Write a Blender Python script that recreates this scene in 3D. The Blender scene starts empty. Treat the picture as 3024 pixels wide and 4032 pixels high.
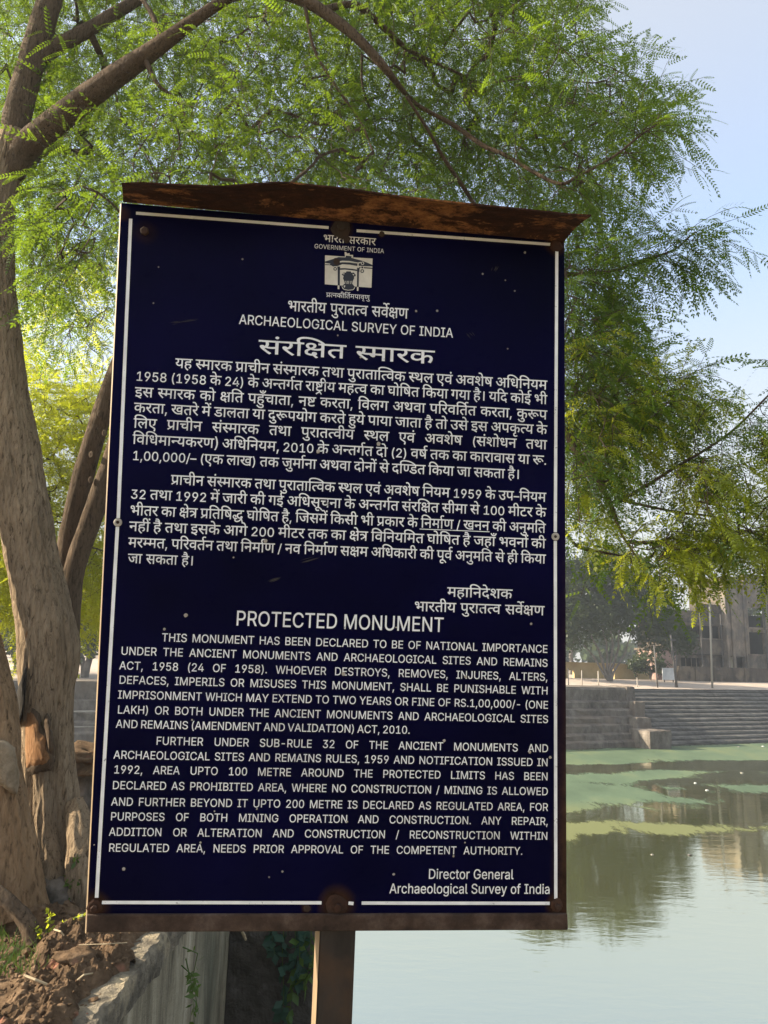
import bpy, bmesh, math, random
import numpy as np
from mathutils import Vector, Matrix, noise as mnoise
from mathutils.geometry import tessellate_polygon, delaunay_2d_cdt

SC = bpy.context.scene
COL = SC.collection
rad = math.radians

# ------------------------------------------------------------ camera
F, CX, CY = 2912.0, 1512.0, 2016.0            # focal length and centre, in pixels of the photograph
PITCH, ROLL, EYE = rad(11.15), rad(1.6), Vector((0, 0, 1.55))
FWD = Vector((0, math.cos(PITCH), math.sin(PITCH)))
_r0, _u0 = Vector((1, 0, 0)), Vector((0, -math.sin(PITCH), math.cos(PITCH)))
RT = _r0 * math.cos(ROLL) + _u0 * math.sin(ROLL)
UP = _u0 * math.cos(ROLL) - _r0 * math.sin(ROLL)
cam = bpy.data.cameras.new("camera")
cam.sensor_fit, cam.sensor_height, cam.sensor_width = 'VERTICAL', 36.0, 27.0
cam.lens = F / 4032 * 36
cam.clip_start, cam.clip_end = 0.05, 2000
camo = bpy.data.objects.new("camera", cam); COL.objects.link(camo)
camo.matrix_world = Matrix((RT, UP, -FWD)).transposed().to_4x4()
camo.location = EYE
SC.camera = camo

# ------------------------------------------------------------ sky, sun, exposure
SUN_ELEV, SUN_AZ = rad(26), rad(-89)          # azimuth clockwise from +Y : the sun stands to the left
sdir = Vector((math.sin(SUN_AZ) * math.cos(SUN_ELEV), math.cos(SUN_AZ) * math.cos(SUN_ELEV), math.sin(SUN_ELEV)))
w = bpy.data.worlds.new("World"); SC.world = w; w.use_nodes = True
nt = w.node_tree; bg = nt.nodes["Background"]
sky = nt.nodes.new("ShaderNodeTexSky"); sky.sky_type = 'NISHITA'; sky.sun_disc = False
sky.sun_elevation, sky.sun_rotation = SUN_ELEV, SUN_AZ
sky.air_density, sky.dust_density, sky.ozone_density = 1.0, 4.0, 2.0
# hazy air low in the sky: the blue pales to a warm white towards the horizon
tc = nt.nodes.new("ShaderNodeTexCoord"); sx = nt.nodes.new("ShaderNodeSeparateXYZ"); nt.links.new(tc.outputs['Generated'], sx.inputs[0])
cr = nt.nodes.new("ShaderNodeValToRGB"); nt.links.new(sx.outputs[2], cr.inputs[0])
for e, (pp, c) in zip([cr.color_ramp.elements[0], cr.color_ramp.elements[1], cr.color_ramp.elements.new(.28), cr.color_ramp.elements.new(.5)], ((0.0, .93), (1.0, .05), (.28, .76), (.5, .36))):
    e.position = pp; e.color = (c, c, c, 1)
mxs = nt.nodes.new("ShaderNodeMix"); mxs.data_type = 'RGBA'; nt.links.new(cr.outputs[0], mxs.inputs[0]); dim = nt.nodes.new('ShaderNodeMix'); dim.data_type = 'RGBA'; dim.blend_type = 'MULTIPLY'; dim.inputs[0].default_value = 1; nt.links.new(sky.outputs[0], dim.inputs[6]); dim.inputs[7].default_value = (.70, .79, .84, 1); nt.links.new(dim.outputs[2], mxs.inputs[6])
mxs.inputs[7].default_value = (1.36, 1.32, 1.20, 1)
nt.links.new(mxs.outputs[2], bg.inputs[0]); bg.inputs[1].default_value = 0.15
sl = bpy.data.lights.new("sun", 'SUN'); sl.energy, sl.angle, sl.color = 3.2, rad(0.6), (1.0, 0.86, 0.66)
so = bpy.data.objects.new("sun", sl); COL.objects.link(so)
so.rotation_euler = sdir.to_track_quat('Z', 'Y').to_euler(); so.location = sdir * 60
SC.view_settings.view_transform, SC.view_settings.look = 'Standard', 'None'
SC.view_settings.exposure, SC.view_settings.gamma = 2.1, 1.0
SC.cycles.use_denoising = True
SC.cycles.max_bounces, SC.cycles.transparent_max_bounces = 6, 12
SC.cycles.diffuse_bounces, SC.cycles.glossy_bounces, SC.cycles.transmission_bounces, SC.cycles.volume_bounces = 3, 3, 4, 0
SC.cycles.caustics_reflective = SC.cycles.caustics_refractive = False
SC.cycles.use_adaptive_sampling = False

# ------------------------------------------------------------ helpers
random.seed(7); RNG = np.random.default_rng(7)

def ray(px, py):
    return FWD + RT * ((px - CX) / F) - UP * ((py - CY) / F)
def at_z(px, py, z):
    d = ray(px, py); return EYE + d * ((z - EYE.z) / d.z)
def at_y(px, py, y):
    d = ray(px, py); return EYE + d * ((y - EYE.y) / d.y)
def to_px(P):
    d = P - EYE; k = d.dot(FWD)
    return CX + F * d.dot(RT) / k, CY - F * d.dot(UP) / k

def tag(o, label=None, cat=None, group=None, kind=None):
    for k, v in (('label', label), ('category', cat), ('group', group), ('kind', kind)):
        if v: o[k] = v
    return o
def empty(name, loc, label, cat, group=None):
    o = bpy.data.objects.new(name, None); COL.objects.link(o); o.location = loc
    o.empty_display_size = .2
    return tag(o, label, cat, group)

class MB:
    """collects faces in world coordinates; build() links them as one mesh object"""
    def __init__(s): s.v, s.f, s.m = [], [], []
    def add(s, vs, fs, mi=0):
        b = len(s.v); s.v += [tuple(x) for x in vs]
        s.f += [tuple(i + b for i in f) for f in fs]; s.m += [mi] * len(fs); return s
    def hexa(s, c, mi=0):                      # 8 corners: bottom ring then top ring
        return s.add(c, [(0, 3, 2, 1), (4, 5, 6, 7), (0, 1, 5, 4), (1, 2, 6, 5), (2, 3, 7, 6), (3, 0, 4, 7)], mi)
    def box(s, a, b, mi=0, fr=None):
        (x0, y0, z0), (x1, y1, z1) = a, b
        c = [(x0, y0, z0), (x1, y0, z0), (x1, y1, z0), (x0, y1, z0), (x0, y0, z1), (x1, y0, z1), (x1, y1, z1), (x0, y1, z1)]
        if fr: c = [fr(*p) for p in c]
        return s.hexa(c, mi)
    def tube(s, pts, rs, n=8, fn=None, cap=True, mi=0):
        pts = [Vector(p) for p in pts]; rings = []; ref = None
        for i, p in enumerate(pts):
            t = (pts[min(i + 1, len(pts) - 1)] - pts[max(i - 1, 0)]).normalized()
            if ref is None:
                ref = t.orthogonal().normalized() if abs(t.z) < .95 else (Vector((0, 1, 0)) - t * t.y).normalized()
            ref = (ref - t * ref.dot(t)).normalized(); bi = t.cross(ref)
            ring = []
            for k in range(n):
                a = 2 * math.pi * k / n
                r = rs[i] * (fn(i, a, p) if fn else 1)
                ring.append(p + (ref * math.cos(a) + bi * math.sin(a)) * r)
            rings.append(ring)
        vs = [v for r in rings for v in r]; fs = []
        for i in range(len(pts) - 1):
            for k in range(n):
                a, b = i * n + k, i * n + (k + 1) % n
                fs.append((a, b, b + n, a + n))
        if cap: fs.append(tuple(range(n))[::-1]); fs.append(tuple(range((len(pts) - 1) * n, len(pts) * n)))
        return s.add(vs, fs, mi)
    def build(s, name, mats, parent=None, smooth=False, bevel=0):
        me = bpy.data.meshes.new(name); me.from_pydata(s.v, [], s.f)
        mats = mats if isinstance(mats, (list, tuple)) else [mats]
        for m in mats: me.materials.append(m)
        if len(mats) > 1: me.polygons.foreach_set('material_index', s.m)
        if smooth: me.polygons.foreach_set('use_smooth', [True] * len(s.f))
        me.update()
        return link(name, me, parent, bevel)
def link(name, me, parent=None, bevel=0):
    o = bpy.data.objects.new(name, me); COL.objects.link(o)
    if parent:
        o.parent = parent; o.location = -Vector(parent.location)
    if bevel:
        b = o.modifiers.new("bevel", 'BEVEL'); b.width, b.segments, b.limit_method = bevel, 2, 'ANGLE'
    return o
def smooth_path(pts, n=6):                     # Catmull-Rom through tuples
    P = [np.array(p, float) for p in pts]; P = [2 * P[0] - P[1]] + P + [2 * P[-1] - P[-2]]; out = []
    for i in range(1, len(P) - 2):
        for k in range(n):
            t = k / n
            out.append(.5 * (2 * P[i] + (P[i + 1] - P[i - 1]) * t + (2 * P[i - 1] - 5 * P[i] + 4 * P[i + 1] - P[i + 2]) * t * t
                             + (3 * P[i] - P[i - 1] - 3 * P[i + 1] + P[i + 2]) * t ** 3))
    return out + [P[-2]]
def fbm(x, y, z, o=4): return mnoise.fractal(Vector((x, y, z)), 1.0, 2.0, o)
def quad_mesh(name, V, nper, mats, mi=None, smooth=False):
    """big mesh out of numpy: V (n,4,3) quads"""
    V = np.asarray(V, np.float32).reshape(-1, 4, 3); n = len(V)
    me = bpy.data.meshes.new(name)
    me.vertices.add(n * 4); me.vertices.foreach_set('co', V.ravel())
    me.loops.add(n * 4); me.loops.foreach_set('vertex_index', np.arange(n * 4, dtype=np.int32))
    me.polygons.add(n); me.polygons.foreach_set('loop_start', np.arange(n, dtype=np.int32) * 4)
    for m in mats: me.materials.append(m)
    me.update(); me.validate()
    return me

# ------------------------------------------------------------ materials
class NT:
    def __init__(s, name):
        s.m = bpy.data.materials.new(name); s.m.use_nodes = True; s.t = s.m.node_tree
        s.b = s.t.nodes["Principled BSDF"]; s.out = s.t.nodes["Material Output"]
        s.co = s.n("ShaderNodeTexCoord").outputs['Object']
    def n(s, typ, **kw):
        x = s.t.nodes.new(typ)
        for k, v in kw.items(): setattr(x, k, v)
        return x
    def l(s, a, b): s.t.links.new(a, b)
    def noise(s, scale, detail=4, rough=.55, stretch=None, dist=0):
        x = s.n("ShaderNodeTexNoise"); x.inputs['Scale'].default_value = scale
        x.inputs['Detail'].default_value = detail; x.inputs['Roughness'].default_value = rough
        x.inputs['Distortion'].default_value = dist
        if stretch:
            mp = s.n("ShaderNodeMapping"); mp.inputs['Scale'].default_value = stretch
            s.l(s.co, mp.inputs[0]); s.l(mp.outputs[0], x.inputs['Vector'])
        else: s.l(s.co, x.inputs['Vector'])
        return x.outputs['Fac']
    def ramp(s, fac, stops):
        r = s.n("ShaderNodeValToRGB"); e = r.color_ramp.elements
        while len(e) < len(stops): e.new(.5)
        for el, (p, c) in zip(e, stops):
            el.position = p; el.color = (c, c, c, 1) if isinstance(c, (int, float)) else (*c, 1)
        s.l(fac, r.inputs[0]); return r.outputs[0]
    def mix(s, fac, a, b, mode='MIX'):
        x = s.n("ShaderNodeMix", data_type='RGBA', blend_type=mode)
        for v, i in ((fac, 0), (a, 6), (b, 7)):
            if isinstance(v, bpy.types.NodeSocket): s.l(v, x.inputs[i])
            elif i == 0: x.inputs[0].default_value = v
            else: x.inputs[i].default_value = (*v, 1)
        return x.outputs[2]
    def math(s, op, a, b=0.0):
        x = s.n("ShaderNodeMath", operation=op)
        for v, i in ((a, 0), (b, 1)):
            if isinstance(v, bpy.types.NodeSocket): s.l(v, x.inputs[i])
            else: x.inputs[i].default_value = v
        return x.outputs[0]
    def base(s, c, rough=.85, spec=.3):
        if isinstance(c, bpy.types.NodeSocket): s.l(c, s.b.inputs['Base Color'])
        else: s.b.inputs['Base Color'].default_value = (*c, 1)
        if isinstance(rough, bpy.types.NodeSocket): s.l(rough, s.b.inputs['Roughness'])
        else: s.b.inputs['Roughness'].default_value = rough
        s.b.inputs['Specular IOR Level'].default_value = spec; return s
    def bump(s, h, dist=.01, strength=1.0):
        b = s.n("ShaderNodeBump"); b.inputs['Distance'].default_value = dist; b.inputs['Strength'].default_value = strength
        s.l(h, b.inputs['Height']); s.l(b.outputs[0], s.b.inputs['Normal']); return s
def stone(name, c1, c2, scale=3, bump=.02, rough=.9, stretch=None, c3=None, s3=.7):
    t = NT(name); f = t.noise(scale, 6, .6, stretch)
    c = t.ramp(f, [(.32, c1), (.68, c2)])
    if c3: c = t.mix(t.ramp(t.noise(s3, 4, .6), [(.5, 0.), (.62, 1.)]), c, c3)
    return t.base(c, rough).bump(t.noise(scale * 5, 6, .65, stretch), bump).m
def leaf_mat(name, c1, c2, tr, scale=.9, trans=.5):
    t = NT(name); t.t.nodes.remove(t.b)
    f = t.noise(scale, 3, .6)
    fine = t.noise(9, 2, .5)
    c = t.ramp(t.math('ADD', t.math('MULTIPLY', f, .6), t.math('MULTIPLY', fine, .4)), [(.36, c1), (.64, c2)])
    d = t.n("ShaderNodeBsdfDiffuse"); tl = t.n("ShaderNodeBsdfTranslucent"); mx = t.n("ShaderNodeMixShader")
    g = t.n("ShaderNodeBsdfGlossy"); g.inputs['Roughness'].default_value = .45; g.inputs['Color'].default_value = (1, 1, 1, 1)
    mg = t.n("ShaderNodeMixShader"); mg.inputs[0].default_value = .018
    t.l(c, d.inputs['Color'])
    t.l(t.mix(.65, c, tr), tl.inputs['Color']); mx.inputs[0].default_value = trans
    t.l(d.outputs[0], mx.inputs[1]); t.l(tl.outputs[0], mx.inputs[2])
    t.l(mx.outputs[0], mg.inputs[1]); t.l(g.outputs[0], mg.inputs[2]); t.l(mg.outputs[0], t.out.inputs['Surface'])
    return t.m

M = {}
def bark(name, c1, c2, c3, s=1.0, bump=.02):
    t = NT(name)
    v = t.noise(48 * s, 8, .7, (1, 1, .22), .8)
    v2 = t.noise(5 * s, 4, .6, (1, 1, .4))
    c = t.ramp(v, [(.36, c1), (.46, c2), (.72, c3)])
    c = t.mix(t.ramp(v2, [(.42, 0.), (.7, .6)]), c, tuple(x * .6 for x in c2))
    return t.base(c, .92, .15).bump(t.math('ADD', v, t.math('MULTIPLY', t.noise(60 * s, 3, .6, (1, 1, .35)), .35)), bump).m
M['bark'] = bark('bark', (.08, .054, .033), (.34, .25, .16), (.50, .385, .26), 1.0, .05)
M['bark_dark'] = bark('bark_dark', (.03, .021, .013), (.11, .077, .05), (.17, .12, .08), 1.3, .02)
M['bark_old'] = bark('bark_old', (.07, .042, .022), (.29, .185, .10), (.42, .285, .17), .8, .03)
M['wood'] = bark('bare_wood', (.16, .075, .03), (.28, .145, .065), (.36, .21, .11), .9, .02)
M['wood_pale'] = stone('pale_wood', (.20, .15, .09), (.38, .30, .205), 14, .02, .95)
M['char'] = bark('charred_wood', (.012, .01, .009), (.03, .026, .022), (.07, .06, .05), 1.2, .03)
M['twig'] = stone('twig', (.05, .036, .024), (.10, .075, .05), 14, .004)
M['leaf'] = leaf_mat('leaf', (.024, .062, .010), (.075, .13, .013), (.29, .42, .02), .7, .5)
M['leaf_gold'] = leaf_mat('leaf_gold', (.12, .18, .014), (.28, .31, .025), (.70, .72, .04), 1.2, .62)  # brighter leaf: on the crowns its yellow stands in for backlight
M['leaf_far'] = leaf_mat('leaf_far', (.016, .030, .012), (.045, .066, .022), (.14, .18, .04), .35, .3)
M['leaf_herb'] = leaf_mat('leaf_herb', (.045, .10, .02), (.10, .17, .035), (.25, .36, .05), 6, .4)
M['leaf_blue'] = leaf_mat('leaf_blue', (.03, .08, .055), (.06, .13, .09), (.15, .28, .12), 6, .35)
M['soil'] = None
t = NT('soil'); f = t.noise(7, 7, .65); g = t.noise(38, 5, .6)
c = t.ramp(f, [(.3, (.06, .040, .025)), (.52, (.165, .108, .066)), (.72, (.30, .205, .13))])
c = t.mix(t.ramp(g, [(.62, 0.), (.72, .7)]), c, (.31, .22, .135))
c = t.mix(t.ramp(t.noise(4.3, 3, .5), [(.64, 0.), (.7, .8)]), c, (.36, .17, .11))
t.base(c, 1.0, .05).bump(t.noise(55, 7, .75), .022); M['soil'] = t.m
M['ground'] = stone('dry_ground', (.16, .12, .08), (.27, .21, .15), 1.3, .03, .95, None, (.10, .11, .04), .5)
M['ground_far'] = stone('bank_ground', (.36, .29, .23), (.48, .4, .33), .5, .03, .95)

# ============================================================ SETTING
WATER = -4.7
# --- pond
t = NT('pond_water'); mp = (1.0, 2.2, 1)
r1 = t.noise(1.1, 3, .5, (1.0, 2.6, 1), .4); r2 = t.noise(4.5, 3, .55, (1.0, 2.0, 1), .3)
calm = t.ramp(t.noise(.13, 3, .55, (1, 1.6, 1)), [(.40, .30), (.62, 1.)])
h = t.math('MULTIPLY', t.math('ADD', r1, t.math('MULTIPLY', r2, .28)), calm)
df = t.n("ShaderNodeBsdfDiffuse"); gl = t.n("ShaderNodeBsdfGlossy"); mx = t.n("ShaderNodeMixShader"); bp = t.n("ShaderNodeBump"); lw = t.n("ShaderNodeLayerWeight")
t.l(t.ramp(t.noise(.07, 3, .5), [(.3, (.075, .08, .022)), (.7, (.10, .10, .034))]), df.inputs['Color'])
gl.inputs['Color'].default_value = (.93, .96, .86, 1); gl.inputs['Roughness'].default_value = .035
bp.inputs['Distance'].default_value = .006; t.l(h, bp.inputs['Height']); t.l(bp.outputs[0], gl.inputs['Normal']); t.l(bp.outputs[0], lw.inputs['Normal'])
lw.inputs['Blend'].default_value = .5
t.l(t.ramp(lw.outputs['Facing'], [(.3, .45), (.75, .72), (.95, .93)]), mx.inputs[0])
t.l(df.outputs[0], mx.inputs[1]); t.l(gl.outputs[0], mx.inputs[2]); t.t.nodes.remove(t.b); t.l(mx.outputs[0], t.out.inputs['Surface']); M['water'] = t.m
MB().add([(-60, 1.6, WATER), (140, 1.6, WATER), (140, 140, WATER), (-60, 140, WATER)], [(0, 1, 2, 3)]).build('pond_water', M['water']).__setitem__('kind', 'structure')

# --- far bank frame: s along the water's edge (to the right), t inland, z up
B0, BD, BN = Vector((23.46, 61.08, 0)), Vector((.908, .42, 0)).normalized(), Vector((-.42, .908, 0)).normalized()
def bank(s, t_, z): return B0 + BD * s + BN * t_ + Vector((0, 0, z))
def bank_px(px, py, t_):
    d = ray(px, py); k = (t_ - (EYE - B0).dot(BN)) / d.dot(BN); P = EYE + d * k
    return (P - B0).dot(BD), P.z
LIP = -.5
def far_z(s, t_):
    if t_ < 14: return LIP + (t_ - 5.3) / 8.7 * (.5)
    return min(.0 + (t_ - 14) * .01, .5)
# far ground: one sheet from the lip of the ghat to the horizon
g = MB(); ts = [5.3, 6.5, 8, 10, 12, 14, 18, 25, 40, 80, 160, 300]; ss = [-320, -160, -80, -60, -40, -30, -20, -12, -5, 0, 6, 12, 20, 30, 45, 80, 160, 320]
vs = [bank(s, t_, far_z(s, t_) + (.05 * fbm(s * .3, t_ * .3, 1) if 5.4 < t_ < 60 else 0)) for t_ in ts for s in ss]; n = len(ss)
g.add(vs, [(j * n + i, j * n + i + 1, (j + 1) * n + i + 1, (j + 1) * n + i) for j in range(len(ts) - 1) for i in range(n - 1)])
tag(g.build('far_bank_ground', M['ground_far'], smooth=True), kind='structure')

M['ghat'] = None
t = NT('ghat_stone'); a = t.noise(.9, 6, .65, (1, 1, 1.6)); b = t.noise(.16, 3, .5)
c = t.ramp(a, [(.3, (.024, .022, .020)), (.52, (.062, .058, .053)), (.75, (.12, .112, .10))])
c = t.mix(t.ramp(b, [(.45, 0.), (.6, .5)]), c, (.10, .095, .085))
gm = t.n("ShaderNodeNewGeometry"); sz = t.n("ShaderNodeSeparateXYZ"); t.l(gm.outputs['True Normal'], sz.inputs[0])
c = t.mix(t.ramp(sz.outputs[2], [(.45, 0.), (.75, .6)]), c, t.ramp(t.noise(1.7, 5, .7), [(.35, (.06, .056, .05)), (.65, (.22, .205, .18))]))      # paler colour on upward faces stands in for sun on the treads
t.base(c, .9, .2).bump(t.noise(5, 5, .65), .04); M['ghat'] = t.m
t = NT('ghat_wall_stone'); a = t.noise(1.5, 7, .7, (1, 1, .55)); b = t.noise(.5, 3, .5)
c = t.ramp(a, [(.32, (.05, .043, .036)), (.52, (.14, .12, .10)), (.72, (.24, .21, .175))])
c = t.mix(t.ramp(b, [(.45, 0.), (.62, .65)]), c, (.16, .125, .095))
t.base(c, .92, .15).bump(t.noise(4, 6, .7), .06); M['ghat_wall'] = t.m

def steps_profile(levels, s0, s1, name, m, ds=.7, worn=.055, chamfer=.1, seed=0, back=None):
    """levels: (z, t) of every tread, top first; the outline is swept along s with worn edges"""
    prof = [(back, levels[0][0], 0)] if back else []
    for i, (z, t_) in enumerate(levels):
        prof.append((t_ + .0, z - (.07 if i else 0), 0)); 
        if i < len(levels) - 1:
            zn = levels[i + 1][0]
            prof.append((t_ - .02, z - .07 - chamfer * .25, 1)); prof.append((t_ - chamfer * .8, z - .07 - chamfer, 1)); prof.append((t_ - chamfer * .9, zn + .02, 0))
    mb = MB(); ns = max(2, int((s1 - s0) / ds)); k = len(prof); vs = []
    for j in range(ns + 1):
        s = s0 + (s1 - s0) * j / ns
        for q, (t_, z, e) in enumerate(prof):
            w_ = worn * fbm(s * .7, z * 3 + seed, t_, 3)
            vs.append(bank(s, t_ + w_ * (1.5 if e else .6), z + (w_ * .8 if e else w_ * .3)))
    mb.add(vs, [(j * k + q, j * k + q + 1, (j + 1) * k + q + 1, (j + 1) * k + q) for j in range(ns) for q in range(k - 1)])
    # end faces
    for j in (0, ns):
        s = s0 if j == 0 else s1
        ring = [mb.v[j * k + q] for q in range(k)] + [tuple(bank(s, levels[0][1] + .3, levels[-1][0])), tuple(bank(s, levels[0][1] + .3, levels[0][0]))]
        mb.add(ring, [tuple(range(len(ring)))[::-1 if j else 1]])
    return mb.build(name, m)
NST = 14
lv = [(LIP - (LIP - WATER + .35) * i / NST, 5.3 - 5.6 * i / NST) for i in range(NST + 1)]
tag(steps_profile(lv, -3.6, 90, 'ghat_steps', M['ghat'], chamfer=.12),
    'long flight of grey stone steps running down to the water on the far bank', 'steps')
lv = [(-.30, 2.7), (-1.35, 2.3), (-1.95, 1.9), (-2.5, 1.5), (-3.05, 1.1), (-3.7, .7), (-4.2, .3), (-4.9, -.2)]
tag(steps_profile(lv, -62, bank_px(2492, 2750, 2.3)[0], 'stepped_embankment', M['ghat_wall'], ds=.8, worn=.12, chamfer=.07, seed=4, back=6.5),
    'rough stone embankment with broad worn ledges left of the buttress on the far bank', 'embankment')
bt = empty('stone_buttress', bank(-2.6, -.4, WATER), 'stepped stone buttress ending the flight of steps, lowest block standing in the water', 'buttress')
def rough_block(s0, s1, t0, t1, z0, z1, seed):
    mb = MB(); N = 7
    def f(u, v, axis, side):
        pass
    bm = bmesh.new(); bmesh.ops.create_cube(bm, size=1); bmesh.ops.subdivide_edges(bm, edges=bm.edges, cuts=5, use_grid_fill=True)
    for v in bm.verts:
        x, y, z = v.co.x + .5, v.co.y + .5, v.co.z + .5
        e = sum(1 for q in (x, y, z) if q < .02 or q > .98)
        r = .05 * fbm(x * 2.3 + seed, y * 2.3, z * 2.3, 3) - (.05 if e >= 2 else 0) * (1 + fbm(x * 5, y * 5, z * 5 + seed))
        cx, cy, cz = x - .5, y - .5, z - .5
        v.co = bank(s0 + (s1 - s0) * x + cx * r * 2, t0 + (t1 - t0) * y + cy * r * 2, z0 + (z1 - z0) * z + cz * r * 2)
    me = bpy.data.meshes.new('block'); bm.to_mesh(me); bm.free(); me.materials.append(M['ghat_wall']); return link('block', me, bt)
rough_block(-3.7, -1.45, -1.35, .9, -5.2, -3.35, 1)
for (xa, xb, yt, tf, zb, sd_) in ((2508, 2568, 2825, .5, -4.9, 2), (2500, 2541, 2762, 1.5, -4.4, 3), (2468, 2504, 2703, 2.45, -3.4, 4)):
    rough_block(bank_px(xa, yt, tf)[0], bank_px(xb, yt, tf)[0], tf, tf + 2.6, zb, bank_px((xa + xb) / 2, yt, tf)[1], sd_)

# --- algae: duckweed drifting on the pond (flat at its real place on the water)
def in_poly(x, y, P):
    c = False; j = len(P) - 1
    for i in range(len(P)):
        if (P[i][1] > y) != (P[j][1] > y) and x < (P[j][0] - P[i][0]) * (y - P[i][1]) / (P[j][1] - P[i][1]) + P[i][0]: c = not c
        j = i
    return c
ALG = [
 [(1500, 2960), (2222, 2950), (2660, 2940), (3024, 2922), (3300, 2900), (3300, 2992), (3024, 2994), (2700, 2990), (2560, 2986), (2420, 2998), (2222, 3006), (1500, 3020)],
 [(1300, 3050), (2222, 3048), (2420, 3040), (2560, 3034), (2700, 3032), (2830, 3030), (2860, 3034), (2700, 3050), (2640, 3064), (2560, 3072), (2450, 3090), (2600, 3120), (2540, 3142), (2622, 3142), (2560, 3160), (2480, 3168), (2380, 3176), (2300, 3192), (2222, 3200), (1300, 3210)],
 [(2700, 3058), (2860, 3052), (2900, 3056), (2760, 3066), (2690, 3066)],
 [(2790, 3110), (2900, 3098), (3060, 3096), (3300, 3090), (3300, 3118), (3000, 3120), (2900, 3118)],
 [(2480, 3140), (2620, 3136), (2780, 3142), (2870, 3148), (2790, 3162), (2740, 3180), (2670, 3198), (2690, 3190), (2640, 3160)],
 [(1500, 3236), (2222, 3240), (2400, 3234), (2600, 3242), (2760, 3256), (2950, 3258), (3300, 3262), (3300, 3270), (2900, 3274), (2640, 3286), (2450, 3282), (2300, 3290), (2222, 3318), (1500, 3330)],
 [(2260, 2996), (2700, 2990), (2700, 2996), (2260, 3012)],
]
for k in range(16):
    x0_, y0_, l_, h_ = random.uniform(2200, 2900), random.uniform(3030, 3235), random.uniform(120, 420), random.uniform(3, 8)
    ALG.append([(x0_, y0_), (x0_ + l_ * .3, y0_ - h_ * .6), (x0_ + l_ * .7, y0_ - h_ * .4), (x0_ + l_, y0_), (x0_ + l_ * .6, y0_ + h_ * .6), (x0_ + l_ * .2, y0_ + h_ * .5)])
ALB = [(min(p[0] for p in P), max(p[0] for p in P), min(p[1] for p in P), max(p[1] for p in P)) for P in ALG]
mb = MB(); vid = {}
def algae_in(P):
    x, y = to_px(P); dx = 46 * fbm(P.x * .45, P.y * .5, 3, 5); dy = 9 * fbm(P.x * .30, P.y * .6, 9, 5)
    x += dx; y += dy
    return any(b[0] < x < b[1] and b[2] < y < b[3] and in_poly(x, y, A) for A, b in zip(ALG, ALB))
st, sr = .11, .11
j0, j1, i0, i1 = int(24 / sr), int(77 / sr), int(4.5 / st), int(48 / st)
cov = np.zeros((j1 - j0, i1 - i0), np.float32)
for j in range(j0, j1):
    y = (j + .5) * sr
    for i in range(max(i0, int(y * .18 / st)), min(i1, int(y * .62 / st))):
        P = Vector(((i + .5) * st, y, WATER))
        if (P - B0).dot(BN) > -.05: continue
        if P.y < 46 and fbm(P.x * .55, P.y * .9, 20, 5) > .30: continue
        if algae_in(P): cov[j - j0, i - i0] = 1
def blur(a, k):
    for ax in (0, 1):
        c_ = np.cumsum(np.pad(a, [(k + 1, k) if q == ax else (0, 0) for q in (0, 1)], mode='edge'), axis=ax, dtype=np.float64)
        n_ = a.shape[ax]; a = (np.take(c_, range(2 * k + 1, n_ + 2 * k + 1), ax) - np.take(c_, range(0, n_), ax)) / (2 * k + 1)
    return a
cv = blur(blur(cov, 4), 5); cvv = np.zeros((cv.shape[0] + 1, cv.shape[1] + 1)); cvv[1:-1, 1:-1] = (cv[1:, 1:] + cv[:-1, 1:] + cv[1:, :-1] + cv[:-1, :-1]) / 4
mb = MB(); vid = {}; att = []
for j, i in np.argwhere(cv > .03):
    q = []
    for a_, b_ in ((j, i), (j, i + 1), (j + 1, i + 1), (j + 1, i)):
        if (a_, b_) not in vid:
            vid[(a_, b_)] = len(mb.v); mb.v.append(((b_ + i0) * st, (a_ + j0) * sr, WATER + .004)); att.append(cvv[a_, b_])
        q.append(vid[(a_, b_)])
    mb.f.append(tuple(q)); mb.m.append(0)
t = NT('algae'); c = t.ramp(t.noise(.35, 6, .65, (1, .45, 1)), [(.3, (.055, .085, .046)), (.5, (.085, .125, .07)), (.72, (.135, .16, .075))])
yy = t.n("ShaderNodeSeparateXYZ"); t.l(t.co, yy.inputs[0])
c = t.mix(t.ramp(t.math('DIVIDE', yy.outputs[1], 70.), [(.45, 1.), (.52, 0.)]), c, (.13, .14, .052))
t.base(c, .7, .25).bump(t.noise(6, 4, .6), .01); M['algae'] = t.m
ca = t.n("ShaderNodeAttribute", attribute_name='cover'); grain = t.math('ADD', t.math('MULTIPLY', t.noise(1.3, 7, .8, (1, .42, 1), .6), .8), t.math('MULTIPLY', t.noise(4.5, 4, .7, (1, .25, 1)), .35))
t.l(t.ramp(t.math('ADD', ca.outputs['Fac'], t.math('MULTIPLY', t.math('SUBTRACT', grain, .55), 2.1)), [(.32, 0.), (.62, 1.)]), t.b.inputs['Alpha'])
o = mb.build('algae', M['algae']); o.data.attributes.new('cover', 'FLOAT', 'POINT').data.foreach_set('value', att); o['kind'] = 'stuff'; tag(o, 'green sheet of algae drifting on the pond by the far bank', 'algae')

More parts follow.
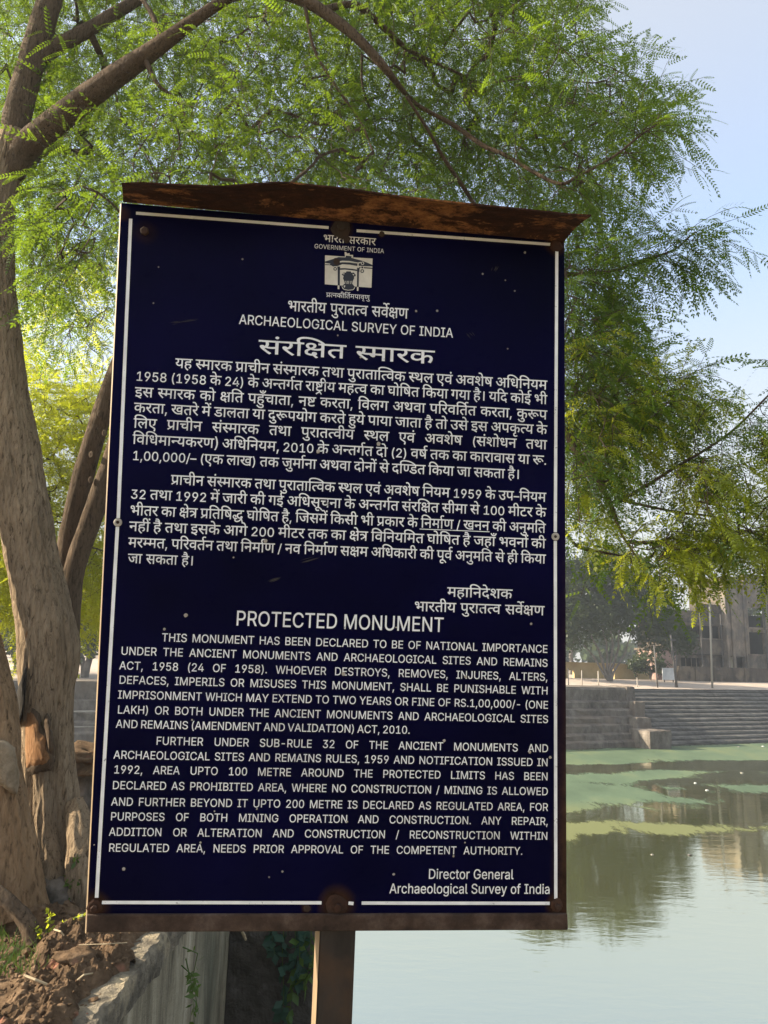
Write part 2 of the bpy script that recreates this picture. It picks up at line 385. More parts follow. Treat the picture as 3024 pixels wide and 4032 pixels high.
# --- near bank: ground under the camera and along the retaining wall
EX = -1.17                                        # the wall's edge runs straight away from the camera
g = MB()
g.add([(-40, -30, -.06), (20, -30, -.06), (20, 1.9, -.06), (-40, 1.9, -.06)], [(0, 1, 2, 3)])
g.add([(20, 1.9, -.06), (-1.25, 1.9, -.06), (-1.25, 1.9, -6), (20, 1.9, -6)], [(0, 1, 2, 3)])
g.add([(-40, 1.9, -.06), (-1.25, 1.9, -.06), (-1.25, 6.5, -.06), (-.4, 6.5, -.06), (-.4, 9, -.06), (-4, 12.5, -.3), (-9, 13.5, -.6), (-40, 12, -.6)], [tuple(range(8))])
g.add([(-.4, 6.5, -.06), (-.4, 9, -.06), (-.4, 9, -6), (-.4, 6.5, -6)], [(0, 1, 2, 3)])
g.add([(-.4, 9, -.06), (-4, 12.5, -.3), (-9, 13.5, -.6), (-40, 12, -.6), (-40, 12, -6), (-9, 13.5, -6), (-4, 12.5, -6), (-.4, 9, -6)], [(0, 1, 6, 7), (1, 2, 5, 6), (2, 3, 4, 5)])
tag(g.build('near_ground', M['ground']), kind='structure')
# soil heaped along the ledge
def soil_h(x, y):
    lump = fbm(x * 3.1, y * 3.1, 0, 3) * .075 + abs(fbm(x * 11, y * 11, 5, 3)) * .05 + fbm(x * 28, y * 28, 2, 3) * .026 + fbm(x * 60, y * 60, 8, 2) * .013
    edge = EX - .085 + .10 * fbm(y * 2.6, 3, 1, 3)
    k = min(1, max(0, (edge - x) / .10)); lft = min(1, max(0, (x + 1.80 + (4.6 - y) * -.12 + .12 * fbm(y * 2, 7, 2, 2)) / .12)) if y < 4.55 else 1
    return -.03 + (.07 + lump) * (k ** .5) * lft
nx, ny, x0, x1, y0, y1 = 130, 210, -2.75, EX - .03, 3.05, 6.4
vs = []
for j in range(ny + 1):
    for i in range(nx + 1):
        x, y = x0 + (x1 - x0) * i / nx, y0 + (y1 - y0) * j / ny
        vs.append((x + .015 * fbm(x * 20, y * 20, 11, 2), y, soil_h(x, y)))
g = MB(); g.add(vs, [(j * (nx + 1) + i, j * (nx + 1) + i + 1, (j + 1) * (nx + 1) + i + 1, (j + 1) * (nx + 1) + i) for j in range(ny) for i in range(nx)])
o = g.build('soil', M['soil']); o['kind'] = 'structure'
# loose crumbs of soil
g = MB()
for _ in range(900):
    y = random.uniform(3.2, 5.2); x = random.uniform(-2.0, EX - .05); r = random.uniform(.004, .016) * (2.0 if random.random() < .06 else 1)
    z = max(soil_h(x, y), -.012); bm = bmesh.new(); bmesh.ops.create_icosphere(bm, subdivisions=1, radius=r)
    vv = [(x + v.co.x * random.uniform(.7, 1.3), y + v.co.y * random.uniform(.7, 1.3), z + r * .3 + v.co.z * random.uniform(.55, .95)) for v in bm.verts]
    g.add(vv, [[v.index for v in f.verts] for f in bm.faces]); bm.free()
o = g.build('soil_crumbs', M['soil']); o['kind'] = 'stuff'; tag(o, 'loose crumbs of brown soil scattered along the ledge', 'soil')

# retaining wall with its stone coping
t = NT('stained_plaster'); s1 = t.noise(2.2, 7, .7, (1, 1.0, .14), .5); s2 = t.noise(5, 6, .7, (1, .8, .2), .5); s3 = t.noise(1.4, 3, .5, (1, 1, .3))
c = t.ramp(s1, [(.34, (.05, .043, .033)), (.45, (.20, .17, .115)), (.55, (.40, .345, .24)), (.66, (.58, .51, .38))])
c = t.mix(t.ramp(s2, [(.56, 0.), (.67, .85)]), c, (.07, .064, .05))
c = t.mix(t.ramp(s3, [(.52, 0.), (.66, .5)]), c, (.30, .29, .20))
t.base(c, .9, .2).bump(t.noise(14, 7, .75), .03); M['plaster'] = t.m
M['coping'] = stone('coping_stone', (.08, .068, .052), (.30, .255, .185), 9, .03, .95, None, (.40, .33, .22), 5)
M['mossy'] = stone('mossy_masonry', (.045, .038, .03), (.13, .115, .095), 3.5, .05, .95, None, (.20, .18, .155), 2.2)
wr = empty('retaining_wall', (EX, 4.2, -3), 'stained plaster retaining wall with a rough stone edge beside the soil', 'wall')
g = MB(); ny = 90
def wl(y): return .02 * fbm(y * 3.5, 1, 4, 3)
vs = []
for j in range(ny + 1):
    y = 1.9 + (6.42 - 1.9) * j / ny
    for z in (-.14, -.5, -1.1, -2, -3.4, -6): vs.append((EX + .012 + .012 * fbm(y * 2, z * 1.5, 0, 3) + (.03 if z < -.14 else .0) * 0, y, z))
g.add(vs, [(j * 6 + q, j * 6 + q + 1, (j + 1) * 6 + q + 1, (j + 1) * 6 + q) for j in range(ny) for q in range(5)])
g.box((EX - .3, 6.42, -6), (EX + .03, 6.46, -.14)); g.build('wall_face', M['plaster'], wr, smooth=True)
g = MB(); vs = []; ny = 160
prof = [(-.75, -.05), (-.16, -.012), (-.06, .002), (-.012, .0), (.006, -.008), (.016, -.03), (.018, -.08), (.012, -.15)]
for j in range(ny + 1):
    y = 1.9 + (6.5 - 1.9) * j / ny
    for q, (dx, z) in enumerate(prof):
        k = 0 if q < 2 else 1
        vs.append((EX + dx + k * (.022 * fbm(y * 4, q * .2, 2, 5) + .012 * fbm(y * 17, q, 2, 3)), y, z + k * .018 * fbm(y * 7, q * .6, 6, 3)))
k = len(prof); g.add(vs, [(j * k + q, j * k + q + 1, (j + 1) * k + q + 1, (j + 1) * k + q) for j in range(ny) for q in range(k - 1)])
g.build('coping', M['coping'], wr)
g = MB()
nx, nz = 30, 60; vs = []
for j in range(nz + 1):
    z = -.02 - 6 * j / nz
    for i in range(nx + 1):
        x = EX + .03 + (.80) * i / nx
        vs.append((x, 6.47 + .05 * fbm(x * 3, z * 3, 4, 4) + .02 * fbm(x * 9, z * 9, 1, 2), z))
g.add(vs, [(j * (nx + 1) + i, j * (nx + 1) + i + 1, (j + 1) * (nx + 1) + i + 1, (j + 1) * (nx + 1) + i) for j in range(nz) for i in range(nx)])
g.box((EX - .3, 6.55, -6), (EX + .84, 6.9, -.03)); 
tag(g.build('masonry_wall', M['mossy']), 'dark mossy masonry wall in shade with a leafy creeper, behind the sign post', 'wall')
# outlines of the letter shapes: contours of x, y in 1/250 of the letter height
GLYPH_OUTLINES = [
 [[44,158,52,157,60,156,67,152,73,146,77,141,80,133,82,127,83,119,83,109,83,80,133,80,133,138,100,138,100,156,179,156,179,138,154,138,154,0,133,0,133,62,83,62,83,53,82,46,80,42,76,39,71,38,66,38,61,41,56,44,51,49,47,54,44,59,42,64,41,70,42,74,44,77,49,80,56,80,63,80,63,106,63,117,62,124,60,130,58,134,52,140,42,142,36,141,32,139,30,135,28,130,30,124,34,120,42,116,54,115,52,97,41,99,31,102,22,106,16,112,13,120,12,130,12,139,16,146,21,152,28,155,35,157]],
 [[42,138,42,0,22,0,22,138,0,138,0,156,68,156,68,138]],
 [[99,10,85,-3,76,5,66,14,58,22,49,30,42,38,34,45,28,52,23,58,19,64,14,71,12,76,10,81,10,85,11,90,14,94,19,97,26,98,32,98,37,96,41,92,45,87,54,93,60,100,63,108,64,117,64,123,63,128,62,134,60,138,0,138,0,156,106,156,106,138,80,138,82,131,84,124,84,114,84,106,82,98,78,91,74,85,70,80,64,75,57,71,50,67,42,64,50,55,58,46,68,36,78,28,88,19]],
 [[120,138,120,0,100,0,100,82,73,82,64,82,56,81,50,80,43,78,38,75,33,68,32,59,32,51,36,43,41,36,48,28,57,19,68,10,54,-3,47,4,40,10,33,17,27,24,22,31,17,38,14,45,12,53,11,60,12,69,14,76,18,82,23,88,31,93,41,97,48,98,58,100,68,100,100,100,100,138,0,138,0,156,146,156,146,138]],
 [[147,138,147,0,126,0,126,66,119,64,112,64,104,63,95,63,84,63,73,64,62,67,53,69,48,66,42,63,49,54,57,46,66,36,75,28,85,19,95,10,82,-3,72,5,64,14,55,22,47,30,40,38,33,45,27,52,22,58,18,64,14,71,12,76,10,81,10,85,11,90,14,94,19,97,26,98,32,98,37,96,41,92,45,88,50,93,52,100,54,107,54,114,54,122,53,128,52,134,50,138,0,138,0,156,173,156,173,138],[92,80,102,81,110,82,118,83,126,85,126,138,70,138,72,133,73,128,74,122,74,114,74,105,72,96,69,89,66,83,74,82,83,81]],
 [[194,138,113,138,113,87,122,94,131,98,142,100,152,98,161,95,169,90,174,82,178,72,179,60,178,52,177,44,175,35,172,27,168,18,163,10,145,20,150,28,155,38,158,49,159,59,158,70,154,77,148,81,140,82,132,80,122,74,113,64,113,0,93,0,93,44,86,38,78,34,68,30,56,30,49,30,42,32,34,34,28,38,22,43,18,48,14,56,12,64,12,72,13,85,18,96,25,104,35,111,47,115,61,116,67,116,74,115,80,114,85,114,83,95,79,96,73,97,67,98,62,98,53,97,46,95,40,91,34,84,32,73,32,65,35,58,40,54,48,48,57,47,68,48,76,52,85,58,93,65,93,138,0,138,0,156,194,156]],
 [[96,-2,81,-1,66,2,54,9,42,18,33,28,25,41,20,56,16,72,15,91,16,109,20,126,25,141,33,154,42,164,54,173,66,179,80,183,95,184,104,184,113,182,122,180,130,177,137,173,144,168,150,162,156,156,160,149,164,142,168,134,170,125,146,125,142,133,138,140,133,147,127,152,120,157,113,160,104,162,95,163,85,162,75,159,66,154,58,148,51,140,45,130,41,119,38,106,38,91,38,76,41,63,45,52,51,42,58,34,66,27,76,23,86,20,96,19,106,20,115,22,124,26,131,30,137,37,142,44,145,53,148,62,148,72,155,71,101,71,101,92,171,92,171,72,170,57,166,44,161,32,154,22,145,14,135,7,123,2,110,-2]],
 [[96,-2,81,-1,67,2,54,9,43,18,33,28,26,41,20,56,16,72,15,91,16,109,20,126,26,141,33,154,43,164,54,173,67,179,81,183,96,184,111,183,124,179,137,173,148,164,158,154,166,141,172,126,175,109,176,91,175,72,172,56,166,41,158,28,148,18,137,9,124,2,111,-1],[96,19,106,20,116,23,125,27,133,34,140,42,146,52,150,63,153,76,154,91,153,106,150,119,146,130,140,140,133,148,125,154,116,159,106,162,96,163,85,162,75,159,66,154,58,148,51,140,45,130,41,119,38,106,38,91,38,76,41,63,45,52,51,42,58,34,66,27,75,23,85,20]],
 [[73,0,6,182,31,182,69,74,72,67,74,59,78,49,81,38,85,25,89,11,84,11,89,26,92,38,96,50,99,59,102,67,104,74,142,182,166,182,100,0]],
 [[22,0,22,182,133,182,133,162,45,162,45,102,127,102,127,82,45,82,45,20,134,20,134,0]],
 [[22,0,22,182,84,182,98,181,109,179,119,174,128,169,134,162,140,155,143,146,146,136,146,126,146,115,143,106,140,97,134,89,128,83,119,78,109,74,98,71,84,70,35,70,35,91,83,91,92,92,100,93,106,96,114,100,119,107,122,116,123,126,122,136,119,144,114,152,106,157,100,160,92,161,83,162,45,162,45,0],[126,0,82,82,109,82,153,0]],
 [[22,0,22,182,49,182,123,66,126,60,130,54,135,46,139,38,144,29,149,19,146,19,144,29,144,39,144,48,143,57,143,64,143,70,143,182,166,182,166,0,139,0,73,104,68,111,64,118,59,127,53,136,49,144,44,152,39,162,43,162,44,154,44,145,44,137,45,126,45,117,45,110,45,104,45,0]],
 [[22,0,22,182,55,182,100,67,102,62,103,57,106,51,108,44,110,37,112,30,114,23,116,17,110,17,112,23,114,29,116,36,118,44,121,50,123,57,125,62,126,67,171,182,204,182,204,0,181,0,181,104,181,110,181,117,181,124,181,132,182,140,182,148,182,156,182,164,184,164,181,155,178,147,176,138,173,130,170,122,168,115,166,109,164,104,123,0,103,0,62,104,60,109,58,115,55,122,52,129,50,138,47,146,44,155,41,164,43,164,43,157,44,149,44,141,44,133,44,125,44,117,44,110,44,104,44,0]],
 [[12,162,12,182,150,182,150,162,92,162,92,0,69,0,69,162]],
 [[22,0,22,182,132,182,132,162,45,162,45,99,124,99,124,78,45,78,45,0]],
 [[11,0,11,20,44,20,44,162,11,162,11,182,99,182,99,162,67,162,67,20,99,20,99,0]],
 [[79,0,35,0,35,20,77,20,91,22,104,24,114,29,123,36,130,44,136,53,140,64,142,77,143,91,142,105,140,118,136,129,130,138,123,146,115,153,104,158,93,160,80,162,34,162,34,182,81,182,98,181,113,177,126,171,138,163,148,152,156,140,161,126,164,109,166,91,164,73,161,57,156,42,148,30,138,19,126,11,112,5,96,1],[45,182,45,0,22,0,22,182]],
 [[6,0,72,182,99,182,166,0,142,0,103,108,101,115,98,124,95,133,92,144,88,156,84,171,88,171,84,156,80,144,76,132,74,123,71,115,68,108,31,0],[40,51,40,71,133,71,133,51]],
 [[11,13,54,38,45,40,38,44,32,48,26,56,23,64,21,71,20,80,20,90,20,138,0,138,0,156,146,156,146,138,120,138,120,0,100,0,100,48,23,-3],[100,138,40,138,40,92,40,83,41,76,42,70,43,66,45,63,48,60,55,56,66,54,75,56,84,59,92,64,100,70]],
 [[0,156,91,156,91,138,0,138],[11,60,12,69,14,76,18,82,23,88,31,93,41,97,48,98,58,100,68,100,95,100,95,82,73,82,64,82,56,81,50,80,43,78,38,75,33,68,32,59,32,51,36,43,41,36,48,28,57,19,68,10,54,-3,47,4,40,10,33,17,27,24,22,31,17,38,14,45,12,53]],
 [[0,156,142,156,142,138,116,138,116,0,96,0,96,74,51,74,51,61,50,55,48,50,44,48,38,47,32,48,26,52,19,58,14,65,10,72,9,80,10,85,12,89,17,92,24,92,96,92,96,138,0,138]],
 [[-46,154,-50,162,-53,170,-54,178,-55,187,-54,197,-50,206,-44,214,-36,220,-27,223,-15,224,-6,223,2,221,10,217,16,211,22,204,27,194,32,184,36,170,41,156,68,156,68,138,42,138,42,0,22,0,22,138,0,138,0,156,22,156,17,171,12,184,7,194,1,201,-6,205,-14,206,-23,205,-30,200,-34,193,-35,183,-34,175,-32,168,-30,161,-26,154]],
 [[22,138,0,138,0,156,20,156,17,161,15,167,14,174,13,181,15,193,20,204,28,212,40,219,54,223,69,224,86,223,102,220,117,215,131,209,144,200,157,191,168,180,179,167,189,154,168,154,138,183,107,200,74,206,62,205,52,203,44,198,38,193,35,186,34,178,34,171,36,165,38,160,41,156,68,156,68,138,42,138,42,0,22,0]],
 [[-48,154,-52,163,-56,172,-59,182,-60,190,-59,201,-55,209,-49,216,-41,220,-32,223,-21,224,-14,224,-6,222,0,220,5,218,0,202,-4,204,-9,205,-14,206,-20,207,-28,205,-35,201,-39,195,-40,187,-39,178,-36,170,-32,162,-27,154]],
 [[127,138,127,0,107,0,107,62,52,62,52,53,51,46,48,42,44,39,40,38,35,38,30,41,25,44,20,49,16,54,12,59,10,64,10,70,10,74,13,77,18,80,25,80,32,80,32,138,0,138,0,156,153,156,153,138],[107,138,52,138,52,80,107,80]],
 [[120,138,120,0,100,0,100,48,92,44,84,40,74,37,64,36,54,37,46,40,38,44,32,48,26,56,23,64,21,71,20,80,20,90,20,138,0,138,0,156,146,156,146,138],[100,138,40,138,40,92,40,83,41,76,42,70,43,66,45,63,48,60,55,56,66,54,76,56,84,59,92,64,100,70]],
 [[143,138,117,138,117,0,97,0,97,41,90,37,81,33,74,31,67,30,58,30,50,30,42,32,34,35,28,39,22,44,18,50,14,56,12,64,12,72,13,85,18,96,26,104,36,111,49,115,64,116,68,116,72,116,77,115,82,115,86,114,88,114,87,95,82,96,76,97,70,98,65,98,55,97,47,95,40,91,36,86,33,80,32,72,33,64,35,58,40,53,48,48,59,47,67,48,74,50,81,52,90,58,97,65,97,138,0,138,0,156,143,156]],
 [[7,-58,0,-62,-8,-64,-17,-66,-26,-67,-38,-66,-48,-62,-56,-57,-62,-50,-65,-41,-66,-32,-65,-22,-62,-14,-56,-7,-47,-1,-36,3,-22,4,-20,-12,-29,-14,-36,-16,-42,-19,-46,-26,-48,-33,-46,-40,-42,-46,-35,-48,-28,-49,-20,-49,-14,-48,-7,-45,0,-41]],
 [[158,138,158,0,138,0,138,138,105,138,105,80,104,70,103,62,100,56,96,50,90,44,83,40,74,37,63,36,48,38,37,43,28,51,25,58,22,66,21,72,20,80,20,88,20,138,0,138,0,156,184,156,184,138],[62,54,73,56,80,62,82,67,84,72,84,79,85,88,85,138,40,138,40,88,40,80,41,73,42,68,44,63,48,59,52,56,56,55]],
 [[-62,-3,-53,0,-44,2,-34,3,-22,2,-13,-2,-5,-7,1,-14,4,-22,6,-32,4,-42,0,-50,-6,-57,-15,-63,-26,-66,-39,-67,-55,-66,-69,-62,-81,-56,-92,-47,-104,-37,-114,-25,-98,-14,-92,-22,-86,-28,-80,-34,-71,-41,-62,-46,-54,-48,-47,-48,-39,-49,-24,-47,-16,-41,-13,-30,-14,-23,-19,-18,-26,-15,-33,-14,-39,-14,-45,-16,-50,-17,-56,-20]],
 [[149,156,149,138,123,138,123,0,102,0,102,45,95,40,86,36,79,34,72,34,63,33,49,35,37,40,27,48,19,59,13,73,10,88,19,91,26,94,32,98,38,104,40,114,39,121,37,127,34,133,31,138,0,138,0,156],[32,75,36,68,40,62,45,57,54,52,65,51,73,51,80,53,86,56,95,62,102,68,102,138,53,138,57,129,59,120,60,111,57,95,48,83]],
 [[-42,154,-46,166,-49,176,-52,185,-58,194,-64,201,-71,204,-79,206,-84,206,-88,204,-92,204,-96,202,-102,220,-96,222,-88,224,-80,224,-68,223,-60,220,-52,214,-45,205,-39,216,-28,222,-14,224,-6,224,1,222,7,220,13,218,7,202,3,204,-2,205,-7,206,-12,207,-21,205,-27,201,-31,195,-32,187,-32,184,-32,182,-29,173,-26,164,-24,154]],
 [[156,138,156,0,136,0,136,81,128,78,119,76,109,74,98,73,90,74,82,74,74,76,65,78,56,82,49,77,43,72,38,68,34,60,32,52,32,47,34,42,38,37,44,34,51,31,62,30,64,30,67,30,66,35,66,39,67,46,71,50,76,53,82,54,91,52,98,48,102,41,103,34,102,28,100,23,96,20,91,16,96,11,100,6,106,0,112,-6,98,-16,91,-8,84,-1,79,6,74,13,72,13,68,12,64,12,61,12,52,13,43,15,35,18,28,22,22,26,18,32,13,41,12,51,12,60,15,68,20,74,26,80,33,85,41,90,34,95,29,101,24,106,20,116,18,127,20,135,23,142,28,149,36,154,46,157,58,158,68,157,76,155,84,151,90,145,94,138,96,129,94,118,90,108,83,100,74,93,79,92,84,92,89,91,95,91,106,92,116,94,126,97,136,103,136,138,113,138,113,156,182,156,182,138],[38,126,40,118,44,110,50,104,57,100,68,108,74,117,76,126,75,132,72,137,66,140,57,142,50,140,44,137,40,132]],
 [[96,-2,80,-1,67,2,54,9,43,18,33,28,25,41,20,56,16,72,15,91,16,109,20,126,25,141,33,154,43,164,54,173,67,179,80,183,96,184,104,184,113,182,122,180,130,177,137,173,144,168,150,163,155,157,160,150,164,142,167,134,169,125,146,125,143,134,139,141,134,148,128,153,120,157,113,160,104,162,96,163,85,162,75,159,66,154,58,148,51,140,45,130,41,119,38,106,38,91,38,76,41,63,45,52,51,42,58,34,66,27,75,23,85,20,96,19,104,20,113,22,120,25,128,29,134,34,139,41,143,48,146,57,169,57,167,48,164,40,160,32,156,26,150,19,144,14,137,9,130,5,122,2,114,0,105,-2]],
 [[22,0,22,182,45,182,45,103,140,103,140,182,164,182,164,0,140,0,140,83,45,83,45,0]],
 [[22,0,22,182,45,182,45,20,130,20,130,0]],
 [[80,-3,68,-2,56,0,46,3,37,8,30,14,24,21,19,29,16,38,14,48,38,48,40,38,45,31,52,25,60,21,70,18,80,18,88,18,96,19,102,22,111,26,118,33,122,41,124,50,122,58,119,64,113,69,106,73,97,76,88,80,66,86,52,90,41,96,32,104,25,112,21,122,19,133,20,143,23,152,28,160,34,167,41,173,50,178,60,182,70,184,82,184,93,184,104,182,114,178,122,173,129,168,135,161,140,153,143,145,144,136,121,136,119,144,115,151,108,156,100,160,91,163,81,164,70,163,60,160,53,156,47,150,43,142,42,134,43,126,48,119,54,114,62,110,70,107,76,105,95,100,102,98,111,94,120,90,128,86,135,79,141,71,144,65,146,58,146,50,146,40,143,31,138,23,132,15,125,9,116,4,106,0,94,-2]],
 [[93,-3,80,-2,67,1,56,6,46,12,38,20,31,28,26,39,23,50,22,62,22,182,45,182,45,64,46,55,48,48,51,40,56,34,61,29,68,24,75,21,84,19,93,18,102,19,111,21,119,24,125,29,131,34,135,40,138,48,140,55,141,64,141,182,164,182,164,62,163,50,160,39,155,28,148,20,140,12,130,6,119,1,107,-2]],
 [[73,0,73,74,6,182,33,182,69,123,75,114,80,104,83,98,86,90,90,82,80,82,84,90,87,98,90,105,95,114,101,123,136,182,163,182,96,74,96,0]],
 [[-46,193,-45,198,-42,203,-38,206,-32,208,-27,206,-23,203,-20,198,-19,193,-20,188,-23,183,-27,180,-32,178,-38,180,-42,183,-45,188]],
 [[22,138,0,138,0,156,20,156,17,161,15,167,14,174,13,181,15,194,21,204,31,212,44,219,60,223,78,224,100,223,121,220,140,215,158,208,174,200,190,190,204,179,217,167,228,154,206,154,188,170,169,182,149,192,128,200,107,204,84,206,69,205,56,203,46,199,39,193,35,186,34,177,34,171,36,165,38,160,41,156,68,156,68,138,42,138,42,0,22,0]],
 [[92,80,100,81,106,81,113,82,120,83,122,65,115,64,109,63,102,63,95,63,84,63,73,64,62,67,53,69,48,66,42,63,49,54,57,46,66,36,75,28,85,19,95,10,82,-3,72,5,64,14,55,22,47,30,40,38,33,45,27,52,22,58,18,64,14,71,12,76,10,81,10,85,11,90,14,94,19,97,26,98,32,98,37,96,41,92,45,88,50,93,52,100,54,107,54,114,54,122,53,128,52,134,50,138,0,138,0,156,101,156,101,138,70,138,72,133,73,128,74,122,74,114,74,105,72,96,69,89,66,83,74,82,83,81]],
 [[80,17,88,20,95,24,99,30,101,37,99,46,94,52,88,55,80,57,70,57,60,56,50,54,44,50,38,45,36,38,34,31,35,24,38,16,42,8,49,0,56,-6,65,-14,76,-22,62,-36,48,-24,36,-13,27,-2,20,8,16,20,14,32,16,42,18,50,23,56,29,62,24,67,20,73,18,80,17,88,18,94,20,100,23,104,26,108,33,112,40,114,48,116,57,116,90,116,90,138,0,138,0,156,136,156,136,138,110,138,110,98,58,98,51,98,46,98,44,97,41,95,38,92,37,87,38,82,40,78,42,74,46,71,54,73,62,74,71,75,82,74,91,73,99,70,108,64,115,56,119,48,120,38,119,29,116,21,112,14,105,8,97,4,87,0]],
 [[162,138,136,138,136,0,116,0,116,41,109,37,101,33,91,30,79,30,67,31,57,34,48,40,41,48,36,58,35,69,36,76,38,82,42,88,46,93,10,92,10,110,83,110,87,110,92,110,96,110,97,110,96,92,88,92,78,92,71,90,64,86,59,82,56,76,55,68,57,59,62,52,70,48,79,47,87,48,94,50,100,52,109,58,116,65,116,138,0,138,0,156,162,156]],
 [[138,138,138,0,118,0,118,45,110,40,101,36,94,34,86,34,77,33,64,34,52,38,41,45,32,54,25,66,21,80,35,84,46,89,54,94,60,101,63,108,64,117,62,128,58,136,51,140,43,142,37,141,32,139,30,135,28,130,31,123,38,118,49,115,47,98,37,100,28,103,21,108,16,114,12,121,12,130,12,138,16,145,20,151,27,155,34,157,43,158,53,157,62,154,71,148,78,140,81,134,83,126,84,117,83,106,80,96,74,87,66,80,57,74,46,68,52,61,58,55,67,52,78,51,87,51,94,53,101,56,110,62,118,69,118,138,98,138,98,156,164,156,164,138]],
 [[22,138,0,138,0,156,20,156,17,161,15,167,14,174,13,181,16,194,22,204,34,213,49,219,68,223,91,224,120,223,146,220,170,215,193,208,214,200,234,190,251,179,267,167,281,154,256,154,233,169,209,182,183,192,156,200,128,204,98,206,78,205,62,203,50,199,41,194,35,186,34,176,34,170,36,165,38,160,41,156,68,156,68,138,42,138,42,0,22,0]],
 [[95,10,82,-3,72,5,64,14,55,22,47,30,40,38,33,45,27,52,22,58,18,64,14,71,12,76,10,81,10,85,11,90,14,94,19,97,26,98,32,98,37,96,41,92,45,88,50,93,52,100,54,107,54,114,54,122,53,128,52,134,50,138,0,138,0,156,124,156,130,158,138,158,148,157,158,154,166,148,173,140,176,134,178,126,179,117,178,106,174,96,169,87,162,80,152,74,140,68,146,61,154,55,162,52,174,51,182,51,189,53,196,56,205,62,213,69,213,138,192,138,192,156,259,156,259,138,233,138,233,0,213,0,213,45,205,40,196,36,189,34,181,34,172,33,161,34,151,36,142,41,133,47,126,55,121,65,113,64,104,63,95,63,84,63,73,64,62,67,53,69,48,66,42,63,49,54,57,46,66,36,75,28,85,19],[92,80,102,81,111,81,120,82,130,84,139,88,147,92,152,98,157,106,159,117,157,128,153,136,146,140,138,142,132,141,128,139,124,135,124,130,126,123,132,118,144,115,142,98,132,100,123,103,116,108,111,114,108,121,106,130,107,134,108,138,70,138,72,133,73,128,74,122,74,114,74,105,72,96,69,89,66,83,74,82,83,81]],
 [[0,138,0,156,173,156,173,138,147,138,147,0,127,0,127,89,126,89,124,89,118,88,111,86,105,82,99,75,96,69,92,61,89,52,70,58,73,69,78,78,72,82,66,86,60,88,52,88,44,87,37,82,33,76,32,68,33,58,37,50,41,44,46,38,52,32,60,25,68,18,77,10,64,-3,54,5,46,13,37,21,30,28,24,36,18,44,14,52,12,60,11,69,12,77,14,84,18,90,24,98,33,102,42,106,51,106,62,106,71,103,80,98,88,92,99,100,111,105,125,106,126,106,127,106,127,138]],
 [[142,138,118,138,118,95,118,84,116,75,114,68,110,62,103,55,93,50,81,48,77,66,82,68,86,69,90,70,92,73,95,76,97,80,98,86,98,95,98,138,40,138,40,88,40,78,41,70,42,63,44,58,47,53,52,49,58,45,65,40,92,24,102,18,110,13,115,8,118,2,121,-6,122,-13,120,-23,118,-32,114,-40,110,-46,92,-36,95,-30,98,-25,100,-19,101,-14,100,-9,99,-6,96,-2,91,2,83,8,72,14,51,26,42,32,34,38,28,45,24,53,22,60,20,68,20,79,20,138,0,138,0,156,142,156]],
 [[118,54,116,44,112,35,106,28,98,24,88,21,78,20,64,22,52,27,40,36,29,49,18,67,7,89,25,96,32,79,40,65,48,54,57,45,66,40,76,38,85,39,92,42,96,48,98,57,96,66,92,73,87,80,80,87,72,86,65,85,64,103,74,104,82,106,88,109,93,115,95,124,94,131,89,136,83,140,76,140,67,140,59,138,51,135,43,131,36,148,44,152,52,155,63,157,74,158,86,157,96,154,104,148,110,141,114,133,115,124,113,112,107,102,98,94,100,91,103,89,112,88,122,88,129,88,136,88,142,89,148,91,148,138,130,138,130,156,195,156,195,138,169,138,169,0,148,0,148,72,142,71,137,70,131,70,124,70,120,70,114,70,116,63]],
 [[30,47,22,48,16,52,12,57,10,64,11,70,14,75,20,78,26,78,30,78,36,76,41,74,48,69,56,72,62,77,68,84,73,92,75,100,76,111,76,120,73,127,69,133,64,138,57,140,50,142,43,141,38,138,36,134,34,129,35,125,37,121,40,117,46,114,55,111,68,110,63,92,49,94,37,98,28,104,22,112,18,120,16,129,18,137,20,144,26,150,32,154,41,157,51,158,59,158,66,156,73,152,80,148,85,143,90,136,93,129,95,120,96,110,95,99,92,88,88,78,81,69,73,62,64,55,71,48,78,41,85,34,92,26,98,18,104,11,88,0,79,11,72,21,64,30,58,37,51,43,45,48,38,48],[148,138,148,0,128,0,128,138,105,138,105,156,174,156,174,138]],
 [[-42,154,-46,166,-49,176,-52,185,-58,194,-64,201,-71,204,-79,206,-84,206,-88,204,-92,204,-96,202,-102,220,-96,222,-88,224,-80,224,-71,223,-63,221,-56,218,-50,212,-44,205,-38,196,-33,184,-28,170,-24,154]],
 [[148,156,148,138,122,138,122,0,102,0,102,48,94,44,85,40,75,38,64,36,54,37,46,40,38,44,32,48,26,56,23,64,21,71,20,80,20,90,20,138,0,138,0,156],[102,138,51,138,102,72],[47,60,55,56,66,54,72,55,78,56,84,58,90,61,40,127,40,92,40,83,40,76,42,70,43,66,45,63]],
 [[22,138,0,138,0,156,20,156,17,161,15,167,14,174,13,181,15,193,20,204,29,212,41,219,56,223,72,224,91,223,108,220,125,215,140,208,154,200,168,190,180,180,192,167,202,154,180,154,165,170,149,182,132,193,114,200,96,204,78,206,65,205,54,203,45,198,38,193,35,186,34,178,34,171,36,165,38,160,41,156,68,156,68,138,42,138,42,0,22,0]],
